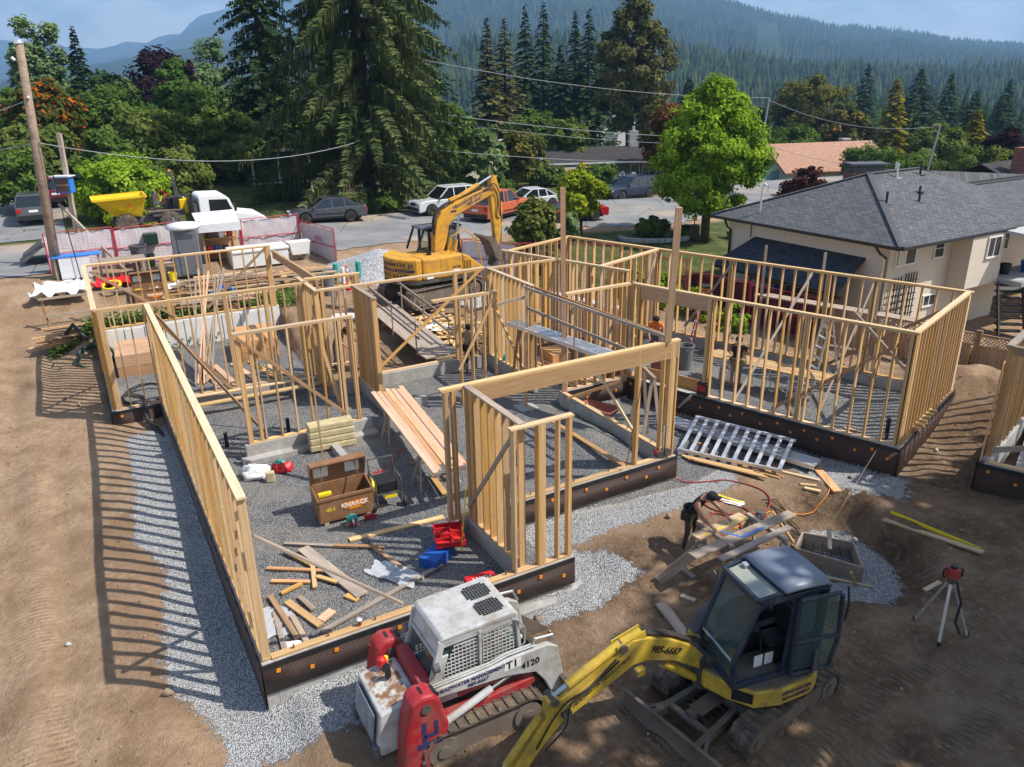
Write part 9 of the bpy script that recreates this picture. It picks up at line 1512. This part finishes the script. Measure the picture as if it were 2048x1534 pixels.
for u in (-1.5, .2): q = UV(u, 34.4); lumber('stake', (q.x, q.y, G(q.x, q.y) - .3), (q.x - .1, q.y, G(q.x, q.y) + 1.35), .09, .04, 'brown_wood', t, (1, 0, 0), Vector((q0.x, q0.y, G(q0.x, q0.y))))
for z in (.55, 1.25): a_, b_ = UV(-1.7, 34.35), UV(1.6, 34.35); lumber('rail', (a_.x, a_.y, G(q0.x, q0.y) + z), (b_.x, b_.y, G(q0.x, q0.y) + z), .04, .09, 'grey_wood', t, (0, 0, 1), Vector((q0.x, q0.y, G(q0.x, q0.y))))
t = thing('traffic_cone', 'orange site marker post near the gravel heap', 'cone', gp(-7.4, 34.7)); MB().lathe([(.16, 0), (.16, .04), (.06, .06), (.045, .9), (.03, .95)], 14).build('post', 'orange', t); MB().lathe([(.052, .62), (.05, .78), (.048, .78), (.05, .62)], 14).build('band', 'decal_white', t)
for k, (x, y, h, mt, lb) in enumerate([(-8.0, 35.1, .9, 'pipe_teal', 'teal pipe standing left of the orange post'), (-7.0, 35.3, .95, 'pipe_teal', 'teal pipe standing right of the orange post'), (-7.65, 34.9, .75, 'bag_white', 'white pipe standing beside the orange post')]): tag(MB().tube([(0, 0, -.1), (0, 0, h)], .13 if k < 2 else .09, 12).build('riser_pipe', mt, None, gp(x, y)), lb, 'pipe')
t = thing('pipe_bench', 'steel pipe bench with red vice behind the stub wall', 'pipe bench', gp(-6.7, 30.6), R(-20)); MB().bar((-.7, 0, .8), (.7, 0, .8), .06, .06).bar((-.7, .4, .8), (.7, .4, .8), .06, .06).build('rail', 'aluminium', t); MB().box((0, .2, .9), (.4, .3, .2)).build('vice', 'bright_red', t)
for sx in (-1, 1): MB().bar((sx * .7, .2, 0), (sx * .6, .2, .8), .05, .4).build('leg', 'aluminium', t)
for k in range(3): tag(MB().cyl((-.9, .14 * k, .1 + .02 * k), (.9, .14 * k, .1 + .02 * k), .07, 12).build('white_pipe', 'bag_white', None, gp(-6.2, 29.6)), ('near', 'middle', 'far')[k] + ' white pipe lying below the pipe bench', 'pipe', 'white pipes by the bench')
t = thing('flower_bed_edging', 'stone edging of the lawn flower bed', 'edging', gp(8.6, 46.2));
for k in range(16): a_ = R(180 + k * 12); MB().box((2.0 * math.cos(a_), 1.1 * math.sin(a_), .12), (.42, .25, .26), a_ + R(90)).build('stone', 'concrete', t, bevel=.04)
t = thing('lantern_post', 'stone garden lantern post beside the big tree', 'lantern', gp(11.0, 46.3)); MB().box((0, 0, .45), (.55, .55, .9)).build('pillar', 'planter_brown', t, bevel=.05); MB().box((0, 0, 1.3), (.22, .22, .3)).build('lamp', 'safety_yellow', t); MB().cyl((0, 0, .9), (0, 0, 1.6), .03, 8).build('stem', 'black_plastic', t)
r2 = np.random.default_rng(90); n = 3600; xx = r2.uniform(-16, 16, n); yy = r2.uniform(4.5, 31, n); uu, vv2, pp2, qq2 = frames(xx, yy); ok = (sdist(uu, vv2, MAIN) < -.4) & (sdist(pp2, qq2, WING) < -.4) & (np.abs(xx) / yy < .75) & (yy < 30); xx, yy = xx[ok], yy[ok]; n = len(xx); zz2 = H(xx, yy); s = .012 + .03 * r2.random(n) ** 3.0 + (r2.random(n) < .025) * r2.uniform(.03, .10, n)
ico = np.array([(0, 0, 1), (.9, 0, .3), (.28, .85, .3), (-.72, .53, .3), (-.72, -.53, .3), (.28, -.85, .3), (0, 0, -.6)]); fc = np.array([(0, 1, 2), (0, 2, 3), (0, 3, 4), (0, 4, 5), (0, 5, 1), (6, 2, 1), (6, 3, 2), (6, 4, 3), (6, 5, 4), (6, 1, 5)])
V = ico[None] * (s[:, None, None] * r2.uniform(.6, 1.4, (n, 7, 3))) + np.stack([xx, yy, zz2 + s * .25], 1)[:, None, :]; F = (fc[None] + np.arange(n)[:, None, None] * 7).reshape(-1, 3)
m = NB('stone_mat'); m.col(m.ramp(m.attr('tint'), [(0, (.16, .105, .068)), (.55, (.30, .225, .16)), (.85, (.36, .33, .29)), (1, (.5, .48, .45))])).set(rough=.9); me = np_mesh('loose_stones', V.reshape(-1, 3), F, 'stone_mat'); set_attr(me, 'tint', np.repeat(r2.random(n), 7)); tag(obj('loose_stones', me), 'loose stones and clods scattered over the dirt', None, kind='stuff')
n = 5200; a_ = r2.uniform(-1.6, 8.6, n); b_ = 32.3 + r2.normal(0, .55, n); P = np.stack([a_ * math.cos(TB) - b_ * math.sin(TB), a_ * math.sin(TB) + b_ * math.cos(TB)], 1); msk = vnoise(P[:, 0], P[:, 1], 1.1, 5) > .42; P = P[msk]; n = len(P); Z = H(P[:, 0], P[:, 1]) + r2.uniform(.02, .38, n); nr = unit(r2.normal(0, .5, (n, 3)) + np.array([.2, -.2, 1])); ax, ay = frame_for(nr, r2); o = quads(np.column_stack([P, Z]), ax, ay, np.full(n, .05), np.full(n, .085), r2.random(n), 'ground_cover', 'leaf_green', None); tag(o, 'green weeds covering the bank behind the rear wall', None, kind='stuff')
# ================================================================ PEOPLE
def person(label, loc, rz, J, top, legs, skin_arm=True, skin_leg=0.0, hair='hair_dark', cap=None, belt=None, height=1.78, sleeve=0.25):
 t = thing('person', label, 'person', loc, rz); names = list(J.keys()); E = [('pelvis', 'belly'), ('belly', 'chest'), ('chest', 'neck'), ('neck', 'head')]; RAD = {'pelvis': (.155, .125), 'belly': (.145, .115), 'chest': (.185, .125), 'neck': (.062, .062), 'head': (.085, .10)}
 J = dict(J); hd = Vector(J['head']); nk = Vector(J['neck']); J['crown'] = tuple(hd + (hd - nk).normalized() * .10); E.append(('head', 'crown')); RAD['crown'] = (.075, .085); J['chin'] = tuple(hd + Vector((.055, 0, -.055))); E.append(('head', 'chin')); RAD['chin'] = (.045, .05)
 for s in 'lr':
  E += [('chest', s + '_shoulder'), (s + '_shoulder', s + '_elbow'), (s + '_elbow', s + '_wrist'), (s + '_wrist', s + '_palm'), ('pelvis', s + '_hip'), (s + '_hip', s + '_knee'), (s + '_knee', s + '_ankle'), (s + '_ankle', s + '_toe')]
  w = Vector(J[s + '_wrist']); e = Vector(J[s + '_elbow']); d = (w - e).normalized(); J[s + '_palm'] = tuple(w + d * .075); sd = d.cross(Vector((0, 0, 1))); sd = sd.normalized() if sd.length > .1 else Vector((0, 1, 0))
  for k in range(4): n1 = '%s_f%da' % (s, k); n2 = '%s_f%db' % (s, k); bp = Vector(J[s + '_palm']) + sd * (.026 * (k - 1.5)); J[n1] = tuple(bp + d * .045); J[n2] = tuple(bp + d * (.075 + .012 * (1.5 - abs(k - 1.5))) + Vector((0, 0, -.025))); E += [(s + '_palm', n1), (n1, n2)]; RAD[n1] = (.011, .011); RAD[n2] = (.009, .009)
  n1 = s + '_thumb'; J[n1] = tuple(w + d * .06 + sd * .05 * (1 if s == 'l' else -1) + Vector((.02, 0, 0))); E.append((s + '_wrist', n1)); RAD[n1] = (.012, .012)
  RAD.update({s + '_shoulder': (.078, .078), s + '_elbow': (.047, .047), s + '_wrist': (.033, .033), s + '_palm': (.042, .022), s + '_hip': (.105, .105), s + '_knee': (.066, .066), s + '_ankle': (.048, .048), s + '_toe': (.048, .038)})
 nm = list(J.keys()); idx = {k: i for i, k in enumerate(nm)}; me = bpy.data.meshes.new('body_skeleton'); me.from_pydata([J[k] for k in nm], [(idx[a], idx[b]) for a, b in E], []); o = obj('body', me, t); sk = o.modifiers.new('skin', 'SKIN'); sk.use_smooth_shade = True; o.modifiers.new('sub', 'SUBSURF').levels = 1; o.modifiers['sub'].render_levels = 1
 for i, k in enumerate(nm): me.skin_vertices[0].data[i].radius = RAD[k]; me.skin_vertices[0].data[i].use_root = (k == 'pelvis')
 o['regions'] = 1; PEOPLE.append((o, J, E, top, legs, sleeve, skin_leg))
 hdir = (Vector(J['crown']) - nk).normalized(); hc = hd + hdir * .055; x_, y_, z_ = axis_frame((1, 0, 0), hdir); Mh = Matrix((x_, y_, z_)).transposed().to_4x4(); Mh.translation = hc + Vector((-.012, 0, 0))
 hm = MB().lathe([(.112, -.05), (.118, .0), (.108, .05), (.07, .095), (.01, .11)], 14); xf(hm, Mh).build('hair' if not cap else 'cap', cap or hair, t, smooth=True)
 if cap: xf(MB().prism([(.06, .012), (.19, .0), (.19, -.006), (.06, 0.0)], -.07, .07, 'y'), Mh).build('cap_brim', cap, t)
 for s in (-1, 1): xf(MB().lathe([(.004, -.01), (.03, -.005), (.03, .008), (.004, .012)], 8, (0.0, s * .105, -.05), 'y'), Mh).build('ear', 'skin', t)
 if belt:
  pz = Vector(J['pelvis']); MB().lathe([(.185, -.02), (.19, .05), (.175, .05), (.17, -.02)], 16, tuple(pz + Vector((0, 0, .08)))).build('tool_belt', belt, t)
  for s in (-1, 1): MB().box(tuple(pz + Vector((-.03, s * .20, -.02))), (.20, .09, .22)).build('tool_pouch', belt, t, bevel=.02)
 return t
PEOPLE = []
ST_ = dict(pelvis=(0, 0, .95), belly=(0, 0, 1.10), chest=(.01, 0, 1.34), neck=(.015, 0, 1.50), head=(.03, 0, 1.60), l_shoulder=(0, .19, 1.42), r_shoulder=(0, -.19, 1.42), l_elbow=(.0, .26, 1.14), r_elbow=(0, -.26, 1.14), l_wrist=(.12, .24, .92), r_wrist=(.12, -.24, .92), l_hip=(0, .10, .90), r_hip=(0, -.10, .90), l_knee=(.03, .11, .50), r_knee=(.03, -.11, .50), l_ankle=(0, .11, .09), r_ankle=(0, -.11, .09), l_toe=(.15, .12, .035), r_toe=(.15, -.12, .035))
def pose(**k): d = dict(ST_); d.update(k); return d
bend = pose(belly=(.06, 0, 1.09), chest=(.20, 0, 1.29), neck=(.31, 0, 1.42), head=(.40, 0, 1.46), l_shoulder=(.21, .19, 1.36), r_shoulder=(.21, -.19, 1.34), l_elbow=(.42, .27, 1.16), r_elbow=(.36, -.27, 1.10), l_wrist=(.66, .26, 1.00), r_wrist=(.58, -.24, .95), l_knee=(.06, .12, .5), r_knee=(.0, -.11, .5), r_ankle=(-.08, -.11, .09), r_toe=(.07, -.12, .035))
person('worker in a black cap and dark tank top leaning over the bench', gp(3.80, 14.48, .0), R(-42), bend, 'cloth_black', 'cloth_brown', belt='black_plastic', cap='cloth_black', sleeve=0.0)
reach = pose(l_elbow=(.12, .34, 1.2), l_wrist=(.36, .32, 1.05), r_elbow=(.2, -.3, 1.2), r_wrist=(.42, -.22, 1.08), l_ankle=(-.1, .12, .09), l_toe=(.05, .13, .035), l_knee=(-.03, .12, .5))
person('worker in a black tank top and tan tool belt standing in the wing', gp(7.2, 23.3), R(60), reach, 'cloth_black', 'cloth_tan', belt='cloth_tan', sleeve=0.0, skin_leg=.5)
lean = pose(chest=(.12, 0, 1.31), neck=(.19, 0, 1.46), head=(.24, 0, 1.54), l_shoulder=(.11, .19, 1.38), r_shoulder=(.11, -.19, 1.38), l_elbow=(.2, .27, 1.12), l_wrist=(.36, .24, .95), r_elbow=(.2, -.27, 1.12), r_wrist=(.38, -.22, .98))
person('worker in an orange shirt half hidden behind the beam post', gp(5.05, 25.9), R(-100), lean, 'cloth_orange', 'cloth_grey', sleeve=.45)
person('worker in a tan tee shirt behind the studs of the middle partition', gp(-1.45, 25.1), R(75), pose(l_elbow=(.1, .3, 1.15), l_wrist=(.32, .24, 1.1)), 'cloth_tan', 'cloth_black', belt='black_plastic', sleeve=.45, skin_leg=.45)
person('worker in dark clothes bending behind the packed stud wall', gp(-6.0, 25.3), R(-20), bend, 'cloth_black', 'cloth_grey', sleeve=.4)
# ================================================================ FINISH: lettering and bodies to plain meshes
dg = bpy.context.evaluated_depsgraph_get(); dg.update()
for o in [o for o in COL.objects if o.type == 'FONT']:
 me = bpy.data.meshes.new_from_object(o.evaluated_get(dg)); n = bpy.data.objects.new('lettering', me); COL.objects.link(n); n.parent = o.parent; n.matrix_basis = o.matrix_basis.copy(); bpy.data.objects.remove(o)
for (o, J, E, top_m, leg_m, sleeve, skin_leg) in PEOPLE:
 me = bpy.data.meshes.new_from_object(o.evaluated_get(dg)); o.modifiers.clear(); o.data = me; me.materials.clear()
 for nm in (top_m, leg_m, 'skin', 'cloth_brown'): me.materials.append(MATS[nm])
 seg = [(Vector(J[a]), Vector(J[b]), a, b) for a, b in E]
 for f in me.polygons:
  c = f.center; best = None
  for a, b, na, nb in seg:
   d = b - a; k = max(0, min(1, (c - a).dot(d) / max(d.length_squared, 1e-9))); q = (c - a - d * k).length
   if best is None or q < best[0]: best = (q, na, nb, k)
  _, na, nb, k = best; nm = na + nb
  if 'hip' in nm and 'knee' in nm: mi = 1
  elif 'knee' in nm and 'ankle' in nm: mi = 2 if (skin_leg and k > 1 - skin_leg - .3) else 1
  elif 'toe' in nm: mi = 3
  elif 'shoulder' in na and 'elbow' in nb: mi = 0 if k < sleeve else 2
  elif any(x in nm for x in ('elbow', 'wrist', 'palm', 'thumb', '_f', 'head', 'crown', 'chin')): mi = 2
  elif na == 'chest' and nb == 'neck': mi = 0 if k < .75 else 2
  elif na == 'pelvis' and nb == 'belly': mi = 1 if k < .35 else 0
  elif 'hip' in nm: mi = 1
  else: mi = 0
  f.material_index = mi
 me.polygons.foreach_set('use_smooth', [True] * len(me.polygons))
